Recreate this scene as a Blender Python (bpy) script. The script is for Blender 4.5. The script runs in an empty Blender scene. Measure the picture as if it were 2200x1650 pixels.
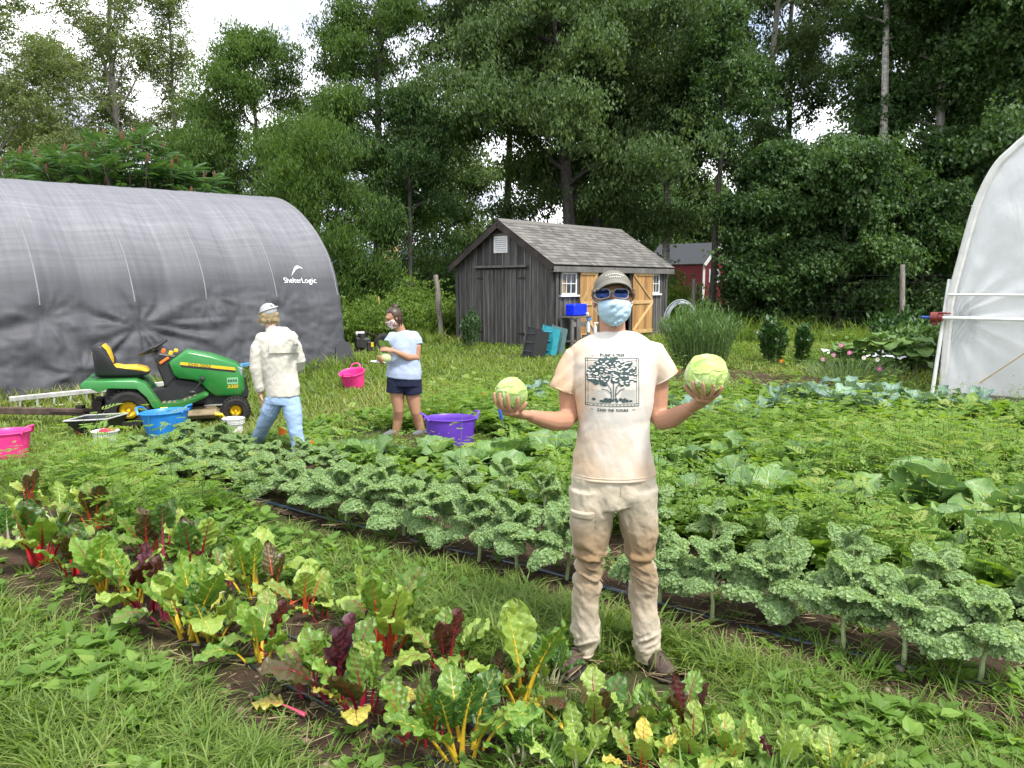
import bpy, bmesh, math, random
import numpy as np
from mathutils import Vector, Matrix
from mathutils.bvhtree import BVHTree

SC = bpy.context.scene
COL = SC.collection
R = math.radians
# ------------------------------------------------------------------ camera
CAM_H = 1.78
PITCH = math.atan(213 / 1650)
cam_data = bpy.data.cameras.new('camera')
cam_data.sensor_width = 36.0
cam_data.lens = 27.0
cam_data.clip_start = 0.05
cam_data.clip_end = 5000
cam = bpy.data.objects.new('camera', cam_data)
COL.objects.link(cam)
cam.location = (0, 0, CAM_H)
cam.rotation_euler = (math.pi / 2 - PITCH, 0, 0)
SC.camera = cam
# ------------------------------------------------------------------ light
SUN_EL, SUN_AZ = 58.0, 140.0        # azimuth clockwise from +Y (the view direction)
SUN_STRENGTH, SUN_ANGLE = 2.4, 10.0
sd = bpy.data.lights.new('sun', 'SUN')
sd.energy = SUN_STRENGTH
sd.angle = R(SUN_ANGLE)
sd.color = (1.0, 0.965, 0.90)
sun = bpy.data.objects.new('sun', sd)
COL.objects.link(sun)
_sv = Vector((math.sin(R(SUN_AZ)) * math.cos(R(SUN_EL)), math.cos(R(SUN_AZ)) * math.cos(R(SUN_EL)), math.sin(R(SUN_EL))))
sun.rotation_euler = _sv.to_track_quat('Z', 'Y').to_euler()
sun.location = _sv * 60
world = bpy.data.worlds.new('World')
SC.world = world
world.use_nodes = True
_nt = world.node_tree
_nt.nodes.clear()
_n = _nt.nodes.new
_out = _n('ShaderNodeOutputWorld'); _bg = _n('ShaderNodeBackground'); _sky = _n('ShaderNodeTexSky')
_sky.sky_type = 'NISHITA'; _sky.sun_disc = False
_sky.sun_elevation = R(SUN_EL); _sky.sun_rotation = R(SUN_AZ)
_sky.altitude = 200; _sky.dust_density = 1.6; _sky.air_density = 1.0
_tc = _n('ShaderNodeTexCoord'); _mp = _n('ShaderNodeMapping')
_mp.inputs['Scale'].default_value = (1.0, 1.0, 2.2)
_mp.inputs['Location'].default_value = (0.35, 0.1, 0.0)
_nz = _n('ShaderNodeTexNoise'); _nz.inputs['Scale'].default_value = 2.3; _nz.inputs['Detail'].default_value = 7; _nz.inputs['Roughness'].default_value = 0.52
_cr = _n('ShaderNodeValToRGB'); _cr.color_ramp.elements[0].position = 0.30; _cr.color_ramp.elements[1].position = 0.47
_nz2 = _n('ShaderNodeTexNoise'); _nz2.inputs['Scale'].default_value = 3.4; _nz2.inputs['Detail'].default_value = 6
_cc = _n('ShaderNodeValToRGB')
_cc.color_ramp.elements[0].position = 0.42; _cc.color_ramp.elements[0].color = (3.5, 3.75, 4.6, 1)
_cc.color_ramp.elements[1].position = 0.62; _cc.color_ramp.elements[1].color = (10.5, 10.6, 10.7, 1)
_mx = _n('ShaderNodeMix'); _mx.data_type = 'RGBA'
L = _nt.links.new
L(_tc.outputs['Generated'], _mp.inputs['Vector'])
L(_mp.outputs[0], _nz.inputs['Vector']); L(_mp.outputs[0], _nz2.inputs['Vector'])
L(_nz.outputs[0], _cr.inputs[0]); L(_nz2.outputs[0], _cc.inputs[0])
L(_cr.outputs[0], _mx.inputs[0]); L(_sky.outputs[0], _mx.inputs[6]); L(_cc.outputs[0], _mx.inputs[7])
L(_mx.outputs[2], _bg.inputs[0]); _bg.inputs[1].default_value = 0.125
L(_bg.outputs[0], _out.inputs[0])
# ------------------------------------------------------------------ render and exposure
SC.view_settings.view_transform = 'Standard'
SC.view_settings.look = 'None'
SC.view_settings.exposure = 1.17
SC.view_settings.gamma = 1.0
cy = SC.cycles
cy.max_bounces = 6; cy.diffuse_bounces = 3; cy.glossy_bounces = 2; cy.transmission_bounces = 4; cy.transparent_max_bounces = 6
cy.caustics_reflective = False; cy.caustics_refractive = False
cy.use_denoising = True
cy.use_adaptive_sampling = True; cy.adaptive_threshold = 0.015
cy.sample_clamp_indirect = 6.0
SC.render.use_persistent_data = False
# ------------------------------------------------------------------ geometry helpers
_F = np.array([0, math.cos(PITCH), -math.sin(PITCH)]); _U = np.array([0, math.sin(PITCH), math.cos(PITCH)]); _X = np.array([1.0, 0, 0])
def ray(px, py):
    return _F * 1650 + _X * (px - 1100) + _U * (825 - py)
def gz(y):
    y = np.asarray(y, float)
    t = np.clip((y - 9) / 11, 0, 1)
    return 0.2 * t * t * (3 - 2 * t) + np.maximum(0, y - 20) * 0.006
def G(px, py):
    """where the line of sight through a photograph pixel meets the ground"""
    d = ray(px, py); y = 5.0
    for _ in range(60):
        t = (gz(y) - CAM_H) / d[2]; y = 0.5 * y + 0.5 * t * d[1]
    return np.array([d[0] * t, d[1] * t, float(gz(d[1] * t))])
def AT(px, py, Y):
    d = ray(px, py); t = Y / d[1]
    return np.array([d[0] * t, Y, CAM_H + d[2] * t])
D1 = np.array([.682, .731, 0.0]); N1 = np.array([.731, -.682, 0.0])      # long axis of the buildings, and the side they turn to the garden
UR = np.array([.786, -.618]); VR = np.array([.618, .786])               # along the beds, and across them

def hash3(i, j, k, seed):
    h = (i * 374761393 + j * 668265263 + k * 2147483647 + seed * 144665) & 0x7fffffff
    h = ((h ^ (h >> 13)) * 1274126177) & 0x7fffffff
    h = ((h ^ (h >> 16)) * 2246822519) & 0x7fffffff
    return ((h ^ (h >> 15)) & 0xffff) / 65535.0
def vnoise(P, seed=0):
    P = np.asarray(P, float); I = np.floor(P).astype(np.int64); f = P - I; f = f * f * (3 - 2 * f)
    r = 0
    for a in (0, 1):
        for b in (0, 1):
            for c in (0, 1):
                w = (f[:, 0] if a else 1 - f[:, 0]) * (f[:, 1] if b else 1 - f[:, 1]) * (f[:, 2] if c else 1 - f[:, 2])
                r = r + w * hash3(I[:, 0] + a, I[:, 1] + b, I[:, 2] + c, seed)
    return r
def fbm(P, octv=4, seed=0):
    P = np.asarray(P, float)
    if P.shape[1] == 2: P = np.column_stack([P, np.zeros(len(P))])
    s = 0; a = 0.5; n = 0
    for o in range(octv):
        s = s + a * vnoise(P * 2 ** o, seed + o); n += a; a *= 0.5
    return s / n - 0.5

def mesh_from(name, V, faces, mats=(), fm=None, v=None, uv=None, smooth=True):
    """V (n,3); faces = list of (m,k) int arrays; v = per-vertex tint value; uv per vertex"""
    me = bpy.data.meshes.new(name)
    V = np.asarray(V, np.float32)
    faces = [np.atleast_2d(np.asarray(f, np.int32)) for f in faces if len(f)]
    lv = np.concatenate([f.ravel() for f in faces]); sizes = np.concatenate([np.full(len(f), f.shape[1], np.int32) for f in faces])
    me.vertices.add(len(V)); me.vertices.foreach_set('co', V.ravel())
    me.loops.add(len(lv)); me.loops.foreach_set('vertex_index', lv)
    me.polygons.add(len(sizes)); st = np.zeros(len(sizes), np.int32); st[1:] = np.cumsum(sizes)[:-1]
    me.polygons.foreach_set('loop_start', st)
    me.polygons.foreach_set('use_smooth', np.full(len(sizes), smooth, bool))
    if fm is not None: me.polygons.foreach_set('material_index', np.asarray(fm, np.int32))
    if uv is not None:
        l = me.uv_layers.new(name='uv'); l.data.foreach_set('uv', np.asarray(uv, np.float32)[lv].ravel())
    if v is not None:
        a = me.attributes.new('v', 'FLOAT', 'POINT'); a.data.foreach_set('value', np.asarray(v, np.float32))
    me.update(calc_edges=True)
    for m in (mats if isinstance(mats, (list, tuple)) else [mats]): me.materials.append(m)
    return me
def obj(name, me, parent=None, loc=None, rot=None, label=None, cat=None, group=None, kind=None):
    o = bpy.data.objects.new(name, me); COL.objects.link(o)
    if parent is not None: o.parent = parent
    if loc is not None: o.location = [float(q) for q in loc]
    if rot is not None: o.rotation_euler = rot
    if label: o['label'] = label
    if cat: o['category'] = cat
    if group: o['group'] = group
    if kind: o['kind'] = kind
    return o
def thing(name, label, cat, loc=(0, 0, 0), rz=0.0, group=None):
    return obj(name, None, None, loc, (0, 0, rz), label, cat, group)
class MB:
    """collects simple shapes into one mesh"""
    def __init__(s): s.V = []; s.F = {}; s.n = 0; s.uv = []
    def add(s, V, faces):
        V = np.asarray(V, float).reshape(-1, 3)
        for f in faces:
            f = np.asarray(f)
            if f.ndim == 1: f = f[None]
            s.F.setdefault(f.shape[1], []).append(f + s.n)
        s.V.append(V); s.n += len(V); return s
    def box(s, c, size, ax=None, bevel=0.0, taper=None):
        h = np.asarray(size, float) / 2
        b = min(bevel, h.min() * 0.95)
        if b > 0:
            pts = []
            for sx in (-1, 1):
                for sy in (-1, 1):
                    for sz in (-1, 1):
                        q = np.array([sx, sy, sz]) * h
                        for k in range(3):
                            w = q.copy()
                            for m in range(3):
                                if m != k: w[m] -= (sx, sy, sz)[m] * b
                            pts.append(w)
            pts = np.array(pts); bm = bmesh.new()
            for q in pts: bm.verts.new(q)
            r = bmesh.ops.convex_hull(bm, input=bm.verts)
            bm.verts.index_update(); bm.verts.ensure_lookup_table()
            V = np.array([v.co[:] for v in bm.verts]); Fs = [[v.index for v in f.verts] for f in bm.faces]; bm.free()
        else:
            V = np.array([[x, y, z] for x in (-1, 1) for y in (-1, 1) for z in (-1, 1)]) * h
            Fs = [[0, 1, 3, 2], [4, 6, 7, 5], [0, 4, 5, 1], [2, 3, 7, 6], [0, 2, 6, 4], [1, 5, 7, 3]]
        if taper is not None:
            t = (V[:, 2] / h[2] + 1) / 2
            V[:, 0] *= 1 + (taper - 1) * t; V[:, 1] *= 1 + (taper - 1) * t
        if ax is not None: V = V @ np.asarray(ax)
        return s.add(V + np.asarray(c), Fs)
    def tube(s, pts, rad, seg=8, cap=True, side=None, ell=None):
        V, F = loft(pts, rad, seg, cap, side, ell); return s.add(V, F)
    def ell(s, c, r, nu=12, nv=8, ax=None):
        V, F = ellipsoid(c, r, nu, nv, ax); return s.add(V, F)
    def quad(s, a, b, c, d): return s.add([a, b, c, d], [[0, 1, 2, 3]])
    def prism(s, poly, o, ex, ey, n, t):
        """2-D outline poly in axes ex, ey at o, thickness t along n"""
        o = np.asarray(o, float); ex, ey, n = (np.asarray(q, float) for q in (ex, ey, n)); P = np.asarray(poly, float); k = len(P)
        A = o + P[:, :1] * ex + P[:, 1:2] * ey; B = A + n * t
        return s.add(np.vstack([A, B]), [list(range(k))[::-1], list(range(k, 2 * k))] + [[i, (i + 1) % k, k + (i + 1) % k, k + i] for i in range(k)])
    def rev(s, prof, c=(0, 0, 0), seg=24, ax=None):
        prof = np.asarray(prof, float); m = len(prof); a = np.linspace(0, 2 * math.pi, seg, endpoint=False)
        V = np.array([[r * math.cos(t), r * math.sin(t), z] for r, z in prof for t in a])
        if ax is not None: V = V @ np.asarray(ax)
        F = [[i * seg + j, i * seg + (j + 1) % seg, (i + 1) * seg + (j + 1) % seg, (i + 1) * seg + j] for i in range(m - 1) for j in range(seg)]
        return s.add(V + np.asarray(c), [np.array(F)])
    def mesh(s, name, mats=(), smooth=False, v=None):
        V = np.vstack(s.V); F = [np.vstack(f) for f in s.F.values()]
        me = mesh_from(name, V, F, mats, smooth=smooth, v=v)
        bm = bmesh.new(); bm.from_mesh(me); bmesh.ops.recalc_face_normals(bm, faces=bm.faces)
        if smooth:
            for e in bm.edges:
                if len(e.link_faces) == 2 and e.calc_face_angle(0) > 0.7: e.smooth = False
        bm.to_mesh(me); bm.free()
        return me
    def build(s, name, m, parent=None, smooth=False, **k):
        return obj(name, s.mesh(name, m, smooth), parent, **k)
def loft(pts, rad, seg=8, cap=True, side=None, ell=None):
    P = np.asarray(pts, float); n = len(P)
    rad = np.asarray(rad, float)
    if rad.ndim == 0: rad = np.full(n, float(rad))
    if rad.ndim == 1: rad = np.column_stack([rad, rad])
    T = np.gradient(P, axis=0) if n > 2 else np.repeat((P[1:] - P[:1]), n, 0)
    T /= np.linalg.norm(T, axis=1, keepdims=True) + 1e-12
    ref = np.asarray(side, float) if side is not None else (np.array([0, 0, 1.0]) if abs(T[:, 2]).mean() < 0.8 else np.array([1.0, 0, 0]))
    a = np.linspace(0, 2 * math.pi, seg, endpoint=False); V = []
    for i in range(n):
        s1 = ref - T[i] * ref.dot(T[i]); s1 /= np.linalg.norm(s1) + 1e-12; s2 = np.cross(T[i], s1)
        V.append(P[i] + np.outer(np.cos(a) * rad[i, 0], s1) + np.outer(np.sin(a) * rad[i, 1], s2))
    V = np.vstack(V)
    i, j = np.meshgrid(np.arange(n - 1), np.arange(seg), indexing='ij'); i = i.ravel(); j = j.ravel()
    F = [np.column_stack([i * seg + j, i * seg + (j + 1) % seg, (i + 1) * seg + (j + 1) % seg, (i + 1) * seg + j])]
    if cap: F += [np.arange(seg)[::-1], np.arange((n - 1) * seg, n * seg)]
    return V, F
def ellipsoid(c, r, nu=16, nv=10, ax=None):
    r = np.ones(3) * r if np.ndim(r) == 0 else np.asarray(r, float)
    V = [[0, 0, -1]]
    for i in range(1, nv):
        t = math.pi * i / nv - math.pi / 2
        V += [[math.cos(t) * math.cos(2 * math.pi * j / nu), math.cos(t) * math.sin(2 * math.pi * j / nu), math.sin(t)] for j in range(nu)]
    V.append([0, 0, 1]); V = np.array(V) * r
    if ax is not None: V = V @ np.asarray(ax)
    b = lambda i, j: 1 + i * nu + j % nu
    Q = np.array([[b(i, j), b(i, j + 1), b(i + 1, j + 1), b(i + 1, j)] for i in range(nv - 2) for j in range(nu)])
    T = np.array([[0, b(0, j + 1), b(0, j)] for j in range(nu)] + [[len(V) - 1, b(nv - 2, j), b(nv - 2, j + 1)] for j in range(nu)])
    return V + np.asarray(c, float), [Q, T]
def rotm(rx=0, ry=0, rz=0):
    """row-vector rotation: V @ rotm"""
    return np.array(Matrix.Rotation(rz, 3, 'Z') @ Matrix.Rotation(ry, 3, 'Y') @ Matrix.Rotation(rx, 3, 'X')).T
def curve_pts(ctrl, n):
    """Catmull-Rom through ctrl rows"""
    c = np.asarray(ctrl, float); k = len(c)
    e = np.vstack([2 * c[0] - c[1], c, 2 * c[-1] - c[-2]])
    t = np.linspace(0, k - 1 - 1e-9, n); i = np.floor(t).astype(int); f = (t - i)[:, None]
    p0, p1, p2, p3 = e[i], e[i + 1], e[i + 2], e[i + 3]
    return 0.5 * (2 * p1 + (p2 - p0) * f + (2 * p0 - 5 * p1 + 4 * p2 - p3) * f ** 2 + (3 * p1 - p0 - 3 * p2 + p3) * f ** 3)
def eval_mods(me, mods):
    """run modifiers on a mesh and return the result as a new mesh"""
    t = bpy.data.objects.new('tmp', me); COL.objects.link(t)
    for ty, kw in mods:
        m = t.modifiers.new('m', ty)
        for k, q in kw.items(): setattr(m, k, q)
    dg = bpy.context.evaluated_depsgraph_get(); dg.update()
    r = bpy.data.meshes.new_from_object(t.evaluated_get(dg))
    bpy.data.objects.remove(t, do_unlink=True)
    return r
def get_co(me):
    a = np.empty(len(me.vertices) * 3, np.float32); me.vertices.foreach_get('co', a); return a.reshape(-1, 3).astype(float)
def get_no(me):
    a = np.empty(len(me.vertices) * 3, np.float32); me.vertices.foreach_get('normal', a); return a.reshape(-1, 3).astype(float)
def set_co(me, V): me.vertices.foreach_set('co', np.asarray(V, np.float32).ravel()); me.update()
def fuse(mb, voxel, smooth=6, name='m', mats=(), fac=0.5):
    """merge overlapping shapes into ONE continuous surface"""
    base = mb.mesh(name)
    r = eval_mods(base, [('REMESH', dict(mode='VOXEL', voxel_size=voxel)), ('SMOOTH', dict(factor=fac, iterations=smooth))])
    r.name = name; r.materials.clear()
    for m in (mats if isinstance(mats, (list, tuple)) else [mats]): r.materials.append(m)
    r.polygons.foreach_set('use_smooth', np.ones(len(r.polygons), bool))
    return r
def stamp(tmpls, P, rz, sc, tilt=None, taz=None, vj=0.0, rng=None):
    """many copies of small templates (V, F, v) as one set of arrays"""
    Vs, Fs, vs, us = [], {}, [], []; n0 = 0
    which = np.arange(len(P)) % len(tmpls)
    for k, (V, F, v) in enumerate(tmpls):
        m = which == k; p = P[m]; a = rz[m]; s = sc[m]
        if not len(p): continue
        V = np.asarray(V, float); nv = len(V)
        W = V[None] * s[:, None, None]
        if tilt is not None:
            tl = tilt[m]; W = np.stack([W[:, :, 0], W[:, :, 1] * np.cos(tl)[:, None] - W[:, :, 2] * np.sin(tl)[:, None], W[:, :, 1] * np.sin(tl)[:, None] + W[:, :, 2] * np.cos(tl)[:, None]], 2)
        c, d = np.cos(a)[:, None], np.sin(a)[:, None]
        W = np.stack([W[:, :, 0] * c - W[:, :, 1] * d, W[:, :, 0] * d + W[:, :, 1] * c, W[:, :, 2]], 2) + p[:, None, :]
        Vs.append(W.reshape(-1, 3))
        for f in F:
            f = np.asarray(f); Fs.setdefault(f.shape[1], []).append((f[None] + (n0 + np.arange(len(p)) * nv)[:, None, None]).reshape(-1, f.shape[1]))
        j = (rng.random(len(p)) - 0.5) * vj if rng is not None else np.zeros(len(p))
        vs.append((np.asarray(v)[None] + j[:, None]).ravel())
        n0 += nv * len(p)
    return np.vstack(Vs), [np.vstack(f) for f in Fs.values()], np.concatenate(vs)
# ------------------------------------------------------------------ material helpers
def rgb(h):
    """sRGB 0-255 triple to linear"""
    return tuple(((c / 255) / 12.92 if c / 255 <= .04045 else ((c / 255 + .055) / 1.055) ** 2.4) for c in h)
class NT:
    def __init__(s, name):
        s.m = bpy.data.materials.new(name); s.m.use_nodes = True; s.t = s.m.node_tree; s.t.nodes.clear()
        s.out = s.n('ShaderNodeOutputMaterial')
    def n(s, ty, **k):
        q = s.t.nodes.new(ty)
        for a, b in k.items(): setattr(q, a, b)
        return q
    def l(s, a, b): s.t.links.new(a, b)
    def setin(s, sock, x):
        if isinstance(x, bpy.types.NodeSocket): s.l(x, sock)
        elif isinstance(x, (tuple, list)) and len(x) == 3 and sock.type == 'RGBA': sock.default_value = (*x, 1)
        else: sock.default_value = x
    def coord(s, which='Object', scale=(1, 1, 1), rot=(0, 0, 0)):
        c = s.n('ShaderNodeTexCoord'); m = s.n('ShaderNodeMapping'); m.inputs['Scale'].default_value = scale; m.inputs['Rotation'].default_value = rot
        s.l(c.outputs[which], m.inputs[0]); return m.outputs[0]
    def noise(s, scale, detail=3, vec=None, rough=0.55, dist=0.0):
        q = s.n('ShaderNodeTexNoise'); q.inputs['Scale'].default_value = scale; q.inputs['Detail'].default_value = detail; q.inputs['Roughness'].default_value = rough; q.inputs['Distortion'].default_value = dist
        s.l(vec if vec is not None else s.coord(), q.inputs['Vector']); return q.outputs[0]
    def attr(s, name='v'):
        q = s.n('ShaderNodeAttribute'); q.attribute_name = name; return q.outputs['Fac']
    def ramp(s, fac, stops, interp='LINEAR'):
        q = s.n('ShaderNodeValToRGB'); e = q.color_ramp; e.interpolation = interp
        while len(e.elements) < len(stops): e.elements.new(0.5)
        for el, (p, c) in zip(e.elements, stops):
            el.position = p; el.color = (*c, 1) if len(c) == 3 else c
        s.l(fac, q.inputs[0]); return q.outputs[0]
    def mix(s, fac, a, b, mode='MIX'):
        q = s.n('ShaderNodeMix'); q.data_type = 'RGBA'; q.blend_type = mode
        s.setin(q.inputs[0], fac); s.setin(q.inputs[6], a); s.setin(q.inputs[7], b); return q.outputs[2]
    def math(s, op, a, b=0.0, c=0.0, clamp=False):
        q = s.n('ShaderNodeMath', operation=op); q.use_clamp = clamp
        s.setin(q.inputs[0], a); s.setin(q.inputs[1], b); s.setin(q.inputs[2], c); return q.outputs[0]
    def bump(s, h, strength=0.3, dist=0.01):
        q = s.n('ShaderNodeBump'); q.inputs['Strength'].default_value = strength; q.inputs['Distance'].default_value = dist
        s.l(h, q.inputs['Height']); return q.outputs[0]
    def bsdf(s, color, rough=0.6, spec=0.5, metal=0.0, normal=None, **k):
        q = s.n('ShaderNodeBsdfPrincipled')
        s.setin(q.inputs['Base Color'], color); s.setin(q.inputs['Roughness'], rough); q.inputs['Specular IOR Level'].default_value = spec; q.inputs['Metallic'].default_value = metal
        if normal is not None: s.l(normal, q.inputs['Normal'])
        for a, b in k.items(): s.setin(q.inputs[a], b)
        return q.outputs[0]
    def done(s, sh): s.l(sh, s.out.inputs[0]); return s.m
_mc = {}
def plain(name, c, rough=0.5, spec=0.5, metal=0.0, var=0.12, scale=8.0, bump=0.0, bscale=60.0):
    """a single material with slight uneven tone"""
    if name in _mc: return _mc[name]
    t = NT(name); nz = t.noise(scale, 4)
    c = tuple(c); lo = tuple(q * (1 - var) for q in c); hi = tuple(min(1, q * (1 + var)) for q in c)
    colr = t.ramp(nz, [(0.3, lo), (0.7, hi)])
    nrm = t.bump(t.noise(bscale, 4), bump, 0.01) if bump else None
    _mc[name] = t.done(t.bsdf(colr, rough, spec, metal, nrm)); return _mc[name]
def leafmat(name, stops, rough=0.5, trans=0.3, tcol=None, spec=0.35, bump=0.0):
    """foliage: tint from the per-vertex value v, thin-leaf translucency"""
    t = NT(name); colr = t.ramp(t.attr('v'), stops)
    b = t.bsdf(colr, rough, spec, normal=(t.bump(t.noise(90, 3), bump, 0.01) if bump else None))
    tr = t.n('ShaderNodeBsdfTranslucent')
    s2 = t.mix(1.0, colr, tcol or (1.5, 1.45, 0.6), 'MULTIPLY'); t.l(s2, tr.inputs[0])
    mx = t.n('ShaderNodeMixShader'); mx.inputs[0].default_value = trans; t.l(b, mx.inputs[1]); t.l(tr.outputs[0], mx.inputs[2])
    return t.done(mx.outputs[0])
RNG = np.random.default_rng(7)
random.seed(7)
# ================================================================== GROUND, BEDS, HILL
def st(P): P = np.asarray(P); return P[..., 0] * UR[0] + P[..., 1] * UR[1], P[..., 0] * VR[0] + P[..., 1] * VR[1]
def xy(s, t): return np.stack([np.asarray(s) * UR[0] + np.asarray(t) * VR[0], np.asarray(s) * UR[1] + np.asarray(t) * VR[1]], -1)
def m_ground():
    t = NT('meadow_soil'); co = t.coord('Object')
    a = t.noise(0.9, 5, co); b = t.noise(14, 5, co)
    c = t.ramp(a, [(0.35, (.040, .048, .018)), (0.55, (.06, .075, .025)), (0.75, (.085, .075, .04))])
    c = t.mix(t.math('MULTIPLY', b, 0.55), c, (.03, .022, .014))
    return t.done(t.bsdf(c, 0.95, 0.1, normal=t.bump(b, 0.6, 0.03)))
def m_soil(name, dry=0.0):
    t = NT(name); co = t.coord('Object')
    a = t.noise(3, 6, co); b = t.noise(38, 6, co, 0.7); d = t.noise(150, 3, co)
    c = t.ramp(a, [(0.3, (.045, .029, .019)), (0.55, (.085, .056, .036)), (0.8, (.13, .092, .062))])
    c = t.mix(t.math('MULTIPLY', b, 0.6), c, (.05, .033, .022))
    c = t.mix(t.math('GREATER_THAN', d, 0.66), c, (.20, .155, .11))
    return t.done(t.bsdf(c, 0.95, 0.15, normal=t.bump(t.math('ADD', b, t.math('MULTIPLY', d, 0.5)), 0.9, 0.03)))
MG = m_ground(); MSOIL = m_soil('dark_garden_soil')
_xs = np.concatenate([[-2500, -900, -300, -120, -60], np.linspace(-30, 30, 61), [60, 120, 300, 900, 2500]])
_ys = np.concatenate([[-60, -20, -6], np.linspace(-3, 40, 44), [60, 90, 160, 400, 900, 2500]])
_gx, _gy = np.meshgrid(_xs, _ys, indexing='ij'); nx, ny = _gx.shape
_gzv = gz(np.minimum(_gy, 120))
_i, _j = np.meshgrid(np.arange(nx - 1), np.arange(ny - 1), indexing='ij'); _i = _i.ravel(); _j = _j.ravel()
obj('ground', mesh_from('ground', np.column_stack([_gx.ravel(), _gy.ravel(), _gzv.ravel()]), [np.column_stack([_i * ny + _j, (_i + 1) * ny + _j, (_i + 1) * ny + _j + 1, _i * ny + _j + 1])], MG), kind='structure')
def bed(name, s0, s1, t0, t1, h=0.045, seed=0, m=None):
    ns = int((s1 - s0) / 0.035); ntt = max(8, int((t1 - t0) / 0.035))
    S, T = np.meshgrid(np.linspace(s0, s1, ns), np.linspace(t0, t1, ntt), indexing='ij')
    e = np.minimum(np.minimum(T - t0, t1 - T) / 0.22, np.minimum(S - s0, s1 - S) / 0.3)
    P = xy(S, T).reshape(-1, 2); e = e.ravel() + fbm(P * 1.6, 3, seed + 5) * 1.3
    z = np.clip(e, -1, 1) * 0.02 + fbm(P * 2.5, 3, seed) * 0.05 + fbm(P * 14, 3, seed + 9) * 0.045 + h * 0.5
    z = np.where(e < 0, np.minimum(z, -0.004), np.maximum(z, 0.006)) + gz(P[:, 1])
    i, j = np.meshgrid(np.arange(ns - 1), np.arange(ntt - 1), indexing='ij'); i = i.ravel(); j = j.ravel()
    F = np.column_stack([i * ntt + j, (i + 1) * ntt + j, (i + 1) * ntt + j + 1, i * ntt + j + 1])
    return obj(name, mesh_from(name, np.column_stack([P, z]), [F], m or MSOIL), kind='structure')
bed('chard_bed_soil', -6.6, 2.2, 1.42, 2.62, seed=1)
bed('kale_bed_soil', -7.3, 2.2, 3.45, 4.75, seed=2)
bed('cabbage_bed_soil', -6.5, 2.2, 5.1, 6.4, seed=3)
MHAY = m_soil('dry_mulch')
bed('dug_soil_patch', -6.6, -3.8, 12.3, 14.4, seed=4)
# distant wooded hill seen between the trunks
def m_hill():
    t = NT('far_hill'); n = t.noise(0.05, 6, t.coord('Object'))
    return t.done(t.bsdf(t.ramp(n, [(0.3, (.05, .075, .10)), (0.7, (.075, .10, .125))]), 1.0, 0.0))
_a = np.linspace(-1.2, 1.2, 160); _V = []; _d = 1500.0
for k, rr in enumerate((0.7, 0.85, 1.0, 1.15)):
    hh = [0, 30, 80, 20][k]
    for a in _a:
        n = float(fbm(np.array([[a * 3.0, 0.3, 0.1]]), 4, 3)[0])
        _V.append([math.sin(a) * _d * rr, math.cos(a) * _d * rr, hh * (0.85 + 0.9 * n) - 1 + 8 * (hh > 0)])
_i, _j = np.meshgrid(np.arange(3), np.arange(159), indexing='ij'); _i = _i.ravel(); _j = _j.ravel()
obj('hill', mesh_from('hill', _V, [np.column_stack([_i * 160 + _j, (_i + 1) * 160 + _j, (_i + 1) * 160 + _j + 1, _i * 160 + _j + 1])], m_hill()), kind='structure')
# ================================================================== BUILDINGS
def wood_mat(name, c1, c2, c3, scale=(6, 6, 0.7), rough=0.85, axis_obj='Object'):
    t = NT(name); co = t.coord(axis_obj, scale); fine = t.coord(axis_obj, (scale[0] * 9, scale[1] * 9, scale[2] * 1.5))
    a = t.noise(2.0, 5, co, 0.6, 0.4); b = t.noise(3.0, 5, fine, 0.65)
    c = t.ramp(a, [(0.3, c1), (0.52, c2), (0.75, c3)])
    c = t.mix(t.math('MULTIPLY', b, 0.6), c, tuple(q * 0.45 for q in c1))
    g = t.n('ShaderNodeNewGeometry'); tint = t.ramp(g.outputs['Random Per Island'], [(0.0, (.62, .62, .62)), (0.5, (.95, .95, .95)), (1.0, (1.35, 1.32, 1.28))])
    c = t.mix(1.0, c, tint, 'MULTIPLY')
    return t.done(t.bsdf(c, rough, 0.25, normal=t.bump(b, 0.5, 0.006)))
MBOARD = wood_mat('weathered_board', (.062, .060, .058), (.108, .103, .099), (.19, .181, .17))
MBATTEN = wood_mat('weathered_batten', (.10, .097, .095), (.17, .165, .16), (.26, .25, .24))
MTRIM = wood_mat('weathered_trim', (.11, .10, .095), (.19, .18, .17), (.28, .265, .25), (1.5, 1.5, 1.5))
MDARKTRIM = wood_mat('dark_trim', (.035, .028, .025), (.06, .05, .045), (.10, .085, .075), (1.5, 1.5, 1.5))
MPINE = wood_mat('new_pine_board', (.32, .175, .062), (.43, .25, .10), (.52, .335, .165))
MWHITE = plain('white_paint', (.74, .74, .72), 0.5, var=0.06)
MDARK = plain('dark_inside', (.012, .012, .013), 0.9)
MGLASS = plain('dark_window_glass', (.03, .035, .04), 0.06, 0.7)
MIRON = plain('rusty_iron', (.05, .04, .035), 0.7, 0.4, 0.5, var=0.4, scale=20)
def m_shingle():
    t = NT('grey_shingle'); g = t.n('ShaderNodeNewGeometry')
    c = t.ramp(g.outputs['Random Per Island'], [(0.0, (.10, .097, .09)), (0.5, (.155, .148, .136)), (1.0, (.235, .222, .20))])
    c = t.mix(t.math('MULTIPLY', t.noise(60, 4), 0.5), c, (.11, .105, .10))
    return t.done(t.bsdf(c, 0.95, 0.15, normal=t.bump(t.noise(160, 3), 0.5, 0.004)))
MSHING = m_shingle()

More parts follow.
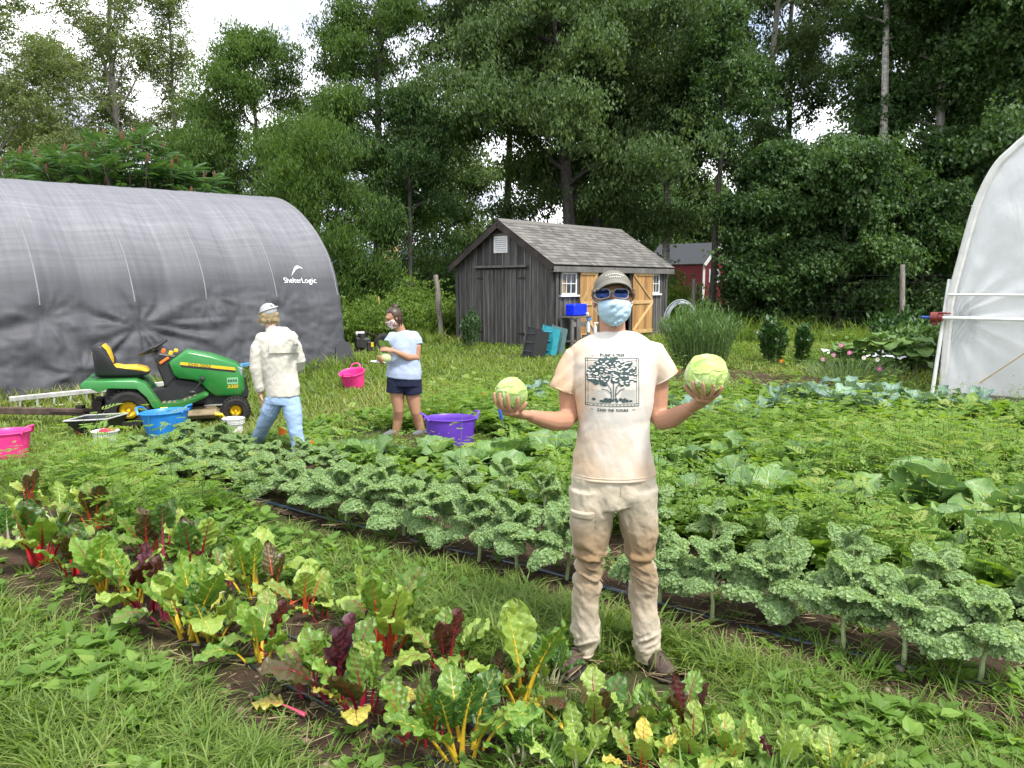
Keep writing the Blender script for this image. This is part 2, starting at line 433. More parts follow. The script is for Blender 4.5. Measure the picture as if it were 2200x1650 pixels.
# ---- the weathered tool shed
SH = G(1190, 750); SW, SL, SE, SRH = 3.5, 5.1, 2.12, 3.19
shed = thing('shed', 'weathered grey board-and-batten shed with pine doors hooked open', 'shed', SH)
ZV = np.array([0, 0, 1.0]); GA = -N1; GN = -D1; SA = D1; SN = N1                # gable runs along GA, faces GN; side runs along SA, faces SN
O0 = np.zeros(3)
def boards(mb, bat, o, a, n, length, topf, bottom=-0.12, w=0.24, skip=(), rng=random.Random(3), step=None):
    x = 0.0
    while x < length - 0.02:
        ww = min(w * rng.uniform(0.8, 1.15), length - x)
        for (x0, x1, z0, z1) in [(x, x + ww, None, None)]:
            segs = [(bottom, None)]
            for (sx0, sx1, sz0, sz1) in skip:
                if x + ww * .5 > sx0 and x + ww * .5 < sx1: segs = [(bottom, sz0), (sz1, None)] if sz0 > bottom else [(sz1, None)]
            for b, tp in segs:
                t0, t1 = (topf(x), topf(x + ww)) if tp is None else (tp, tp)
                if min(t0, t1) - b < 0.03: continue
                poly = [(x + .003, b), (x + ww - .003, b), (x + ww - .003, t1)]
                if tp is None and x < length / 2 < x + ww and topf(length / 2) > max(t0, t1): poly.append((length / 2, topf(length / 2)))
                poly.append((x + .003, t0))
                mb.prism(poly, o, a, ZV, n, 0.02 + rng.uniform(0, .003))
                bx = x + ww
                if bx < length - 0.03:
                    tb = topf(bx) - .03 if tp is None else tp
                    if tb - b > .05: bat.prism([(bx - .022, b), (bx + .022, b), (bx + .022, tb), (bx - .022, tb)], o + n * .0235, a, ZV, n, 0.018)
        x += ww
def gable_top(x): return SE + (SRH - SE) * (1 - abs(x - SW / 2) / (SW / 2)) - 0.02
gb, gbt = MB(), MB()
boards(gb, gbt, O0, GA, GN, SW, gable_top, skip=[(0.90, 2.70, -1, 2.03), (1.55, 2.02, 2.42, 2.84)], rng=random.Random(5))
gw = gb.build('gable_wall', MBOARD, shed); gbt.build('batten', MBATTEN, gw)
sb, sbt = MB(), MB()
boards(sb, sbt, O0, SA, SN, SL, lambda x: SE - .1, skip=[(0.21, 0.86, 1.33, 1.90), (0.95, 3.98, 0.15, 2.0), (4.24, 4.72, 1.33, 1.90)], rng=random.Random(9), w=0.2)
sw_ = sb.build('side_wall', MBOARD, shed); sbt.build('batten', MBATTEN, sw_)
bk = MB()          # unseen far walls, so that the shed is closed
bk.prism([(0, -.12), (SW, -.12), (SW, SE - .03), (SW / 2, SRH - .05), (0, SE - .03)], SA * SL, GA, ZV, SA, -0.03)
bk.prism([(0.05, -.12), (SL - .05, -.12), (SL - .05, SE - .1), (0.05, SE - .1)], GA * SW, SA, ZV, GA, -0.03)
bk.build('back_wall', MBOARD, shed)
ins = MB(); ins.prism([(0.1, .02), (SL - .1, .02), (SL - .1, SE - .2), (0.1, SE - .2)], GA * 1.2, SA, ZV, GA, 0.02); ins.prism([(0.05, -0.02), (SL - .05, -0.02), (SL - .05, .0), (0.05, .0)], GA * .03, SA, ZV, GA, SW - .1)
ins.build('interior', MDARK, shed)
# roof: two slopes of individual shingles over a deck
RO, RE = 0.16, 0.20
deck = MB(); shg = MB(); rs = random.Random(11)
sl = math.hypot(SW / 2, SRH - SE); slope = np.array([SW / 2, SRH - SE]) / sl
for sgn in (0, 1):
    base = -SA * RE + (O0 if sgn == 0 else GA * SW); ain = GA if sgn == 0 else -GA
    up = ain * slope[0] + ZV * slope[1]; nn = -ain * slope[1] + ZV * slope[0]
    o = base + ZV * (SE + .02) - up * RO; LL = sl + RO; W_ = SL + 2 * RE
    deck.prism([(0, 0), (W_, 0), (W_, LL), (0, LL)], o, SA, up, nn, 0.03)
    rows = int(LL / 0.14)
    for r in range(rows + 1):
        x = -rs.uniform(0, .3); y0 = r * LL / rows - .02
        while x < W_:
            ww = rs.choice([.12, .16, .22, .3]); a, b = max(x, -.02), min(x + ww - .004, W_ + .02)
            if b - a > .02:
                y1 = min(y0 + .19, LL + .01); q = o + nn * (.034 + rs.uniform(0, .003))
                shg.add([q + SA * a + up * y0 + nn * .012, q + SA * b + up * y0 + nn * .012, q + SA * b + up * y1, q + SA * a + up * y1, q + SA * a + up * y0, q + SA * b + up * y0], [[0, 1, 2, 3], [0, 4, 5, 1]])
            x += ww
rf = deck.build('roof', MDARKTRIM, shed); shg.build('shingles', MSHING, rf)
cap_ = MB(); cap_.prism([(-.13, -.075), (0, .012), (.13, -.075), (.13, -.06), (0, .03), (-.13, -.06)], -SA * RE + GA * SW / 2 + ZV * (SRH + .065), GA, ZV, SA, SL + 2 * RE); cap_.build('ridge_cap', MSHING, rf)
tr = MB()
for sgn in (0, 1):
    ain = GA if sgn == 0 else -GA; o = (O0 if sgn == 0 else GA * SW) - SA * (RE + .025)
    up = ain * slope[0] + ZV * slope[1]; nn = -ain * slope[1] + ZV * slope[0]
    tr.prism([(-RO - .01, -.125), (sl - .03, -.125), (sl + .03, .02), (-RO - .01, .02)], o + ZV * SE, up, nn, SA, 0.022)
tr.build('rake_board', MDARKTRIM, shed)
fa = MB(); fa.prism([(-RE, -.14), (SL + RE, -.14), (SL + RE, 0), (-RE, 0)], SN * .137 + ZV * (SE - .08), SA, ZV, SN, 0.02); fa.prism([(-RE, 0), (SL + RE, 0), (SL + RE, .15), (-RE, .15)], ZV * (SE - .22), SA, SN, ZV, .012)
fa.build('eave_trim', MTRIM, shed)
for o, a, n, x0 in ((O0, GA, GN, 0.0), (O0, SA, SN, -.005), (O0, SA, SN, SL - .1), (O0, GA, GN, SW - .1)):
    cb = MB(); cb.prism([(x0, -.12), (x0 + .1, -.12), (x0 + .1, SE - .12), (x0, SE - .12)], o + n * .046, a, ZV, n, .016); cb.build('corner_board', MBOARD, shed)
# gable double door, hood and vent
for k in (0, 1):
    x0 = 0.91 + k * .9; dm, db = MB(), MB()
    boards(dm, db, GN * -.012, GA, GN, 0.0001, lambda x: 0)if False else None
    xx = x0
    while xx < x0 + .87:
        w_ = min(rs.uniform(.13, .2), x0 + .88 - xx); dm.prism([(xx + .003, .02), (xx + w_ - .003, .02), (xx + w_ - .003, 2.0), (xx + .003, 2.0)], GN * .004, GA, ZV, GN, .02 + rs.uniform(0, .003))
        if xx + w_ < x0 + .85: db.prism([(xx + w_ - .018, .03), (xx + w_ + .018, .03), (xx + w_ + .018, 1.98), (xx + w_ - .018, 1.98)], GN * .028, GA, ZV, GN, .016)
        xx += w_
    d = dm.build('door', MBOARD, shed); db.build('batten', MBATTEN, d)
    hg = MB(); xh = x0 + (.02 if k == 0 else .62)
    for z in (.3, 1.72): hg.prism([(xh, z), (xh + .24, z + .015), (xh + .24, z + .05), (xh, z + .065)], GN * .047, GA, ZV, GN, .006)
    hg.build('hinge', MIRON, d)
hd = MB(); hd.prism([(.84, 2.03), (2.76, 2.03), (2.76, 2.085), (.84, 2.085)], GN * .02, GA, ZV, GN, .12); hd.build('door_hood', MTRIM, shed)
hd = MB(); hd.prism([(.92, 1.985), (2.68, 1.985), (2.68, 2.028), (.92, 2.028)], GN * .0, GA, ZV, GN, .05); hd.build('door_head', MDARKTRIM, shed)
vt = MB(); vt.prism([(1.56, 2.43), (2.01, 2.43), (2.01, 2.83), (1.56, 2.83)], GN * .0, GA, ZV, GN, .024)
ve = vt.build('gable_vent', plain('vent_panel_grey', (.4, .4, .41), .6), shed)  # even mid-grey panel behind the white louvres
vs = MB()
for (a, b, c, d) in ((1.54, 2.41, 2.03, 2.455), (1.54, 2.79, 2.03, 2.84), (1.54, 2.455, 1.585, 2.79), (1.985, 2.455, 2.03, 2.79)): vs.prism([(a, b), (c, b), (c, d), (a, d)], GN * .024, GA, ZV, GN, .03)
for k in range(6):
    z = 2.47 + k * .054; vs.prism([(0, 0), (.4, 0), (.4, .042), (0, .042)], GN * .05 + GA * 1.585 + ZV * z, GA, (ZV * .9 - GN * .45), GN, .006)
vs.build('louvre', MWHITE, ve)
vh = MB(); vh.prism([(1.5, 2.855), (2.07, 2.855), (2.07, 2.90), (1.5, 2.90)], GN * .02, GA, ZV, GN, .05); vh.build('vent_head', MTRIM, ve)
# small paned windows on the long side
MCURT = plain('tan_window_blind', (.30, .20, .09), .8)
for (x0, x1) in ((.22, .85), (4.25, 4.71)):
    wn = MB(); z0, z1 = 1.34, 1.89
    wn.prism([(x0, z0), (x1, z0), (x1, z1), (x0, z1)], SN * .0, SA, ZV, SN, .010); w = wn.build('window', MGLASS, shed)
    fr = MB(); f = .038
    for (a, b, c, d) in ((x0, z0, x1, z0 + f), (x0, z1 - f, x1, z1), (x0, z0 + f, x0 + f, z1 - f), (x1 - f, z0 + f, x1, z1 - f)): fr.prism([(a, b), (c, b), (c, d), (a, d)], SN * .0101, SA, ZV, SN, .03)
    for q in (1, 2):
        xm = x0 + f + (x1 - x0 - 2 * f) * q / 3; fr.prism([(xm - .009, z0 + f), (xm + .009, z0 + f), (xm + .009, z1 - f), (xm - .009, z1 - f)], SN * .0101, SA, ZV, SN, .018)
    zm = (z0 + z1) / 2; fr.prism([(x0 + f, zm - .009), (x1 - f, zm - .009), (x1 - f, zm + .009), (x0 + f, zm + .009)], SN * .0101, SA, ZV, SN, .0215)
    fr.build('window_frame', MWHITE, w)
    cu = MB(); cu.prism([(x0 + .04, z0 + .04), (x0 + .2, z0 + .04), (x0 + .17, z1 - .2), (x0 + .04, z1 - .12)], SN * .0103, SA, ZV, SN, .002); cu.build('blind', MCURT, w)
    si = MB(); si.prism([(x0 - .06, z0 - .05), (x1 + .06, z0 - .05), (x1 + .06, z0 - .003), (x0 - .06, z0 - .003)], SN * .02, SA, ZV, SN, .07); si.build('sill', MWHITE, w)
    ca = MB()
    for (a, b, c, d) in ((x0 - .07, z0, x0, z1 + .06), (x1, z0, x1 + .07, z1 + .06), (x0, z1, x1, z1 + .06)): ca.prism([(a, b), (c, b), (c, d), (a, d)], SN * .0415, SA, ZV, SN, .018)
    ca.build('casing', MBOARD, w)
# the wide doorway and its two leaves folded back against the wall
dw = MB()
for (a, b, c, d) in ((1.62, .1, 1.70, 2.0), (3.22, .1, 3.30, 2.0), (1.62, 2.0, 3.30, 2.06)): dw.prism([(a, b), (c, b), (c, d), (a, d)], SN * .0, SA, ZV, SN, .045)
dw.build('door_frame', MBOARD, shed)
sl_ = MB(); sl_.prism([(1.0, .08), (3.95, .08), (3.95, .13), (1.0, .13)], SN * .0, SA, ZV, SN, .09); sl_.build('door_sill', MTRIM, shed)
st_ = MB(); st_.prism([(1.7, .16), (2.25, .16), (2.2, 1.1), (1.78, .9)], GA * .7, SA, ZV, GA, .3); st_.prism([(2.5, .16), (3.1, .16), (3.0, .7), (2.55, .8)], GA * .6, SA, ZV, GA, .3)
st_.build('stored_tools', plain('stored_brown', (.09, .075, .055), .9, var=.5), shed)
for k, (x0, x1) in enumerate(((.92, 1.66), (3.28, 4.28))):
    dm = MB(); xx = x0; z0, z1 = .22, 2.0; off = SN * .07
    while xx < x1 - .02:
        w_ = min(.14, x1 - xx); dm.prism([(xx + .002, z0), (xx + w_ - .002, z0), (xx + w_ - .002, z1), (xx + .002, z1)], off, SA, ZV, SN, .02); xx += w_
    d = dm.build('open_door', MPINE, shed)
    br = MB()
    for z in (z0 + .02, (z0 + z1) / 2 - .05, z1 - .16): br.prism([(x0 + .01, z), (x1 - .01, z), (x1 - .01, z + .1), (x0 + .01, z + .1)], off + SN * .0235, SA, ZV, SN, .02)
    for za, zb, fl in ((z0 + .12, (z0 + z1) / 2 - .05, k == 0), ((z0 + z1) / 2 + .05, z1 - .16, k == 1)):
        xa, xb = (x1 - .06, x0 + .06) if fl else (x0 + .06, x1 - .06); br.prism([(xa - .055, za), (xa + .055, za), (xb + .055, zb), (xb - .055, zb)], off + SN * .0235, SA, ZV, SN, .02)
    br.build('brace', wood_mat('pine_brace', (.50, .30, .12), (.66, .43, .2), (.76, .55, .3)), d)
rp = MB(); rmp = thing('ramp', 'low grey wooden ramp in front of the shed double door', 'ramp', SH + GA * 1.75 + GN * .02)
MRAMP = wood_mat('ramp_grey', (.10, .10, .10), (.15, .15, .15), (.2, .2, .2), (2, 2, 2))
rp.prism([(0.06, .0), (1.1, -.14), (1.1, -.19), (0.06, -.16)], -GA * .95, GN, ZV, GA, 1.9); rp.build('deck', MRAMP, rmp)
rp = MB()
for x in (-.99, .955): rp.prism([(0.06, .05), (1.12, -.1), (1.12, -.2), (0.06, -.17)], GA * x, GN, ZV, GA, .04)
rp.build('edge_board', MTRIM, rmp)

# ---- grey fabric storage shelter
ST0 = G(745, 785); SHL = 11.0
PROF = np.array([(-.02, -.05), (0.0, .02), (.03, .35), (.08, .81), (.17, 1.35), (.29, 1.81), (.5, 2.22), (.79, 2.58), (1.1, 2.88), (1.47, 3.15), (1.85, 3.35), (2.29, 3.52), (2.75, 3.6)])
def m_tarp():
    t = NT('grey_shelter_fabric'); co = t.coord('UV', (1, 1, 1)); 
    st1 = t.coord('UV', (60, 2.2, 1)); st2 = t.coord('UV', (2.5, 45, 1)); st3 = t.coord('UV', (9, 9, 1))
    a = t.noise(1.0, 5, st1, .7); b = t.noise(1.0, 4, st2, .7); c0 = t.noise(1.0, 5, st3)
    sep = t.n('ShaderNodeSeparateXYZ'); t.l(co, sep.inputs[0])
    roof_light = t.ramp(sep.outputs[1], [(0.0, (.25, .25, .25)), (0.36, (.3, .3, .3)), (0.42, (.55, .55, .55)), (.62, (1, 1, 1)), (1.0, (.8, .8, .8))])  # painted light: lit roof paler, lower wall darker, put into the fabric tone
    f = t.math('MULTIPLY', t.math('ADD', t.math('MULTIPLY', a, .6), t.math('MULTIPLY', b, .5)), roof_light)
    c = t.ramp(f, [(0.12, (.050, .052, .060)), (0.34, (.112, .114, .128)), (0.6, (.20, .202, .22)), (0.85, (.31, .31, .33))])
    c = t.mix(t.math('MULTIPLY', c0, .3), c, (.09, .09, .10))
    return t.done(t.bsdf(c, .62, .35, normal=t.bump(t.math('ADD', a, c0), .25, .02)))
MTARP = m_tarp()
shelter = thing('fabric_shelter', 'big grey fabric storage shelter with a rounded roof, left of the shed', 'shelter', ST0)
na, nw = 440, 150
pc = curve_pts(PROF, nw); seg_l = np.concatenate([[0], np.cumsum(np.linalg.norm(np.diff(pc, axis=0), axis=1))]); un = seg_l / seg_l[-1]
A, K = np.meshgrid(np.linspace(0, SHL, na), np.arange(nw), indexing='ij'); Af = A.ravel(); Kf = K.ravel()
W0 = pc[Kf, 0]; Z0 = pc[Kf, 1]
ribs = np.array([0.05, 1.42, 2.80, 4.05, 5.45, 6.9, 8.3, 9.7, 10.9])
dr = np.abs(Af[:, None] - ribs[None]).min(1)
sag = 0.085 * np.clip((3.5 - Z0) / .5, 0, 1) * np.clip(dr / .65, 0, 1) ** 1.3 * np.clip((Z0 - .2) / 1.2, 0, 1)
low = np.clip((1.75 - Z0) / .5, 0, 1)
fold = np.zeros_like(Af)
for (ta, tz, amp, nf, rad) in ((4.02, 1.06, .05, 12, 1.7), (5.42, 1.2, .025, 9, 1.3), (2.80, 1.5, .04, 11, .9), (1.42, 1.15, .02, 9, .9), (6.9, 1.0, .05, 13, 1.8), (5.0, .35, .03, 9, .8)):
    dx, dz = Af - ta, Z0 - tz; rr = np.hypot(dx, dz); th = np.arctan2(dz, dx)
    ph = 1.7 * vnoise(np.column_stack([th * 2.2, rr * .9, np.full_like(th, ta)]), 4) * 3
    fold += amp * np.sin(th * nf * .5 + ph * 2) * np.clip(rr / .5, 0, 1) * np.exp(-(rr / rad) ** 2)
    fold -= .06 * np.exp(-(rr / .16) ** 2)
wr = fbm(np.column_stack([Af * 2.0, Z0 * 3.2, Z0 * 0]), 5, 21) * .10 * low + np.abs(fbm(np.column_stack([Af * 3.2 + Z0, Z0 * 4.5 - Af, Z0 * 0]), 4, 33)) * -.075 * low
up_wr = fbm(np.column_stack([Af * 6, Z0 * 1.2, Z0 * 0]), 4, 8) * .018
inn = sag - fold * low * 1.0 + wr + up_wr
tang = np.gradient(pc, axis=0); tang /= np.linalg.norm(tang, axis=1, keepdims=True)
nin = np.column_stack([tang[:, 1], -tang[:, 0]])
Wd = W0 + nin[Kf, 0] * inn; Zd = Z0 + nin[Kf, 1] * inn
Zd = np.where(Kf < 3, Z0 - .04 + .04 * np.sin(Af * 3), Zd)
gl = gz(ST0[1] - Af * D1[1]) - ST0[2]
V = -np.outer(Af, D1) - np.outer(Wd, N1) + np.outer(Zd + gl, ZV)
i, j = np.meshgrid(np.arange(na - 1), np.arange(nw - 1), indexing='ij'); i = i.ravel(); j = j.ravel()
Fq = np.column_stack([i * nw + j, (i + 1) * nw + j, (i + 1) * nw + j + 1, i * nw + j + 1])
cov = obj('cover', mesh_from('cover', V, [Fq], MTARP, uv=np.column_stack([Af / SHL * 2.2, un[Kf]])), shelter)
# far half of the roof and the closed end
V2 = -np.outer(Af, D1) - np.outer(5.5 - W0, N1) + np.outer(Z0 + gl, ZV)
obj('back_cover', mesh_from('back_cover', V2, [Fq[:, ::-1]], MTARP, uv=np.column_stack([Af / SHL * 2.2, un[Kf]])), shelter)
for a in (0.02, SHL - .02):
    en = MB(); pl = [(p[0], p[1]) for p in pc[::6]] + [(5.5 - p[0], p[1]) for p in pc[::-6]]
    en.prism(pl, -D1 * a + ZV * float(gz(ST0[1] - a * D1[1]) - ST0[2]), -N1, ZV, D1, .01); en.build('end_panel', MTARP, shelter)
sm = MB()
for rb in ribs[:6]:
    pts = []
    for k in range(52, nw, 4):
        ii = int(round(rb / SHL * (na - 1))); pts.append(V[ii * nw + k] + (N1 * -nin[k, 0] + ZV * nin[k, 1]) * 0 + N1 * .002)
    sm.tube(pts, .011, 5, False)
sm.build('seam', plain('pale_seam', (.22, .22, .235), .7), shelter)  # rib seams in one plain grey, a little paler than the fabric
# hem skirt lying on the grass at the near corner
sk = MB(); sk.prism([(0, 0), (.25, -.0), (.42, .12), (.3, .5), (.1, .55), (0, .4)], N1 * .02 - D1 * .28 + ZV * -.02, D1 * .9 + N1 * .3, ZV, N1, .02); sk.build('loose_hem', MTARP, shelter)
def text_mesh(txt, size, extrude=0.0, shear=0.0, bold=0.0, spacing=1.0):
    c = bpy.data.curves.new('lettering', 'FONT'); c.body = txt; c.size = size; c.extrude = extrude; c.shear = shear; c.offset = bold; c.space_character = spacing; c.align_x = 'CENTER'; c.align_y = 'CENTER'
    t = bpy.data.objects.new('tmp', c); COL.objects.link(t)
    dg = bpy.context.evaluated_depsgraph_get(); dg.update()
    me = bpy.data.meshes.new_from_object(t.evaluated_get(dg)); bpy.data.objects.remove(t, do_unlink=True)
    return me
def place_flat(me, o, ex, ey, n):
    V = get_co(me); set_co(me, np.asarray(o) + V[:, :1] * ex + V[:, 1:2] * ey + V[:, 2:3] * n); return me
bvh_c = BVHTree.FromPolygons([tuple(q) for q in V], [tuple(int(k) for k in f) for f in Fq])
def conform(me, bv, n, lift):
    W = get_co(me); n_ = Vector(n)
    for k in range(len(W)):
        h = bv.ray_cast(Vector(W[k]) + n_ * 1.0, -n_, 3.0)
        if h[0] is not None: W[k] = np.array(h[0]) + np.asarray(n) * lift
    set_co(me, W); return me
def subdiv_big(me, maxlen):
    bm = bmesh.new(); bm.from_mesh(me)
    bmesh.ops.triangulate(bm, faces=bm.faces)
    for _ in range(6):
        es = [e for e in bm.edges if e.calc_length() > maxlen]
        if not es: break
        bmesh.ops.subdivide_edges(bm, edges=es, cuts=1); bmesh.ops.triangulate(bm, faces=[f for f in bm.faces if len(f.verts) > 3])
    bm.to_mesh(me); bm.free(); return me
MLOGO = plain('white_print', (.8, .8, .8), .7, var=.04)
tm = subdiv_big(place_flat(text_mesh('ShelterLogic', .15), -D1 * .84 + ZV * 1.73 + N1 * .2, D1, ZV, N1), .05)
tm = conform(tm, bvh_c, N1, .018); tm.materials.clear(); tm.materials.append(MLOGO); obj('lettering', tm, shelter)
sw2 = MB(); pts = [(-.16 + .02 * k, .02 + .16 * math.sin(k / 16 * math.pi * .62)) for k in range(17)]
pts2 = [(-.16 + .02 * k, .02 + .16 * math.sin(k / 16 * math.pi * .62) + .06 * math.sin(k / 16 * math.pi)) for k in range(16, -1, -1)]
sw2.add([-D1 * .84 + ZV * 1.8 + N1 * .2 + D1 * a + ZV * b for a, b in pts + pts2], [[k, k + 1, 32 - k, 33 - k] for k in range(16)])
tm = conform(subdiv_big(sw2.mesh('emblem'), .05), bvh_c, N1, .018); tm.materials.append(MLOGO); obj('emblem', tm, shelter)

# ---- hoop house with clear film, right
HH0 = G(2025, 855)
HP = np.array([(0, -.05), (0, .3), (.01, .98), (.03, 1.55), (.12, 2.11), (.28, 2.93), (.48, 3.44), (.69, 3.68), (.85, 3.82), (1.3, 4.1), (1.9, 4.32), (2.6, 4.4), (3.3, 4.32), (3.9, 4.1), (4.35, 3.82), (4.72, 3.44), (4.92, 2.93), (5.08, 2.11), (5.17, 1.55), (5.19, .98), (5.2, .3), (5.2, -.05)])
def m_film():
    t = NT('clear_film'); co = t.coord('Object')
    st1 = t.coord('Object', (2.2, 2.2, 0.9), (0, .5, .3)); a = t.noise(1.3, 5, st1, .5, .2); b = t.noise(9, 4, co)
    d = t.bsdf(t.ramp(a, [(.3, (.74, .75, .76)), (.7, (.9, .9, .9))]), .28, .5, normal=t.bump(a, .5, .12))
    tr = t.n('ShaderNodeBsdfTranslucent'); tr.inputs[0].default_value = (.93, .94, .95, 1)
    tp = t.n('ShaderNodeBsdfTransparent'); tp.inputs[0].default_value = (.93, .94, .95, 1)
    m1 = t.n('ShaderNodeMixShader'); m1.inputs[0].default_value = .45; t.l(d, m1.inputs[1]); t.l(tr.outputs[0], m1.inputs[2])
    m2 = t.n('ShaderNodeMixShader'); t.l(t.ramp(a, [(.3, (.08, .08, .08)), (.75, (.22, .22, .22))]), m2.inputs[0]); t.l(m1.outputs[0], m2.inputs[1]); t.l(tp.outputs[0], m2.inputs[2])
    return t.done(m2.outputs[0])
MFILM = m_film()
hoop = thing('hoop_house', 'tall white plastic film hoop greenhouse cut off by the right edge', 'greenhouse', HH0)
hp = curve_pts(HP, 90); HLEN = 9.0
yy = np.linspace(0, HLEN, 50); A, K = np.meshgrid(yy, np.arange(90), indexing='ij'); Af = A.ravel(); Kf = K.ravel()
sg = .05 * np.abs(np.sin(Af / 1.5 * math.pi)) + fbm(np.column_stack([Af * 2, hp[Kf, 0], hp[Kf, 1]]), 4, 3) * .06
cen = np.array([2.6, 1.8]); dv = cen - hp; dv /= np.linalg.norm(dv, axis=1, keepdims=True)
V = np.outer(Af, D1) + np.outer(hp[Kf, 0] + dv[Kf, 0] * sg, N1) + np.outer(hp[Kf, 1] + dv[Kf, 1] * sg, ZV)
i, j = np.meshgrid(np.arange(49), np.arange(89), indexing='ij'); i = i.ravel(); j = j.ravel()
obj('film_cover', mesh_from('film_cover', V, [np.column_stack([i * 90 + j, (i + 1) * 90 + j, (i + 1) * 90 + j + 1, i * 90 + j + 1])], MFILM), hoop)
# end wall: a curtain with drape folds below the pipe
nxw, nzw = 120, 110
xs = np.linspace(0, 5.2, nxw); top = np.interp(xs, hp[np.argsort(hp[:, 0], kind='stable'), 0], np.maximum.accumulate(np.where(np.arange(90) < 45, hp[:, 1], 0))[np.argsort(hp[:, 0], kind='stable')])
top = np.array([max(np.interp(x, hp[:46, 0] + np.arange(46) * 1e-6, hp[:46, 1]), 0) if x <= 2.6 else np.interp(5.2 - x, hp[:46, 0] + np.arange(46) * 1e-6, hp[:46, 1]) for x in xs])
X_, T_ = np.meshgrid(xs, np.linspace(0, 1, nzw), indexing='ij'); Zz = T_ * top[:, None] - .02
Xf, Zf = X_.ravel(), Zz.ravel()
rr = np.hypot(Xf - .02, Zf - 1.25); th = np.arctan2(Zf - 1.25, Xf - .02)
dep = .055 * np.sin(th * 16 + 2 * vnoise(np.column_stack([th * 3, rr, rr * 0]), 2)) * np.exp(-(rr / .9) ** 2) * np.clip(rr * 3, 0, 1) + .05 * np.sin(Xf * 5 + Zf * 2.5 + 2 * fbm(np.column_stack([Xf * 2, Zf]), 3, 4)) * np.clip(1 - Zf / 1.2, 0, 1) + fbm(np.column_stack([Xf * 1.5, Zf * 1.5]), 4, 6) * .10
dep *= np.clip(np.minimum((top[:, None] - Zz).ravel() * 5, 1), 0, 1)
V = np.outer(Xf + .015, N1) + np.outer(Zf, ZV) - np.outer(dep + .01, D1)
i, j = np.meshgrid(np.arange(nxw - 1), np.arange(nzw - 1), indexing='ij'); i = i.ravel(); j = j.ravel()
obj('end_curtain', mesh_from('end_curtain', V, [np.column_stack([i * nzw + j, (i + 1) * nzw + j, (i + 1) * nzw + j + 1, i * nzw + j + 1])], MFILM), hoop)
MCHAN = plain('white_channel', (.66, .65, .62), .5, var=.1); MPIPE = plain('white_pipe', (.8, .8, .78), .35)
hb = MB()
hb.tube([N1 * p[0] + ZV * p[1] - D1 * .035 for p in hp], np.column_stack([np.full(90, .055), np.full(90, .02)]), 6, True, side=N1)
hb.build('end_bow', MCHAN, hoop)
for z in (1.6,):
    b2 = MB(); b2.tube([-D1 * .09 + ZV * z + N1 * a for a in (0.0, 5.2)], .018, 8); b2.build('batten_rail', MCHAN, hoop)
b2 = MB(); b2.tube([-D1 * .15 + ZV * 1.25 + N1 * -.14, -D1 * .15 + ZV * 1.25 + N1 * 5.2], .026, 12); b2.build('roll_pipe', MPIPE, hoop, smooth=True)
gp = MB(); b0 = G(2000, 855) - HH0; t0 = AT(2040, 600, G(2000, 855)[1] + .05) - HH0
gp.tube([b0 - ZV * .1, t0], .028, 12); gp.build('guide_pole', MPIPE, hoop, smooth=True)
cr = MB(); c0 = -D1 * .15 + ZV * 1.25 - N1 * .2
cr.tube([c0, c0 + N1 * .10], .085, 16); cr.tube([c0 + N1 * .1, c0 + N1 * .16], .055, 14); cr.box(c0 + ZV * .07 + N1 * .14, (.26, .035, .03), np.array([N1, -D1, ZV]), .01); cr.box(c0 + N1 * .05 - ZV * .09, (.08, .08, .06), np.array([N1, -D1, ZV]), .01)
crk = cr.build('crank_gear', plain('dark_red_paint', (.17, .025, .022), .4, var=.25), hoop, smooth=True)
ch = MB(); ch.tube([c0, c0 - N1 * .14], .02, 10); ch.build('crank_shaft', plain('blue_plastic_shaft', (.02, .07, .35), .4), crk, smooth=True)
bs = MB(); bs.box(N1 * 2.6 - D1 * .02 + ZV * .04, (5.2, .04, .14), np.array([N1, -D1, ZV])); bs.build('base_board', MTRIM, hoop)
hr = MB()
for a in np.arange(1.5, HLEN + .1, 1.5): hr.tube([N1 * (p[0] + dv[k, 0] * .05) + ZV * (p[1] + dv[k, 1] * .05) + D1 * a for k, p in enumerate(hp) if k % 3 == 0], .022, 6, False)
hr.build('hoop_tube', plain('galvanised_tube', (.4, .41, .42), .4, .5, .7), hoop)
rope = MB(); ra = AT(2065, 850, HH0[1] + .25) - HH0; rb_ = AT(2200, 750, HH0[1] - .75) - HH0
rope.tube(curve_pts([ra - D1 * .25, (ra + rb_) / 2 - D1 * .25 - ZV * .05, rb_ - D1 * .25 + N1 * .1], 20), .009, 5); rope.build('rope', plain('yellow_rope', (.55, .38, .13), .8), hoop)

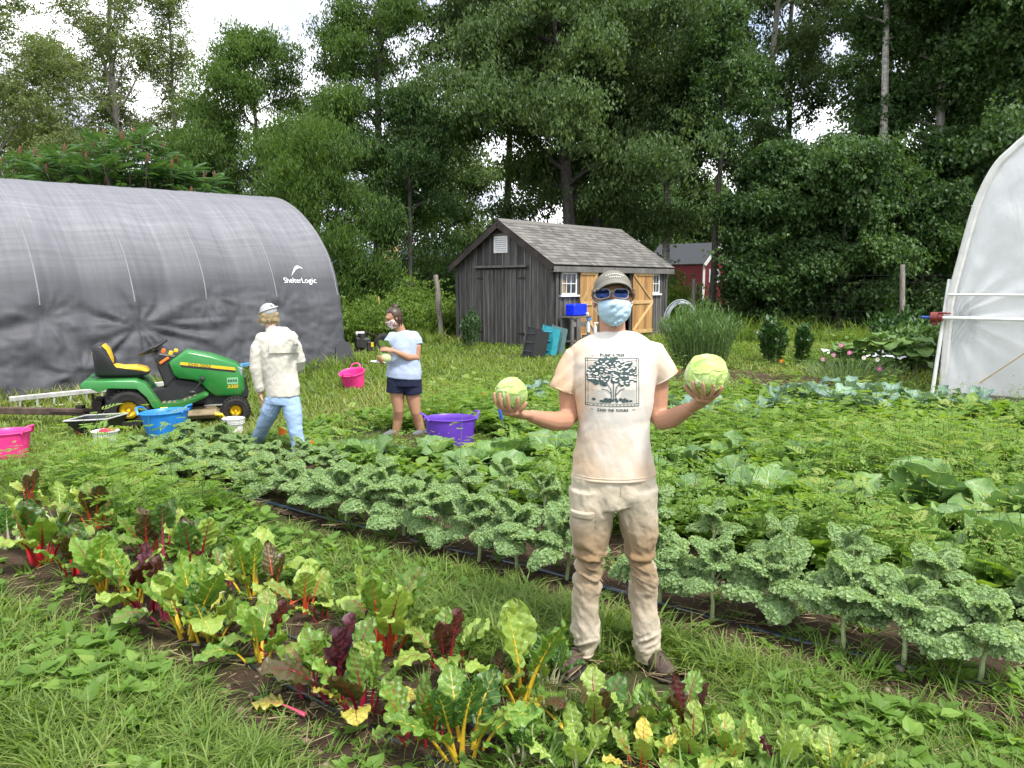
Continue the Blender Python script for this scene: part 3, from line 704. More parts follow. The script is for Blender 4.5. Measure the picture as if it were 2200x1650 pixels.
# ---- red barn and other buildings far behind
MRED = plain('barn_red', (.16, .018, .022), .8, var=.2, scale=3)
def far_house(name, label, px0, px1, pyb, Y, h_e, h_r, wall_m, roof_m, length, side_ang, windows=()):
    a = AT(px0, pyb, Y); b = AT(px1, pyb, Y); w = b[0] - a[0]
    t = thing(name, label, 'barn' if 'barn' in name else 'house', a)
    ex = np.array([1.0, 0, 0]); ey = np.array([math.sin(side_ang), math.cos(side_ang), 0.0])
    wl = MB(); wl.prism([(0, -2), (w, -2), (w, h_e), (w / 2, h_r), (0, h_e)], O0, ex, ZV, ey, length)
    nb = int((h_e + .6) / .14); wo = wl.build('wall', wall_m, t)
    cl = MB()
    for k in range(nb): cl.prism([(0.0, 0), (w, 0), (w, .125), (0, .125)], ZV * (-.5 + k * .14) - ey * .004, ex, ZV + ey * .1, -ey, .02)
    cl.build('clapboard', wall_m, wo)
    rf = MB(); l_ = math.hypot(w / 2, h_r - h_e)
    for s_ in (0, 1):
        d = np.array([w / 2, h_r - h_e]) / l_; ain = ex if s_ == 0 else -ex; up = ain * d[0] + ZV * d[1]; nn = -ain * d[1] + ZV * d[0]
        o = (O0 if s_ == 0 else ex * w) + ZV * h_e - up * .25 - ey * .25 + nn * .02
        rf.prism([(0, 0), (length + .5, 0), (length + .5, l_ + .25), (0, l_ + .25)], o, ey, up, nn, .08)
    rf.build('roof', roof_m, t)
    tm_ = MB()
    for s_ in (0, 1):
        d = np.array([w / 2, h_r - h_e]) / l_; ain = ex if s_ == 0 else -ex; up = ain * d[0] + ZV * d[1]; nn = -ain * d[1] + ZV * d[0]
        tm_.prism([(-.25, -.16), (l_, -.16), (l_, .02), (-.25, .02)], (O0 if s_ == 0 else ex * w) + ZV * h_e - ey * .29, up, nn, ey, .035)
    for x in (0, w - .14): tm_.prism([(x, -1), (x + .14, -1), (x + .14, h_e), (x, h_e)], -ey * .04, ex, ZV, -ey, .02)
    tm_.prism([(0, 0), (length, 0), (length, .16), (0, .16)], ZV * (h_e - .2) - ex * .03, ey, ZV, ex, -.03)
    tm_.build('trim', MWHITE, t)
    for (x0, x1, z0, z1) in windows:
        wn = MB(); wn.prism([(x0, z0), (x1, z0), (x1, z1), (x0, z1)], -ey * .05, ex, ZV, -ey, .01); ww = wn.build('window', MGLASS, t)
        f = .1; fr = MB()
        for (p, q, r, s_) in ((x0 - f, z0 - f, x1 + f, z0), (x0 - f, z1, x1 + f, z1 + f), (x0 - f, z0, x0, z1), (x1, z0, x1 + f, z1), ((x0 + x1) / 2 - .03, z0, (x0 + x1) / 2 + .03, z1)): fr.prism([(p, q), (r, q), (r, s_), (p, s_)], -ey * .0601, ex, ZV, -ey, .03)
        zm = (z0 + z1) / 2
        for (p, r) in ((x0, (x0 + x1) / 2 - .03), ((x0 + x1) / 2 + .03, x1)): fr.prism([(p, zm - .03), (r, zm - .03), (r, zm + .03), (p, zm + .03)], -ey * .0601, ex, ZV, -ey, .025)
        fr.build('window_frame', MWHITE, ww)
    return t
MGREYR = plain('grey_asphalt_roof', (.085, .09, .10), .9, var=.25, scale=30)
far_house('barn', 'red clapboard barn with white trim behind the shed', 1508, 1560, 612, 52, 1.55, 2.75, MRED, MGREYR, 4.0, -0.82, [(.5, 1.0, .25, .95)])
far_house('house', 'red house with a grey roof seen through leaves above the shed roof', 1428, 1462, 560, 90, 1.6, 3.0, MRED, MGREYR, 4.0, -0.7)
far_house('house', 'pale yellow house glimpsed through the trees left of the shed', 838, 860, 560, 70, 2.0, 3.0, plain('yellow_clapboard', (.62, .42, .16), .8), MGREYR, 6.0, -.4)
# ================================================================== TREES
def m_bark(name, a, b, c, sc=(9, 9, 2.2)):
    t = NT(name); n = t.noise(2.2, 6, t.coord('Object', sc), .65); 
    return t.done(t.bsdf(t.ramp(n, [(.32, a), (.5, b), (.7, c)]), .9, .2, normal=t.bump(n, .8, .03)))
MBARK = m_bark('grey_brown_bark', (.045, .04, .034), (.09, .08, .07), (.16, .15, .135))
MBIRCH = m_bark('pale_birch_bark', (.16, .14, .12), (.42, .39, .35), (.62, .59, .54), (2, 2, 9))
MASPEN = m_bark('light_grey_bark', (.16, .145, .12), (.27, .25, .215), (.38, .36, .32))
def lm(n, a, b, c, tr=.3): return leafmat(n, [(0.0, a), (0.5, b), (1.0, c)], .5, tr + .08)
ML = {
    'ash': lm('ash_leaf', (.048, .102, .022), (.088, .16, .036), (.15, .238, .06), .38),
    'oak': lm('oak_leaf', (.05, .092, .028), (.082, .14, .042), (.145, .215, .068), .30),
    'maple': lm('maple_leaf', (.032, .072, .019), (.056, .115, .030), (.105, .18, .046), .30),
    'poplar': lm('poplar_leaf', (.085, .125, .042), (.14, .19, .062), (.22, .27, .11), .38),
    'sumac': lm('sumac_leaf', (0.043, 0.104, 0.037), (0.067, 0.146, 0.049), (0.122, 0.220, 0.073), .28),
    'bright': lm('sapling_leaf', (.08, .145, .02), (.14, .23, .038), (.21, .31, .06), .4),
    'autumn': lm('yellowing_leaf', (0.085, 0.104, 0.024), (0.146, 0.146, 0.034), (0.232, 0.183, 0.043), .32),
}
def leaf_t(l=1.0, w=.42, fold=.16, curl=.12):
    """a folded leaf of two facets a side: V, faces, tint"""
    V = [(0, 0, 0), (w * .5, l * .40, fold * .6 * l), (0, l, -curl * l), (-w * .5, l * .46, fold * .6 * l)]
    return np.array(V), [np.array([[0, 1, 2], [0, 2, 3]])], np.array([.44, .5, .56, .5])
def spray_t(k, l, w, seed, droop=.3, spread=.9):
    """a twig end carrying k leaves"""
    r = random.Random(seed); Vs, Fs, vs = [], [], []; n = 0
    for q in range(k):
        V, F, v = leaf_t(l * r.uniform(.75, 1.2), w * r.uniform(.8, 1.2))
        a = r.uniform(-math.pi, math.pi); p = np.array([0, (q / k) * spread, 0]) + np.array([r.uniform(-.25, .25), r.uniform(-.2, .2), r.uniform(-.22, .22)]) * spread
        V = V @ rotm(-r.uniform(.0, 1.1) - droop, r.uniform(-.6, .6), a * .75) + p
        Vs.append(V); Fs.append(F[0] + n); vs.append(v + r.uniform(-.25, .25)); n += len(V)
    return np.vstack(Vs), [np.vstack(Fs)], np.concatenate(vs)
def make_tree(name, label, base, height, trunk_r, h0, crown, kind='ash', seed=0, limbs=26, sprays=2600, leaf=.2, lw=.5, droop=.3, bark=None, lean=(0, 0), cat='tree', dens=1.0, up=.55, twig=.55, group='trees behind the garden', nleaf=7, mixcol=None, fork=0, clump=.55):
    """crown(h in 0..1) -> reach in metres; h0 = height of the lowest limb"""
    r = np.random.default_rng(seed); base = np.asarray(base, float)
    t = thing(name, label, cat, base, group=group)
    n = 14; hs = np.linspace(0, 1, n); wob = np.cumsum(r.normal(0, .012 * height / 2.2, (n, 2)), 0) * .5
    trunk = np.column_stack([lean[0] * hs ** 1.3 + wob[:, 0], lean[1] * hs + wob[:, 1], hs * height])
    tm = MB(); tr_r = trunk_r * (1 - hs) ** .75 + .015; tr_r[0] *= 1.35
    tm.tube(np.vstack([trunk[0] - [0, 0, .4], trunk]), np.concatenate([[trunk_r * 1.5], tr_r]), 8)
    tips = []
    for k in range(limbs):
        f = (k + r.random()) / limbs; h = h0 / height + (1 - h0 / height) * f ** .9; h = min(h, .985)
        p0 = np.array([np.interp(h, hs, trunk[:, q]) for q in range(3)]); reach = crown((h * height - h0) / (height - h0)) * r.uniform(.5, 1.28)
        a = k * 2.399 + r.normal(0, .35); el = up * r.uniform(.5, 1.3) + .3 * f
        d = np.array([math.cos(a) * math.cos(el), math.sin(a) * math.cos(el), math.sin(el)])
        m = 7; pts = [p0]
        for q in range(1, m):
            d = d + r.normal(0, .13, 3) + np.array([0, 0, -.10 * droop * 2 + .02]); d /= np.linalg.norm(d); pts.append(pts[-1] + d * reach / (m - 1))
        pts = np.array(pts); rr0 = max(.012, float(np.interp(h, hs, tr_r)) * .5)
        tm.tube(pts, np.linspace(rr0, .008, m), 5, False)
        nsub = max(3, int(reach * 2.2))
        for q in range(nsub):
            u = .3 + .7 * (q + r.random()) / nsub; x = u * (m - 1); i = min(int(x), m - 2); pp = pts[i] + (pts[i + 1] - pts[i]) * (x - i)
            dd = (pts[i + 1] - pts[i]); dd /= np.linalg.norm(dd); dd = dd + r.normal(0, .75, 3); dd /= np.linalg.norm(dd); ln = reach * r.uniform(.16, .36)
            e = pp + dd * ln - np.array([0, 0, .1 * droop * ln]); mid = (pp + e) / 2 + r.normal(0, .05, 3)
            tm.tube([pp, mid, e], [.016, .011, .005], 4, False)
            tips += [(pp, mid, e)]
        tips.append((pts[-2], (pts[-2] + pts[-1]) / 2, pts[-1]))
    tm.build('trunk', bark or MBARK, t, smooth=True)
    tips = np.array(tips); ns = int(sprays * dens * 2.25); w = r.random(ns); ix = r.integers(0, len(tips), ns)
    cw = r.random(len(tips)) ** clump; keep = r.random(ns) < cw[ix] * .6 + .45; ix = ix[keep]; w = w[keep]; ns = len(ix)
    P = np.where((w < .5)[:, None], tips[ix, 0] + (tips[ix, 1] - tips[ix, 0]) * (w * 2)[:, None], tips[ix, 1] + (tips[ix, 2] - tips[ix, 1]) * ((w - .5) * 2)[:, None]) + r.normal(0, twig * .55, (ns, 3)) * [1, 1, .75]
    leaf *= .60; tmp = [spray_t(nleaf + 4, leaf, leaf * lw, seed * 31 + q, droop, leaf * 3.6) for q in range(8)]
    out = P[:, :2] - trunk[:, :2].mean(0); az = np.arctan2(out[:, 1], out[:, 0]) - math.pi / 2 + r.normal(0, .9, ns)
    V, F, v = stamp(tmp, P, az, r.uniform(.75, 1.3, ns), tilt=r.normal(-.15 - droop * .5, .35, ns), vj=.0)
    big = vnoise(P * .9 + seed, 5); per = np.repeat
    # tint by branch: clumps of older and younger leaves
    nvv = [len(q[0]) for q in tmp]; tint = np.concatenate([np.repeat((big[np.arange(ns) % 8 == q] - .5) * .55 + r.normal(0, .08, (np.arange(ns) % 8 == q).sum()), nvv[q]) for q in range(8)])
    obj('crown', mesh_from('crown', V, F, ML[kind], v=np.clip(v + tint, 0, 1), smooth=False), t)
    return t
def dome(w, pk=.4, top=.15): return lambda h: w * (top + (1 - top) * math.sin(math.pi * min(1, max(.0, (.12 + .88 * h))) ** (math.log(.5) / math.log(pk))) ** .8)
def B(px, Y): q = AT(px, 700, Y); return np.array([q[0], Y, float(gz(Y))])
TG = 'trees behind the garden'
make_tree('poplar_tree', 'tall sparse poplar with pale branches above the grey shelter, crown full of sky gaps', B(275, 33), 15.5, .17, 4.5, dome(3.6, .45, .3), 'poplar', 1, 40, 3600, .125, .8, .1, MASPEN, up=.95, twig=.5, nleaf=6, clump=1.0)
make_tree('poplar_tree', 'slim pale poplar right beside the tallest sparse one over the shelter', B(395, 34), 13.5, .12, 4.0, dome(2.6, .4, .3), 'poplar', 2, 30, 2100, .125, .8, .1, MASPEN, up=.95, twig=.45, nleaf=6, clump=1.0)
make_tree('poplar_tree', 'olive leaved tree filling the left edge of the picture above the shelter', B(20, 30), 14.0, .17, 3.0, dome(3.0, .45), 'poplar', 3, 34, 3000, .14, .75, .15, MASPEN, up=.8, twig=.5, nleaf=7)
make_tree('ash_tree', 'bushy mid green ash with a rounded top standing behind the shelter roof', B(575, 30), 10.6, .14, 1.6, dome(3.0, .4), 'ash', 4, 36, 3300, .24, .3, .45, twig=.5)
make_tree('ash_tree', 'small dark green ash between the poplars and the rounded ash', B(470, 31), 8.2, .11, 1.6, dome(2.4, .4), 'ash', 5, 28, 1900, .22, .32, .4, twig=.5)
make_tree('ash_tree', 'tallest bright ash left of the oak, reaching out of the picture', B(812, 29), 16.0, .17, 3.6, dome(3.1, .5, .25), 'ash', 6, 40, 4200, .25, .3, .45, twig=.5, lean=(.4, 0))
make_tree('ash_tree', 'young ash leaning over the right end of the grey shelter', B(690, 24), 6.2, .09, 1.2, dome(2.3, .45), 'ash', 7, 28, 2300, .23, .27, .6, twig=.45)
make_tree('ash_tree', 'thin dark ash left of the shed with bare lower trunk', B(890, 27), 7.8, .10, 2.8, dome(2.0, .45), 'maple', 8, 22, 1500, .2, .4, .4, twig=.5)
make_tree('oak_tree', 'big red oak with drooping boughs directly behind the shed', B(1232, 28.5), 16.5, .27, 4.3, dome(4.5, .42, .3), 'oak', 9, 50, 7000, .26, .5, .55, twig=.6, up=.45, lean=(-.9, .3))
make_tree('oak_tree', 'second trunk of oak with low boughs right of the big oak', B(1275, 29.5), 13.5, .18, 3.4, dome(3.6, .4, .25), 'oak', 10, 30, 3200, .25, .5, .5, twig=.6, up=.4, lean=(.9, .4))
make_tree('oak_tree', 'yellowing oak top behind the big oak at its upper left', B(1085, 33), 16.0, .18, 8.5, dome(3.3, .5, .25), 'autumn', 11, 26, 2400, .25, .5, .45, twig=.55)
make_tree('birch_tree', 'fine leaved birch hanging between the oak and the maples', B(1422, 30), 15.5, .15, 5.2, dome(3.0, .5, .25), 'oak', 12, 36, 3800, .15, .7, .6, MBIRCH, twig=.5)
make_tree('maple_tree', 'open crowned tree with pale forked limbs right of the birch', B(1610, 32), 17.5, .21, 4.5, dome(2.4, .5, .3), 'oak', 13, 24, 1700, .2, .6, .4, MASPEN, up=.75, twig=.5, lean=(.3, 0))
make_tree('maple_tree', 'slender dark maple with visible straight trunk beside the pale forked tree', B(1668, 33), 17.5, .17, 4.5, dome(2.2, .5, .3), 'maple', 14, 24, 1500, .2, .6, .35, twig=.5)
make_tree('birch_tree', 'white barked birch with a bare leaning trunk in the right half', B(1890, 27.3), 17.0, .17, 9.8, dome(2.5, .45, .3), 'maple', 15, 24, 1700, .2, .6, .4, MBIRCH, twig=.5, lean=(-.5, 0))
make_tree('maple_tree', 'tall maple with a long straight grey trunk left of the hoop house', B(1985, 27.6), 17.5, .19, 4.6, dome(2.3, .5, .35), 'maple', 16, 30, 2500, .22, .75, .25, MASPEN, up=.3, twig=.5)
make_tree('maple_tree', 'dense dark maple above the hoop house at the right edge', B(2180, 27), 18.0, .26, 3.0, dome(4.2, .42, .35), 'maple', 17, 50, 7600, .24, .78, .3, up=.3, twig=.6)
make_tree('maple_tree', 'dark maple rising behind the bare trunked birch', B(2110, 36), 19.0, .22, 3.0, dome(3.4, .45, .35), 'maple', 18, 40, 4600, .25, .75, .3, up=.35, twig=.6)
make_tree('maple_tree', 'low spreading maple sapling over the wire fence right of the red barn', B(1800, 25.5), 5.6, .10, .7, dome(2.9, .4, .3), 'maple', 19, 34, 3300, .2, .75, .3, up=.35, twig=.45)
make_tree('maple_tree', 'dark bushy maple sapling with a black trunk beside the barn', B(1650, 26), 5.6, .12, 1.0, dome(1.7, .4, .3), 'maple', 20, 30, 2700, .2, .75, .3, up=.35, twig=.45)
make_tree('maple_tree', 'dark undergrowth maple behind the leaning fence post', B(1960, 26.5), 4.4, .09, .4, dome(2.6, .4, .4), 'maple', 21, 30, 2600, .2, .75, .3, up=.3, twig=.45)
make_tree('maple_tree', 'thin black trunked tree in front of the red barn window', B(1530, 27), 10.5, .12, 5.4, dome(2.0, .4), 'maple', 22, 20, 1200, .2, .6, .4, twig=.5)
make_tree('maple_tree', 'broad dark tree far behind the birch trunk', B(1770, 44), 8.5, .2, 1.0, dome(4.0, .4, .3), 'maple', 23, 34, 3000, .3, .7, .3, twig=.8)
make_tree('maple_tree', 'broad dark tree far behind the two oak trunks', B(1335, 60), 12, .2, 2.0, dome(4.2, .4, .3), 'maple', 24, 34, 3000, .3, .7, .3, twig=.8)
make_tree('maple_tree', 'dark tree far behind the gap between the ashes', B(960, 44), 9.5, .2, 2.0, dome(3.6, .4, .3), 'oak', 25, 30, 2200, .28, .6, .3, twig=.8)
make_tree('maple_tree', 'tall dark maple standing directly behind the bare birch trunk', B(1865, 37), 19.0, .2, 2.5, dome(2.7, .45, .35), 'maple', 31, 30, 2600, .22, .75, .3, twig=.6)
make_tree('maple_tree', 'hazy green tree far behind the barn roof', B(1480, 66), 9.0, .2, 1.0, dome(4.2, .4, .4), 'oak', 32, 30, 2200, .4, .7, .3, twig=.8)
make_tree('poplar_tree', 'small poplar filling the gap between the left edge tree and the sparse poplar', B(140, 35), 11.5, .13, 3.0, dome(2.8, .45, .3), 'poplar', 33, 28, 2000, .13, .8, .1, MASPEN, up=.85, twig=.5, nleaf=6)
make_tree('ash_tree', 'low leafy ash closing the gap behind the poplars at far left', B(130, 36), 7.5, .15, 1.0, dome(4.0, .4, .4), 'poplar', 26, 34, 3000, .24, .4, .4, twig=.6)
# low bushes under the trees
def bush(name, label, base, w, h, kind, seed, sprays=800, leaf=.12, lw=.5, droop=.3, cat='bush', stems=9, nleaf=7, group='bushes under the trees'):
    r = np.random.default_rng(seed); t = thing(name, label, cat, base, group=group); tm = MB(); tips = []
    for k in range(stems):
        a = k * 2.4 + r.normal(0, .3); rad = w * .5 * math.sqrt((k + .5) / stems); e = np.array([math.cos(a) * rad, math.sin(a) * rad, h * (1 - .4 * (rad / (w * .5)) ** 2) * r.uniform(.75, 1.0)])
        s0 = np.array([math.cos(a), math.sin(a), 0]) * rad * .35; md = (s0 + e) / 2 + r.normal(0, .05 * h, 3)
        tm.tube([s0 - [0, 0, .1], md, e], [.02, .014, .006], 5, False); tips.append((s0 + [0, 0, .05], md, e))
    tm.build('stem', MBARK, t)
    tips = np.array(tips); ix = r.integers(0, len(tips), sprays); w_ = r.random(sprays) ** .75
    P = np.where((w_ < .5)[:, None], tips[ix, 0] + (tips[ix, 1] - tips[ix, 0]) * (w_ * 2)[:, None], tips[ix, 1] + (tips[ix, 2] - tips[ix, 1]) * ((w_ - .5) * 2)[:, None]) + r.normal(0, .13 * w, (sprays, 3)) * [1, 1, .6]
    P[:, 2] = np.abs(P[:, 2]); tmp = [spray_t(nleaf, leaf, leaf * lw, seed * 17 + q, droop, leaf * 2.2) for q in range(6)]
    az = np.arctan2(P[:, 1], P[:, 0]) - math.pi / 2 + r.normal(0, .9, sprays)
    V, F, v = stamp(tmp, P, az, r.uniform(.7, 1.3, sprays), tilt=r.normal(0, .4, sprays), vj=.45, rng=r)
    obj('foliage', mesh_from('foliage', V, F, ML[kind], v=np.clip(v, 0, 1), smooth=False), t); return t
for k, (px, Y, w, h, kd, lb) in enumerate([
    (770, 21, 2.0, 1.3, 'bright', 'bright green brambles right of the shelter corner'), (845, 22.5, 2.0, 1.5, 'bright', 'bright leafy bush left of the wooden stake'),
    (905, 24.5, 1.9, 2.0, 'bright', 'tall light green bush behind the bramble patch'), (960, 22.8, 1.3, 1.2, 'bright', 'green bush at the back corner of the shed'),
    (735, 25.5, 3.0, 3.0, 'ash', 'dark bush in deep shade behind the shelter end'), (830, 27.5, 3.2, 2.6, 'maple', 'shaded bush under the leaning ash'),
    (1465, 29, 1.9, 1.7, 'bright', 'round bush in front of the red barn'), (1575, 26.5, 2.0, 1.2, 'maple', 'dark bush at the foot of the black trunk'),
    (1700, 26.5, 3.4, 1.6, 'maple', 'dark undergrowth bush left of the fence post'), (1850, 27.5, 3.6, 1.7, 'maple', 'dark bush behind the wire fence'),
    (2010, 25.5, 3.0, 1.7, 'maple', 'shaded bush close to the hoop house corner'), (1720, 33, 4.0, 3.4, 'maple', 'wide dark thicket behind the fence'),
    (1800, 35, 6.0, 4.2, 'maple', 'tall dark thicket behind the birch trunk'), (2100, 33, 7.0, 5.0, 'maple', 'deep dark thicket behind the hoop house'),
    (1310, 33, 5.0, 2.8, 'maple', 'dark thicket behind the shed roof'), (980, 31, 3.5, 2.6, 'maple', 'dark thicket left of the shed gable'),
    (560, 27, 4.0, 3.8, 'ash', 'leafy thicket behind the middle of the shelter'), (900, 33, 4.0, 3.2, 'oak', 'shaded thicket behind the thin ash')]):
    bush('bush', lb, B(px, Y), w, h, kd, 200 + k, int(300 + 190 * w * min(h, 2.6)), .10 + .02 * (Y > 30) + .04 * (w > 2.5), .5)
# sumac with feathered leaves and rusty seed heads above the shelter
def frond_t(seed):
    r = random.Random(seed); Vs, Fs, vs = [], [], []; n = 0
    for q in range(11):
        y = .12 + .8 * q / 11; z = -.35 * y * y + .12 * y
        for s in (-1, 1):
            l = .26 * math.sin(math.pi * (.18 + .72 * q / 11)); V, F, v = leaf_t(l, l * .3, .02, .05)
            V = V @ rotm(-.3, 0, -s * 1.15) + [0, y, z]; Vs.append(V); Fs.append(F[0] + n); vs.append(v + r.uniform(-.12, .12)); n += len(V)
    return np.vstack(Vs), [np.vstack(Fs)], np.concatenate(vs)
MCONE = plain('rust_seed_head', (.12, .052, .03), .9, var=.4, scale=30)
for k, (px, Y, h, lb) in enumerate([(300, 24.5, 6.35, 'sumac with rusty seed cones nearest the middle of the shelter ridge'), (215, 25.2, 6.2, 'sumac with rusty cones over the left half of the shelter ridge'), (385, 25.0, 5.9, 'sumac with rusty cones at the right end of its clump'), (120, 26, 6.2, 'darker sumac at the left of its clump')]):
    r = np.random.default_rng(60 + k); t = thing('sumac_bush', lb, 'bush', B(px, Y), group='sumac behind the shelter'); tm = MB(); P = []; az = []; tl = []; cn = []
    for q in range(20):
        a = q * 2.4; rad = 1.5 * math.sqrt((q + .3) / 20); e = np.array([math.cos(a) * rad, math.sin(a) * rad, h * (1 - .16 * (rad / 1.5) ** 2) - r.uniform(0, .9)])
        tm.tube([[e[0] * .2, e[1] * .2, -.2], [e[0] * .5, e[1] * .5, h * .5], e], [.05, .035, .015], 5, False)
        for f in range(10): P.append(e - [0, 0, r.uniform(0, .35)]); az.append(f * .628 + r.normal(0, .2)); tl.append(r.uniform(-.1, .75))
        if q % 2 == 0: cn.append(e)
    for q in range(130): P.append(np.array([r.normal(0, .8), r.normal(0, .8), r.uniform(1.5, h - .7)])); az.append(r.uniform(0, 6.3)); tl.append(r.uniform(-.2, .5))
    tm.build('stem', MBARK, t)
    V, F, v = stamp([frond_t(s) for s in range(4)], np.array(P), np.array(az), r.uniform(.65, .95, len(P)), tilt=np.array(tl), vj=.4, rng=r)
    obj('foliage', mesh_from('foliage', V, F, ML['sumac'], v=np.clip(v, 0, 1), smooth=False), t)
    for e in cn:
        c = MB(); c.tube([e + [0, 0, .02], e + [.01, 0, .12], e + [.02, 0, .24], e + [.03, .0, .34]], [.03, .055, .05, .012], 7); c.build('seed_cone', MCONE, t, smooth=True)
# ================================================================== GRASS AND WEEDS (uncountable)
M_GRASS = leafmat('grass_blade', [(0, (.072, .135, .024)), (.45, (.148, .235, .042)), (.85, (.23, .305, .07)), (1.0, (.36, .33, .16))], .5, .45)
M_WEED = leafmat('weed_leaf', [(0, (.085, .165, .026)), (.5, (.15, .275, .044)), (.85, (.22, .35, .068)), (1.0, (.30, .36, .10))], .5, .45)
M_WEEDY = leafmat('pale_weed_leaf', [(0, (.10, .185, .03)), (.5, (.17, .29, .05)), (.9, (.25, .37, .085)), (1.0, (.38, .42, .17))], .5, .45)
def ground_pts(n, d0, d1, keep, ang=41, p=1.0, rng=RNG):
    """scatter seeds, thinner with distance"""
    u = rng.random(n); d = d0 * (d1 / d0) ** (u ** p); a = np.radians(rng.uniform(-ang, ang, n)); P = np.column_stack([d * np.sin(a), d * np.cos(a)])
    s, t = st(P); m = keep(s, t, P); P = P[m]
    return np.column_stack([P, gz(P[:, 1])])
def blades(P, h, w, lean, az=None, rng=RNG, mid=.55, tint=None, sink=.01):
    n = len(P); az = rng.uniform(0, 2 * math.pi, n) if az is None else az; d = np.column_stack([np.cos(az), np.sin(az), np.zeros(n)]); sd_ = np.column_stack([-np.sin(az + rng.normal(0, .6, n)), np.cos(az), np.zeros(n)])
    Vs = []
    for f, ww in ((0, .75), (.35, 1.0), (.72, .7)):
        c = P + d * (lean * h * f ** 1.8)[:, None] + np.array([0, 0, 1.0]) * (h * (f - .35 * lean * f ** 2.2))[:, None] - np.array([0, 0, sink])
        Vs += [c - sd_ * (w * ww / 2)[:, None], c + sd_ * (w * ww / 2)[:, None]]
    Vs.append(P + d * (lean * h)[:, None] + np.array([0, 0, 1.0]) * (h * (1 - .42 * lean))[:, None])
    V = np.stack(Vs, 1).reshape(-1, 3); b = (np.arange(n) * 7)[:, None]
    Q = np.vstack([b + [0, 1, 3, 2], b + [2, 3, 5, 4]]); T = b + [4, 5, 6]
    t0 = np.clip((rng.normal(.42, .17, n) if tint is None else tint), 0, 1)
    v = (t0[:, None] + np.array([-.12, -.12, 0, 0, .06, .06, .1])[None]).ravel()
    return V, [Q, T], np.clip(v, 0, 1)
def patch(P): return vnoise(np.column_stack([P[:, :2] * .8, P[:, :1] * 0]), 77)
def is_bed(s, t):
    inb = (s > -7.3) & (s < 2.6)
    return inb & (((t > 1.45) & (t < 2.6)) | ((t > 3.5) & (t < 4.7)))
def lawn_keep(s, t, P):
    g = (s > -7.2 + .5 * np.sin(t * 2)) & (t > 1.35) & (t < 12.0) & (P[:, 0] > -4.2)
    return ~g
P = ground_pts(330000, 1.5, 9, lawn_keep); h = (.035 + .065 * patch(P * 1.7)) * RNG.uniform(.45, 1.7, len(P)); tn = .12 + .65 * patch(P * 3.1) + RNG.normal(0, .14, len(P)); tn = np.where(RNG.random(len(P)) < .04 + .16 * (patch(P * 1.3 + 7) > .68), .99, tn)
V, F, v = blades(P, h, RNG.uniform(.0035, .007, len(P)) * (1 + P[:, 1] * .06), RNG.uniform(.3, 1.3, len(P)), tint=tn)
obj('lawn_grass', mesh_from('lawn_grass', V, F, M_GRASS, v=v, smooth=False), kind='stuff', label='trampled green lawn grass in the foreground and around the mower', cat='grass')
P = ground_pts(210000, 8.5, 48, lawn_keep, 44, 1.25); h = (.07 + .07 * patch(P * .5)) * RNG.uniform(.5, 1.6, len(P)) * np.where(P[:, 1] > 21, 2.2, 1); tn = .4 + .45 * patch(P * .7) + RNG.normal(0, .14, len(P))
sb_ = np.abs((P[:, :2] - ST0[:2]) @ N1[:2] - .15); al = -(P[:, :2] - ST0[:2]) @ D1[:2]; h = np.where((sb_ < .45) & (al > -1) & (al < 12), h * 2.3, h)
inside = ((P[:, :2] - ST0[:2]) @ N1[:2] < -.05) & (al > 0); inside |= ((P[:, :2] - SH[:2]) @ N1[:2] < 0) & ((P[:, :2] - SH[:2]) @ D1[:2] > 0) & ((P[:, :2] - SH[:2]) @ N1[:2] > -SW)
inside |= ((P[:, :2] - HH0[:2]) @ D1[:2] > 0) & ((P[:, :2] - HH0[:2]) @ N1[:2] > 0)
ps, pt_ = st(P); inside |= (ps > -6.7) & (ps < -3.6) & (pt_ > 12.2) & (pt_ < 14.5) & (RNG.random(len(P)) < .85)
k = ~inside; P, h, tn = P[k], h[k], tn[k]
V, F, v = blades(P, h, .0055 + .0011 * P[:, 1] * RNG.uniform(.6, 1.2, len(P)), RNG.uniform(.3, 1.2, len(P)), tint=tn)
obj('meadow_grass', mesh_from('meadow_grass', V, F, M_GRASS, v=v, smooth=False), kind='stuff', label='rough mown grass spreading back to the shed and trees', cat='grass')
# --- weed templates
def join_t(parts):
    Vs, Fs, vs, n = [], {}, [], 0
    for V, F, v in parts:
        Vs.append(V); vs.append(np.broadcast_to(v, (len(V),)))
        for f in F: Fs.setdefault(f.shape[1], []).append(f + n)
        n += len(V)
    return np.vstack(Vs), [np.vstack(f) for f in Fs.values()], np.concatenate(vs)
def oval_t(l, w, curl=.2, fold=.25):
    us = np.array([0, .3, .65, 1.0]); ws = np.array([.06, .95, .8, 0.02]) * w / 2
    V = []
    for u, q in zip(us, ws): z = -curl * l * u * u; V += [[-q, u * l, z + fold * q], [0, u * l, z], [q, u * l, z + fold * q]]
    F = []
    for k in range(3): F += [[3 * k, 3 * k + 1, 3 * k + 4, 3 * k + 3], [3 * k + 1, 3 * k + 2, 3 * k + 5, 3 * k + 4]]
    return np.array(V), [np.array(F)], np.full(12, .5)
def stick_t(p, q, r): V, F = loft([p, q], [r, r * .6], 3, False); return V, F[:1], np.full(len(V), .45)
def put(T, rx=0, ry=0, rz=0, p=(0, 0, 0), dv=0.0): return T[0] @ rotm(rx, ry, rz) + np.asarray(p), T[1], T[2] + dv
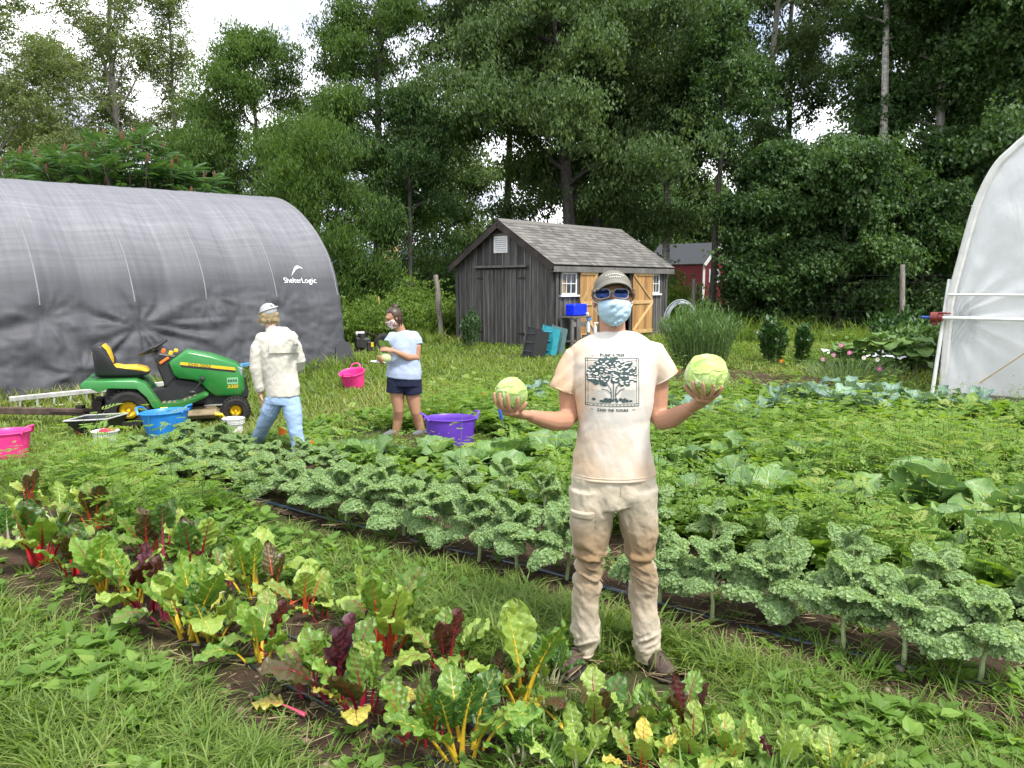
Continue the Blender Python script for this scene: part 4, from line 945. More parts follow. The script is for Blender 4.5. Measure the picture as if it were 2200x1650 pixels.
def galinsoga(seed):
    r = random.Random(seed); H = r.uniform(.22, .42); parts = []
    for s_ in range(r.randint(2, 4)):
        a0 = r.uniform(0, 6.3); tip = np.array([math.cos(a0) * H * .35, math.sin(a0) * H * .35, H * r.uniform(.7, 1.1)]); parts.append(stick_t([0, 0, 0], tip, .0024))
        for k in range(1, 5):
            p = tip * (k / 4.3); a = k * 1.57 + r.uniform(-.3, .3)
            for o in (0, math.pi): l = r.uniform(.045, .085) * (1.15 - .15 * k); parts.append(put(oval_t(l, l * .62), r.uniform(-.2, .45), 0, a + o, p, r.uniform(-.25, .25)))
        for k in range(3):
            e = tip + np.array([r.uniform(-.07, .07), r.uniform(-.07, .07), r.uniform(-.02, .06)]); V, F = ellipsoid(e, .0045, 4, 3); parts.append((V, F, np.full(len(V), 1.0)))
    return join_t(parts)
def fern_weed(seed):
    r = random.Random(seed); H = r.uniform(.2, .42); parts = [stick_t([0, 0, 0], [0, 0, H * .97], .0022)]
    for k in range(10):
        z = H * (k + 1) / 10.3; a = k * 2.3 + r.uniform(-.3, .3); l = .165 * (1.1 - .06 * k) * r.uniform(.8, 1.2); el = r.uniform(.1, .55)
        fr = []
        for q in range(5):
            y = l * (.28 + .15 * q)
            for sg in (-1, 1): lf = leaf_t(l * .34 * (1 - .1 * q), l * .10, .02, .12); fr.append(put(lf, .1, 0, -sg * .85, (0, y, -.25 * y * y / l), r.uniform(-.1, .1)))
        fr.append(put(leaf_t(l * .35, l * .1), -.2, 0, 0, (0, l * .85, -.2 * l))); V, F, v = join_t(fr)
        parts.append((V @ rotm(el, 0, a) + [0, 0, z], F, v + r.uniform(-.2, .2) + .04 * k))
    return join_t(parts)
def broad_low(seed):
    r = random.Random(seed); parts = []
    for k in range(r.randint(6, 11)): l = r.uniform(.04, .095); a = k * 2.4; parts.append(put(oval_t(l, l * r.uniform(.5, .8)), r.uniform(.05, .9), r.uniform(-.3, .3), a, (0, 0, r.uniform(.005, .09)), r.uniform(-.28, .28)))
    return join_t(parts)
def crab_tuft(seed):
    r = np.random.default_rng(seed); n = 16; P = np.column_stack([r.normal(0, .02, (n, 2)), np.zeros(n)])
    V, F, v = blades(P, r.uniform(.10, .26, n), r.uniform(.006, .012, n), r.uniform(.4, 1.3, n), rng=r); return V, F, v
def tall_tuft(seed):
    r = np.random.default_rng(seed); n = 22; P = np.column_stack([r.normal(0, .03, (n, 2)), np.zeros(n)])
    V, F, v = blades(P, r.uniform(.2, .5, n), r.uniform(.007, .012, n), r.uniform(.25, 1.0, n), rng=r); return V, F, v
def strew(name, tm_, P, mat_, label, smin=.7, smax=1.3, vj=.3, cat='weeds'):
    n = len(P); p = P[RNG.permutation(n)]; big = .62 + .76 * vnoise(np.column_stack([p[:, :2] * 1.1, p[:, :1] * 0 + len(name)]), 41)
    V, F, v = stamp(tm_, p, RNG.uniform(0, 6.3, n), RNG.uniform(smin, smax, n) * big, tilt=RNG.normal(0, .14, n), vj=vj, rng=RNG)
    return obj(name, mesh_from(name, V, F, mat_, v=np.clip(v, 0, 1), smooth=False), kind='stuff', label=label, cat=cat)
TG_, TF, TB, TC, TT = [galinsoga(k) for k in range(6)], [fern_weed(k) for k in range(5)], [broad_low(k) for k in range(8)], [crab_tuft(k) for k in range(8)], [tall_tuft(k) for k in range(5)]
FREE = np.array([[-.70, 8.35, .75], [-1.2, 8.35, .8], [-2.45, 7.65, .45], [.40, 3.2, .36], [.62, 3.12, .34], [-4.2, 8.9, .6], [-3.4, 8.9, .4], [-4.42, 7.9, .35], [-5.0, 7.3, .5], [-2.6, 12.3, .6]])
def free(P):
    """trodden ground round feet, tubs and pails"""
    return (np.hypot(P[:, :1] - FREE[None, :, 0], P[:, 1:2] - FREE[None, :, 1]) > FREE[None, :, 2]).all(1)
def free2(P): return free(P) | ((np.abs(P[:, 0] - .5) < .6) & (P[:, 1] < 4) & (RNG.random(len(P)) < .2) & (np.hypot(P[:, 0] - .31, P[:, 1] - 3.2) > .24) & (np.hypot(P[:, 0] - .63, P[:, 1] - 3.15) > .24))
def edge(s, t): return fbm(np.column_stack([s * 1.1, t * 1.1, t * 0]), 3, 90)
strew('crabgrass', TC, ground_pts(26000, 1.7, 11, lambda s, t, P: ((t > .75 + edge(s, t) * .9) & (t < 1.53 + .5 * edge(s, t)) | (t > 2.52 + .5 * edge(s, t)) & (t < 3.36 + .4 * edge(s, t)) | (t > 4.6) & (t < 5.3)) & (s < 3.5) & free2(P)), M_GRASS, 'crabgrass tufts crowding the strips between the vegetable beds', .4, .95, .3, 'grass')
strew('leafy_groundcover', TB, ground_pts(20000, 1.7, 13, lambda s, t, P: (RNG.random(len(s)) < np.where(t < 4.5, .42, .9)) & free(P) & ((t > 1.0 + edge(s, t)) & (t < 1.55 + .4 * edge(s, t)) | (t > 2.5 + .5 * edge(s, t)) & (t < 3.3 + .4 * edge(s, t)) | (t > 4.55) & (t < 9.5)) & (s > -8)), M_WEED, 'low broad-leaved weeds covering the garden paths', .5, 1.1)
strew('trodden_grass', TC, ground_pts(60000, 2.7, 9.5, lambda s, t, P: ~free(P) & (np.hypot(P[:, 0] - .31, P[:, 1] - 3.22) > .2) & (np.hypot(P[:, 0] - .63, P[:, 1] - 3.18) > .2)), M_GRASS, 'short trodden grass round feet and tubs', .2, .42, .3, 'grass')
strew('sparse_seedlings', TB[:4] + TC[:4], ground_pts(5500, 1.9, 9, lambda s, t, P: ((t > 1.5) & (t < 2.6) | (t > 3.5) & (t < 4.7)) & (s > -8) & (RNG.random(len(s)) < .7)), M_WEED, 'weed seedlings dotted over the bare bed soil', .4, .95)
strew('spreading_weeds', TB, ground_pts(9000, 4.2, 17, lambda s, t, P: free(P) & (RNG.random(len(s)) < np.where((t > 4.9) & (t < 6.5), .45, 1)) & (s > -7) & (t > 4.6) & (t < 11.8)), M_WEEDY, 'leafy yellow-green weeds over the right half of the garden', 1.0, 2.4)
strew('ferny_weeds', TF, ground_pts(8500, 3.2, 17, lambda s, t, P: free(P) & (RNG.random(len(s)) < np.where((t > 4.9) & (t < 6.5), .12, np.where(t > 8.8, .2, .85))) & (s > -7.6) & ((t > 4.7) & (t < 11.8) & (edge(s * .6, t * .6) > -.08) | (t > 2.75) & (t < 3.2) & (edge(s, t) > .16) & (s < -3.4)) | (s < -5.2) & (s > -8.4) & (t > 2.4) & (t < 3.9) & (RNG.random(len(s)) < .3)), M_WEED, 'feathery green weeds standing between the cabbages and kale', .6, 1.5)
strew('flowering_weeds', TG_, ground_pts(8500, 3.0, 17, lambda s, t, P: free(P) & (RNG.random(len(s)) < np.where((t > 4.9) & (t < 6.5), .15, np.where(t > 8.8, .25, .85))) & (s > -5.6) & ((t > 4.6) & (t < 11.8) & (edge(s * .6 + 9, t * .6) > -.12) | (t > 2.7) & (t < 3.1) & (edge(s + 5, t) > .12) & (s < -3.0))), M_WEEDY, 'weeds with tiny pale flower heads filling the cabbage bed', .8, 1.45)
strew('tall_grass', TT, ground_pts(5200, 14, 40, lambda s, t, P: ((P[:, 1] > 20.5) & (np.abs(P[:, 0] - 1.3) > 3.2) | (P[:, 1] > 25)) & (edge(s * .3, t * .3) > -.1), 44, 1.1), M_GRASS, 'long unmown grass along the tree line', 1.0, 1.9, .4, 'grass')
strew('corner_weeds', TF + TG_, ground_pts(1500, 12, 24, lambda s, t, P: (P[:, 0] > 2.5) & (t > 12.4) & (edge(s * .5, t * .5) > -.02)), M_WEED, 'mixed weeds in the far flower garden', .7, 1.2)
def clod_t(seed):
    V, F = ellipsoid((0, 0, 0), (1, .8, .65), 7, 5); V = V * (1 + .5 * fbm(V * 1.4, 2, seed)[:, None]); return V, F, np.full(len(V), .5)
P = ground_pts(9000, 1.9, 9, lambda s, t, P: ((t > 1.4) & (t < 2.65) | (t > 3.4) & (t < 4.75)) & (s > -7)); P[:, 2] += .03 + .03 * RNG.random(len(P)) * 0
V, F, v = stamp([clod_t(k) for k in range(6)], P, RNG.uniform(0, 6.3, len(P)), .004 + .020 * RNG.random(len(P)) ** 3, tilt=RNG.normal(0, .5, len(P)), vj=1.0, rng=RNG)
t_ = NT('soil_clod'); obj('soil_clods', mesh_from('soil_clods', V, F, t_.done(t_.bsdf(t_.ramp(t_.attr('v'), [(.2, (.05, .033, .022)), (.6, (.10, .068, .045)), (.93, (.16, .115, .08)), (1, (.27, .22, .16))]), .95, .15)), v=np.clip(v, 0, 1)), kind='stuff', label='crumbs of soil and small stones over the bare beds', cat='soil')
def straw_t(seed): r = random.Random(seed); a = r.uniform(.02, .06); return stick_t([-a, 0, 0], [a, r.uniform(-.01, .01), .004], .0022)
P = ground_pts(5000, 1.7, 9, lambda s, t, P: (s > -7) & (t < 4.8)); P[:, 2] += .055
V, F, v = stamp([straw_t(k) for k in range(5)], P, RNG.uniform(0, 6.3, len(P)), RNG.uniform(.6, 1.6, len(P)), tilt=RNG.normal(0, .3, len(P)), vj=1.0, rng=RNG)
t_ = NT('dead_straw'); obj('dead_straw', mesh_from('dead_straw', V, F, t_.done(t_.bsdf(t_.ramp(t_.attr('v'), [(0, (.16, .11, .06)), (1, (.42, .34, .2))]), .9, .2)), v=np.clip(v, 0, 1)), kind='stuff', label='bits of dead straw on soil and grass', cat='straw')
# ================================================================== STONES, HOSES
MSTONE = plain('field_stone', (.27, .23, .18), .9, var=.3, scale=12, bump=.4)
def stone(px, py, r_, label, seed):
    V, F = ellipsoid((0, 0, 0), (r_, r_ * .8, r_ * .62), 14, 9); V = V * (1 + .45 * fbm(V / r_ * 1.3, 3, seed)[:, None]); p = G(px, py)
    obj('stone', mesh_from('stone', V, F, MSTONE), None, p + [0, 0, r_ * .32 + .03], (0, 0, seed), label, 'stone')
for k, (px, py, r_, lb) in enumerate([(216, 1302, .026, 'pale stone under the yellow and crimson chard'), (423, 1402, .022, 'small round stone right of the tall yellow-stalked chard'), (676, 1502, .02, 'pebble at the foot of the pink chard'), (690, 1510, .018, 'darker pebble beside another pebble at the pink chard'), (868, 1592, .024, 'angular pale stone left of the red chard stalks'), (205, 1330, .03, 'brown flat stone at the lawn edge'), (1800, 1398, .03, 'brown clod under the kale by the hose'), (1930, 1455, .03, 'reddish clod below the hose at the right')]): stone(px, py, r_, lb, k + 3)
MHOSE = plain('black_drip_hose', (.018, .02, .025), .35, .6, var=.2)
MHOSEB = plain('dark_blue_hose', (.012, .028, .06), .3, .6, var=.2)
def hose(s0, s1, t0, label, mt, seed, r_=.009, k=0.0):
    s = np.linspace(s0, s1, 90); t = t0 + k * (s + 2.8) + .05 * fbm(np.column_stack([s * .7, s * 0, s * 0]), 2, seed) * 2; p = xy(s, t); z = gz(p[:, 1]) + .042 + .018 * fbm(np.column_stack([s * 2, s * 0, s * 0]), 2, seed + 3)
    mb = MB(); mb.tube(np.column_stack([p, z]), r_, 8); o = mb.build('drip_hose', mt, None, smooth=True); o['label'] = label; o['category'] = 'hose'; o['group'] = 'irrigation hoses along the beds'
hose(-6.4, 2.4, 1.86, 'black drip hose through the front row of chard', MHOSE, 1)
hose(-6.4, 2.4, 2.16, 'black drip hose between the chard rows', MHOSE, 2)
hose(-7.2, 3.0, 3.64, 'blue-black hose on bare soil in front of the kale stems', MHOSEB, 3, .013, .05)
hose(-7.2, 3.0, 4.12, 'black hose behind the front kale row', MHOSE, 4)
# ================================================================== CHARD
def m_chard(name, blade, blade2, vein, vw=.05, rough=.40):
    t = NT(name); co = t.coord('UV'); sp = t.n('ShaderNodeSeparateXYZ'); t.l(co, sp.inputs[0])
    u = t.math('ABSOLUTE', t.math('MULTIPLY_ADD', sp.outputs[0], 2.0, -1.0)); vv = sp.outputs[1]
    n = t.noise(3.2, 3, co); lat = t.math('FRACT', t.math('ADD', t.math('SUBTRACT', t.math('MULTIPLY', vv, 7.0), t.math('MULTIPLY', u, 1.5)), t.math('MULTIPLY', n, .5)))
    lv = t.math('LESS_THAN', lat, t.math('MULTIPLY_ADD', u, -.09, .13)); mid = t.math('LESS_THAN', u, t.math('MULTIPLY_ADD', vv, -vw, vw + .015)); ve = t.math('MAXIMUM', t.math('MULTIPLY', lv, .6), mid)
    base = t.ramp(t.noise(2.4, 4), [(.3, blade), (.7, blade2)]); oi = t.n('ShaderNodeObjectInfo'); base = t.mix(1.0, base, t.ramp(oi.outputs['Random'], [(0, (.72, .74, .7)), (1, (1.25, 1.2, 1.2))]), 'MULTIPLY')
    c = t.mix(ve, base, vein); b = t.bsdf(c, rough, .5, normal=t.bump(t.math('MULTIPLY', lv, -1.0), .4, .006))
    tr = t.n('ShaderNodeBsdfTranslucent'); t.l(t.mix(1.0, c, (1.4, 1.35, .7), 'MULTIPLY'), tr.inputs[0]); mx = t.n('ShaderNodeMixShader'); mx.inputs[0].default_value = .3; t.l(b, mx.inputs[1]); t.l(tr.outputs[0], mx.inputs[2])
    return t.done(mx.outputs[0])
SC_ = {'r': (.42, .016, .022), 'o': (.52, .07, .022), 'y': (.60, .40, .03), 'p': (.47, .06, .12), 'c': (.22, .008, .03), 'w': (.58, .60, .36), 'm': (.30, .02, .03)}
MST = {}
for k, c in SC_.items():
    t = NT('chard_stalk_' + {'r': 'red', 'o': 'orange', 'y': 'yellow', 'p': 'pink', 'c': 'crimson', 'w': 'white', 'm': 'dark_red'}[k]); n = t.noise(40, 3, t.coord('Object', (1, .1, 1))); MST[k] = t.done(t.bsdf(t.ramp(n, [(.3, tuple(q * .75 for q in c)), (.7, tuple(min(1, q * 1.15) for q in c))]), .28, .55))
BL = {'g': ((.11, .23, .03), (.19, .33, .055)), 'l': ((.21, .33, .055), (.33, .45, .10)), 'd': ((.05, .13, .026), (.09, .20, .04)), 'm': ((.06, .022, .018), (.11, .045, .03)), 'n': ((.055, .05, .018), (.10, .10, .03)), 'y': ((.45, .44, .07), (.58, .50, .12)), 'u': ((.07, .018, .035), (.13, .045, .065))}
VN = {'r': (.34, .03, .03), 'o': (.40, .12, .03), 'y': (.48, .45, .08), 'p': (.42, .12, .13), 'c': (.22, .012, .03), 'w': (.42, .52, .24), 'm': (.2, .015, .025)}
_mch = {}
def mchard(b, s):
    if (b, s) not in _mch: _mch[(b, s)] = m_chard('chard_blade_' + {'g': 'green', 'l': 'lime', 'd': 'dark', 'm': 'maroon', 'n': 'bronze', 'y': 'yellowed', 'u': 'purple'}[b] + '_' + {'r': 'red', 'o': 'orange', 'y': 'yellow', 'p': 'pink', 'c': 'crimson', 'w': 'white', 'm': 'dark_red'}[s], *BL[b], VN[s] if b not in 'mu' else (.24, .016, .026))
    return _mch[(b, s)]
def chard_leaf_arrays(seed, bend, wid, stalk, crk=1.0):
    """unit leaf in the y-z plane: grows up z, bends towards +y"""
    r = np.random.default_rng(seed); n = 40; f = np.linspace(0, 1, n); ang = bend * f ** 1.7 + .05; y = np.concatenate([[0], np.cumsum(np.sin(ang[:-1]))]) / (n - 1); z = np.concatenate([[0], np.cumsum(np.cos(ang[:-1]))]) / (n - 1)
    C = np.column_stack([.03 * np.sin(f * 3 + seed), y, z]); nr = np.column_stack([np.zeros(n), np.cos(ang), -np.sin(ang)])      # upper face looks back to the middle of the plant
    kb = int(stalk * n); nv, nu = 22, 15; fv = np.linspace(stalk, 1, nv); cv = np.column_stack([np.interp(fv, f, C[:, q]) for q in range(3)]); nn = -np.column_stack([np.interp(fv, f, nr[:, q]) for q in range(3)])
    g = (fv - stalk) / (1 - stalk); W = wid * np.clip(np.sin(math.pi * np.clip(g, 0, 1) ** .8), 0, None) ** .55 * (.72 + .28 * np.clip(g * 2, 0, 1)); W[0] = .012; W *= 1 + .06 * np.sin(g * 23 + seed) * (g > .05) + .03 * np.sin(g * 51 + seed); u = np.linspace(-1, 1, nu)
    V = []; UV = []
    for i in range(nv):
        for q in u:
            puck = crk * (.020 * math.sin(abs(q) * 9 - g[i] * 7 * 6.283 * .5 + seed) * abs(q) ** .5 + .03 * abs(q) ** 2.5 * math.sin(g[i] * 19 + 2.5 * q + seed * 1.7) + .014 * math.sin(g[i] * 44 + q * 5 + seed))
            V.append(cv[i] + np.array([q * W[i], 0, 0]) + nn[i] * (-.10 * W[i] * q * q * 2 + .045 * abs(q) + puck) ); UV.append([q * .5 + .5, g[i]])
    i, j = np.meshgrid(np.arange(nv - 1), np.arange(nu - 1), indexing='ij'); i = i.ravel(); j = j.ravel()
    F = np.column_stack([i * nu + j, i * nu + j + 1, (i + 1) * nu + j + 1, (i + 1) * nu + j])
    ke = int((stalk + (1 - stalk) * .55) * n); sp_ = C[:ke:2]; k = len(sp_); w = np.linspace(.037, .008, k); w[:3] = [.056, .048, .042]
    SVF = loft(sp_, np.column_stack([w, w * .6]), 7, True, side=(1, 0, 0))
    return np.array(V), F, np.array(UV), SVF
SHP = [(k, *q) for k, q in enumerate([(.25, .15, .40), (.35, .185, .45), (.55, .175, .40), (.8, .205, .39), (1.1, .19, .42), (1.6, .21, .38), (1.9, .20, .40), (2.2, .22, .38)])]
_clm = {}
def chard_leaf(shape, b, s):
    if (shape, b, s) not in _clm:
        V, F, UV, (SV, SF) = chard_leaf_arrays(*SHP[shape]); _clm[(shape, b, s)] = (mesh_from('leaf', V, [F], mchard(b, s), uv=UV), mesh_from('stalk', SV, SF, MST[s]))
    return _clm[(shape, b, s)]
CN = {'r': 'red', 'o': 'orange-red', 'y': 'yellow', 'p': 'pink', 'c': 'crimson', 'w': 'whitish', 'm': 'dark red'}
def chard(px, py, hpx, spec, label, seed):
    """spec: list of (blade, stalk, upright 0..1 share of height)"""
    r = random.Random(seed); p = G(px, py); d = np.linalg.norm(p - np.array([0, 0, CAM_H])); H = hpx * d / 1650 * 1.04
    t = thing('chard_plant', label, 'chard', p + [0, 0, .015], r.uniform(0, 6.3), 'rainbow chard plants in two rows')
    for k, (b, s, up) in enumerate(spec):
        sh = r.choice([0, 1]) if up > .8 else r.choice([2, 3]) if up > .5 else r.choice([4, 5]) if up > .3 else r.choice([6, 7])
        lm_, sm_ = chard_leaf(sh, b, s); L_ = H * (1.02 if up > .8 else (1.0 if up > .5 else .95)) * r.uniform(.86, 1.06)
        a = k * 2.4 + r.uniform(-.5, .5); rad = .022 * math.sqrt(k)
        o = obj('leaf', lm_, t, (math.cos(a) * rad, math.sin(a) * rad, -.01), (-(.06 + .35 * (1 - up)) * r.uniform(.7, 1.3), r.uniform(-.12, .12), a - math.pi / 2)); o.scale = (L_ * r.uniform(.9, 1.15), L_, L_)
        obj('stalk', sm_, o)
def sp(main, s, n, low='l', nlow=2, s2=None):
    nlow += n > 4
    r = random.Random(n * 7 + len(main)); out = []
    for k in range(n):
        b = main[k % len(main)]
        if b in 'mndu' and k >= 3: b = 'g' if r.random() < .5 else 'l'
        out.append((b, (s2 if s2 and k % 2 else s), [.95, .7, .9, .6, .8][k % 5]))
    for k in range(nlow): out.append((low, s, [.35, .2][k % 2]))
    return out
CH = [
 (28, 1190, 95, sp('dg', 'w', 5), 'chard with whitish stalks at the left edge of the front row'), (89, 1220, 130, sp('dd', 'r', 6), 'chard with a fan of bright red stalks second from the left in front'),
 (161, 1252, 110, sp('dn', 'r', 3, 'g', 1), 'thin red chard with one narrow upright dark leaf'), (225, 1284, 120, sp('gg', 'y', 5, 'l', 2, 'c'), 'chard with yellow and crimson stalks beside the pale stone'),
 (284, 1311, 130, sp('gmu', 'y', 5, 'l', 1, 'c'), 'chard with golden stalks and a curled purple leaf'), (319, 1331, 125, sp('mg', 'c', 4), 'chard with dark maroon leaf half hidden in the front row'),
 (366, 1350, 125, sp('gl', 'p', 4, 'g', 2), 'rosy stalked chard left of the tall yellow one'), (410, 1382, 172, sp('gg', 'y', 5, 'l', 1), 'tall yellow-stalked chard with big plain green leaves in the front row'),
 (449, 1394, 125, sp('dl', 'y', 4, 'l', 2), 'short yellow chard with a dark wrinkled leaf'), (478, 1390, 80, sp('lg', 'c', 3), 'low crimson chard stub under a lime leaf'),
 (563, 1440, 125, sp('gg', 'y', 4, 'g', 2), 'yellow chard with thin stalks bent to the left'), (587, 1412, 120, sp('mm', 'r', 4, 'g', 1), 'chard with one broad dark maroon leaf on red stalk'),
 (675, 1496, 130, sp('gl', 'p', 5, 'l', 2, 'y'), 'pink chard with a pale floppy leaf hanging left'), (732, 1520, 185, sp('ug', 'c', 4, 'n', 1), 'chard with a tall shining purple leaf'),
 (779, 1553, 155, sp('gn', 'c', 6, 'y', 3), 'bushy crimson chard with yellowing lower leaves'), (890, 1611, 135, sp('gg', 'r', 4, 'g', 1), 'red chard with stalks spreading on bare soil'),
 (934, 1624, 130, sp('gd', 'r', 4, 'l', 0), 'second red chard standing close to another near the bottom'), (998, 1642, 185, sp('dd', 'y', 5, 'g', 2), 'biggest yellow chard with glossy dark leaves near the bottom edge'),
 (213, 1146, 95, sp('no', 'o', 5, 'l', 2) if False else sp('ng', 'o', 5, 'l', 2), 'orange-red chard with a leaf slanting right at upper left'), (130, 1130, 75, sp('ll', 'w', 4), 'pale chard with white stalks behind the red fan'),
 (70, 1083, 60, sp('ng', 'r', 4, 'l', 1), 'farthest red chard at the left end'), (323, 1209, 100, sp('ng', 'r', 4), 'red chard with a brownish pointed leaf in the back row'),
 (358, 1209, 115, sp('dn', 'p', 4, 'g', 2), 'pink chard with tall dark red veined leaf'), (430, 1244, 125, sp('dn', 'c', 6, 'd', 1), 'crimson chard with several tall dark leaves'),
 (485, 1268, 85, sp('lg', 'p', 4, 'l', 1), 'pale pink chard with mostly cut stalks'), (548, 1292, 135, sp('gl', 'y', 5, 'l', 2), 'yellow chard with crinkled bright green leaves in the back row'),
 (591, 1300, 115, sp('n', 'o', 2, 'l', 1), 'chard with a single upright brown leaf on an orange stalk'), (658, 1331, 105, sp('ll', 'o', 4, 'l', 2), 'orange chard under pale crinkled leaves'),
 (697, 1347, 75, sp('rg', 'r', 2, 'l', 1) if False else sp('dg', 'r', 2, 'l', 1), 'thin bright red chard stalk beside the pale crinkled one'), (830, 1412, 172, sp('gl', 'o', 6, 'l', 2, 'c'), 'tall chard with orange and crimson stalks in the middle of the back row'),
 (786, 1388, 75, sp('m', 'm', 2, 'l', 1), 'small maroon chard left of the tall orange one'), (968, 1453, 135, sp('mg', 'm', 4, 'l', 4), 'chard with one round maroon leaf above pale green ones'),
 (1058, 1507, 110, sp('n', 'r', 2, 'l', 1), 'red chard with a drooping bronze leaf'), (1102, 1523, 85, sp('ng', 'r', 3, 'l', 1), 'small red chard against the tall yellow stalk'),
 (1119, 1524, 200, sp('lg', 'y', 3, 'l', 1), 'very tall slender yellow chard left of the standing man'), (1172, 1480, 110, sp('dd', 'w', 7, 'd', 1), 'dark green savoyed chard near the left boot'),
 (1166, 1546, 55, [('y', 'w', .9), ('w' if False else 'l', 'w', .8)], 'cut pale stump of chard stalks'), (1290, 1592, 125, sp('nd', 'c', 6, 'n', 2), 'bronze leaved crimson chard in front of the left boot'),
 (1382, 1592, 110, sp('gl', 'w', 5, 'g', 1), 'green chard with white stalks below the man'), (1472, 1585, 115, sp('mn', 'c', 5, 'g', 1), 'chard with broad brown upright leaves below the right boot'),
 (1482, 1650, 105, sp('ll', 'c', 5, 'l', 3), 'crimson stalked chard with pale lime leaves at the bottom'), (1130, 1655, 120, sp('gd', 'w', 6, 'g', 3), 'green chard clump at the bottom edge under the pale stump'),
 (1240, 1668, 120, sp('ll', 'w', 6, 'l', 3), 'lime chard clump at the bottom edge with one yellowed leaf'), (1385, 1672, 100, sp('ly', 'o', 5, 'y', 2), 'yellowing chard at the bottom edge'),
 (1560, 1655, 95, sp('gl', 'o', 4, 'l', 2), 'green chard right of the crimson stalks at the bottom'), (1672, 1668, 105, sp('lu', 'w', 5, 'l', 2), 'pale chard with a withered purple tip'), (1800, 1690, 90, sp('ll', 'y', 5, 'l', 3), 'lime yellow chard cut by the bottom edge, farthest right')]
for k, c in enumerate(CH): chard(*c, 500 + k)
# fallen yellow leaves
for k, (px, py, b, s, lb) in enumerate([(660, 1560, 'y', 'p', 'yellow chard leaf lying on the lawn edge with its pink stalk'), (480, 1290, 'y', 'w', 'faded yellow chard leaf fallen between the rows'), (620, 1320, 'y', 'o', 'withered tan leaf at the orange chard'), (1215, 1590, 'y', 'y', 'bright yellow leaf beside the lime chard')]):
    lm_, sm_ = chard_leaf(4, b, s); o = obj('fallen_leaf', lm_, None, G(px, py) + [0, 0, .05], (-1.15, 0, 1.3 + k * 1.9), lb, 'leaf'); o.scale = (.26,) * 3; obj('stalk', sm_, o)
# ================================================================== KALE
M_KALE = leafmat('curly_kale', [(0, (.15, .25, .10)), (.45, (.27, .40, .18)), (.8, (.38, .50, .26)), (1, (.46, .56, .34))], .5, .38)
M_KSTEM = plain('kale_stem', (.34, .41, .20), .5, var=.25, scale=20)
def kale_leaf_arrays(seed):
    r = np.random.default_rng(seed); bend = r.uniform(1.5, 2.3); n = 24; f = np.linspace(0, 1, n); ang = .25 + bend * f ** 1.1; y = np.concatenate([[0], np.cumsum(np.sin(ang[:-1]))]) / (n - 1); z = np.concatenate([[0], np.cumsum(np.cos(ang[:-1]))]) / (n - 1)
    fw = lambda q: .30 * np.clip(np.sin(math.pi * np.clip((q - .22) / .8, 0, 1) ** .75), 0, None) ** .6
    def S(u, q):
        w = fw(q); a = np.interp(q, f, ang); c = np.array([u * w, np.interp(q, f, y), np.interp(q, f, z)]); nr_ = np.array([0, -np.cos(a), np.sin(a)]); return c + nr_ * (-.6 * w * u * u), nr_ + np.array([u * .9, 0, 0]), w
    parts = []
    for k in range(470):
        q = r.uniform(.26, 1.0); u = np.sign(r.normal()) * r.random() ** .55; c, nr_, w = S(u, q); sz = r.uniform(.024, .048); nr_ = nr_ / np.linalg.norm(nr_) + r.normal(0, .55, 3); nr_ /= np.linalg.norm(nr_); e1 = np.cross(nr_, r.normal(0, 1, 3)); e1 /= np.linalg.norm(e1); e2 = np.cross(nr_, e1)
        cc = c + nr_ * r.uniform(-.01, .05) * (.4 + abs(u)); g = np.array([[-1, -.7, .5], [0, -1, -.1], [1, -.6, .55], [-1.1, .5, .1], [0, .1, -.5], [1.1, .6, .1], [-.7, 1.2, .7], [.1, 1.0, .0], [.9, 1.2, .6]]) * sz * .62
        V = cc + g[:, :1] * e1 + g[:, 1:2] * e2 + g[:, 2:3] * nr_; F = np.array([[0, 1, 4, 3], [1, 2, 5, 4], [3, 4, 7, 6], [4, 5, 8, 7]])
        hv = .35 + .3 * abs(u) + r.uniform(-.22, .22); parts.append((V, [F], np.clip(hv + np.array([.15, -.1, .15, 0, -.25, 0, .2, -.05, .2]), 0, 1)))
    V, F, v = join_t(parts); b = []
    for q in np.linspace(.24, .99, 12):
        for u in np.linspace(-.85, .85, 7): b.append(S(u, q)[0])
    i, j = np.meshgrid(np.arange(11), np.arange(6), indexing='ij'); i = i.ravel(); j = j.ravel(); BF = np.column_stack([i * 7 + j, i * 7 + j + 1, (i + 1) * 7 + j + 1, (i + 1) * 7 + j])
    V, F, v = join_t([(V, F, v), (np.array(b), [BF], np.full(84, .2))])
    mid = np.column_stack([0 * f, y, z + .004]); return V, F, v, loft(mid[:18:2], np.linspace(.017, .006, 9), 5, False)
KL = []
for k in range(6):
    V, F, v, (SV, SF) = kale_leaf_arrays(k); KL.append((mesh_from('leaf', V, F, M_KALE, v=v), mesh_from('leaf_stem', SV, SF, M_KSTEM)))
KST = []
for k in range(4):
    r = np.random.default_rng(k); mb = MB(); zz = np.linspace(-.03, 1, 8); mb.tube(np.column_stack([np.cumsum(r.normal(0, .02, 8)), np.cumsum(r.normal(0, .02, 8)), zz]), [.055, .05, .046, .044, .042, .042, .04, .03], 7); KST.append(mb.mesh('stem', M_KSTEM, True))
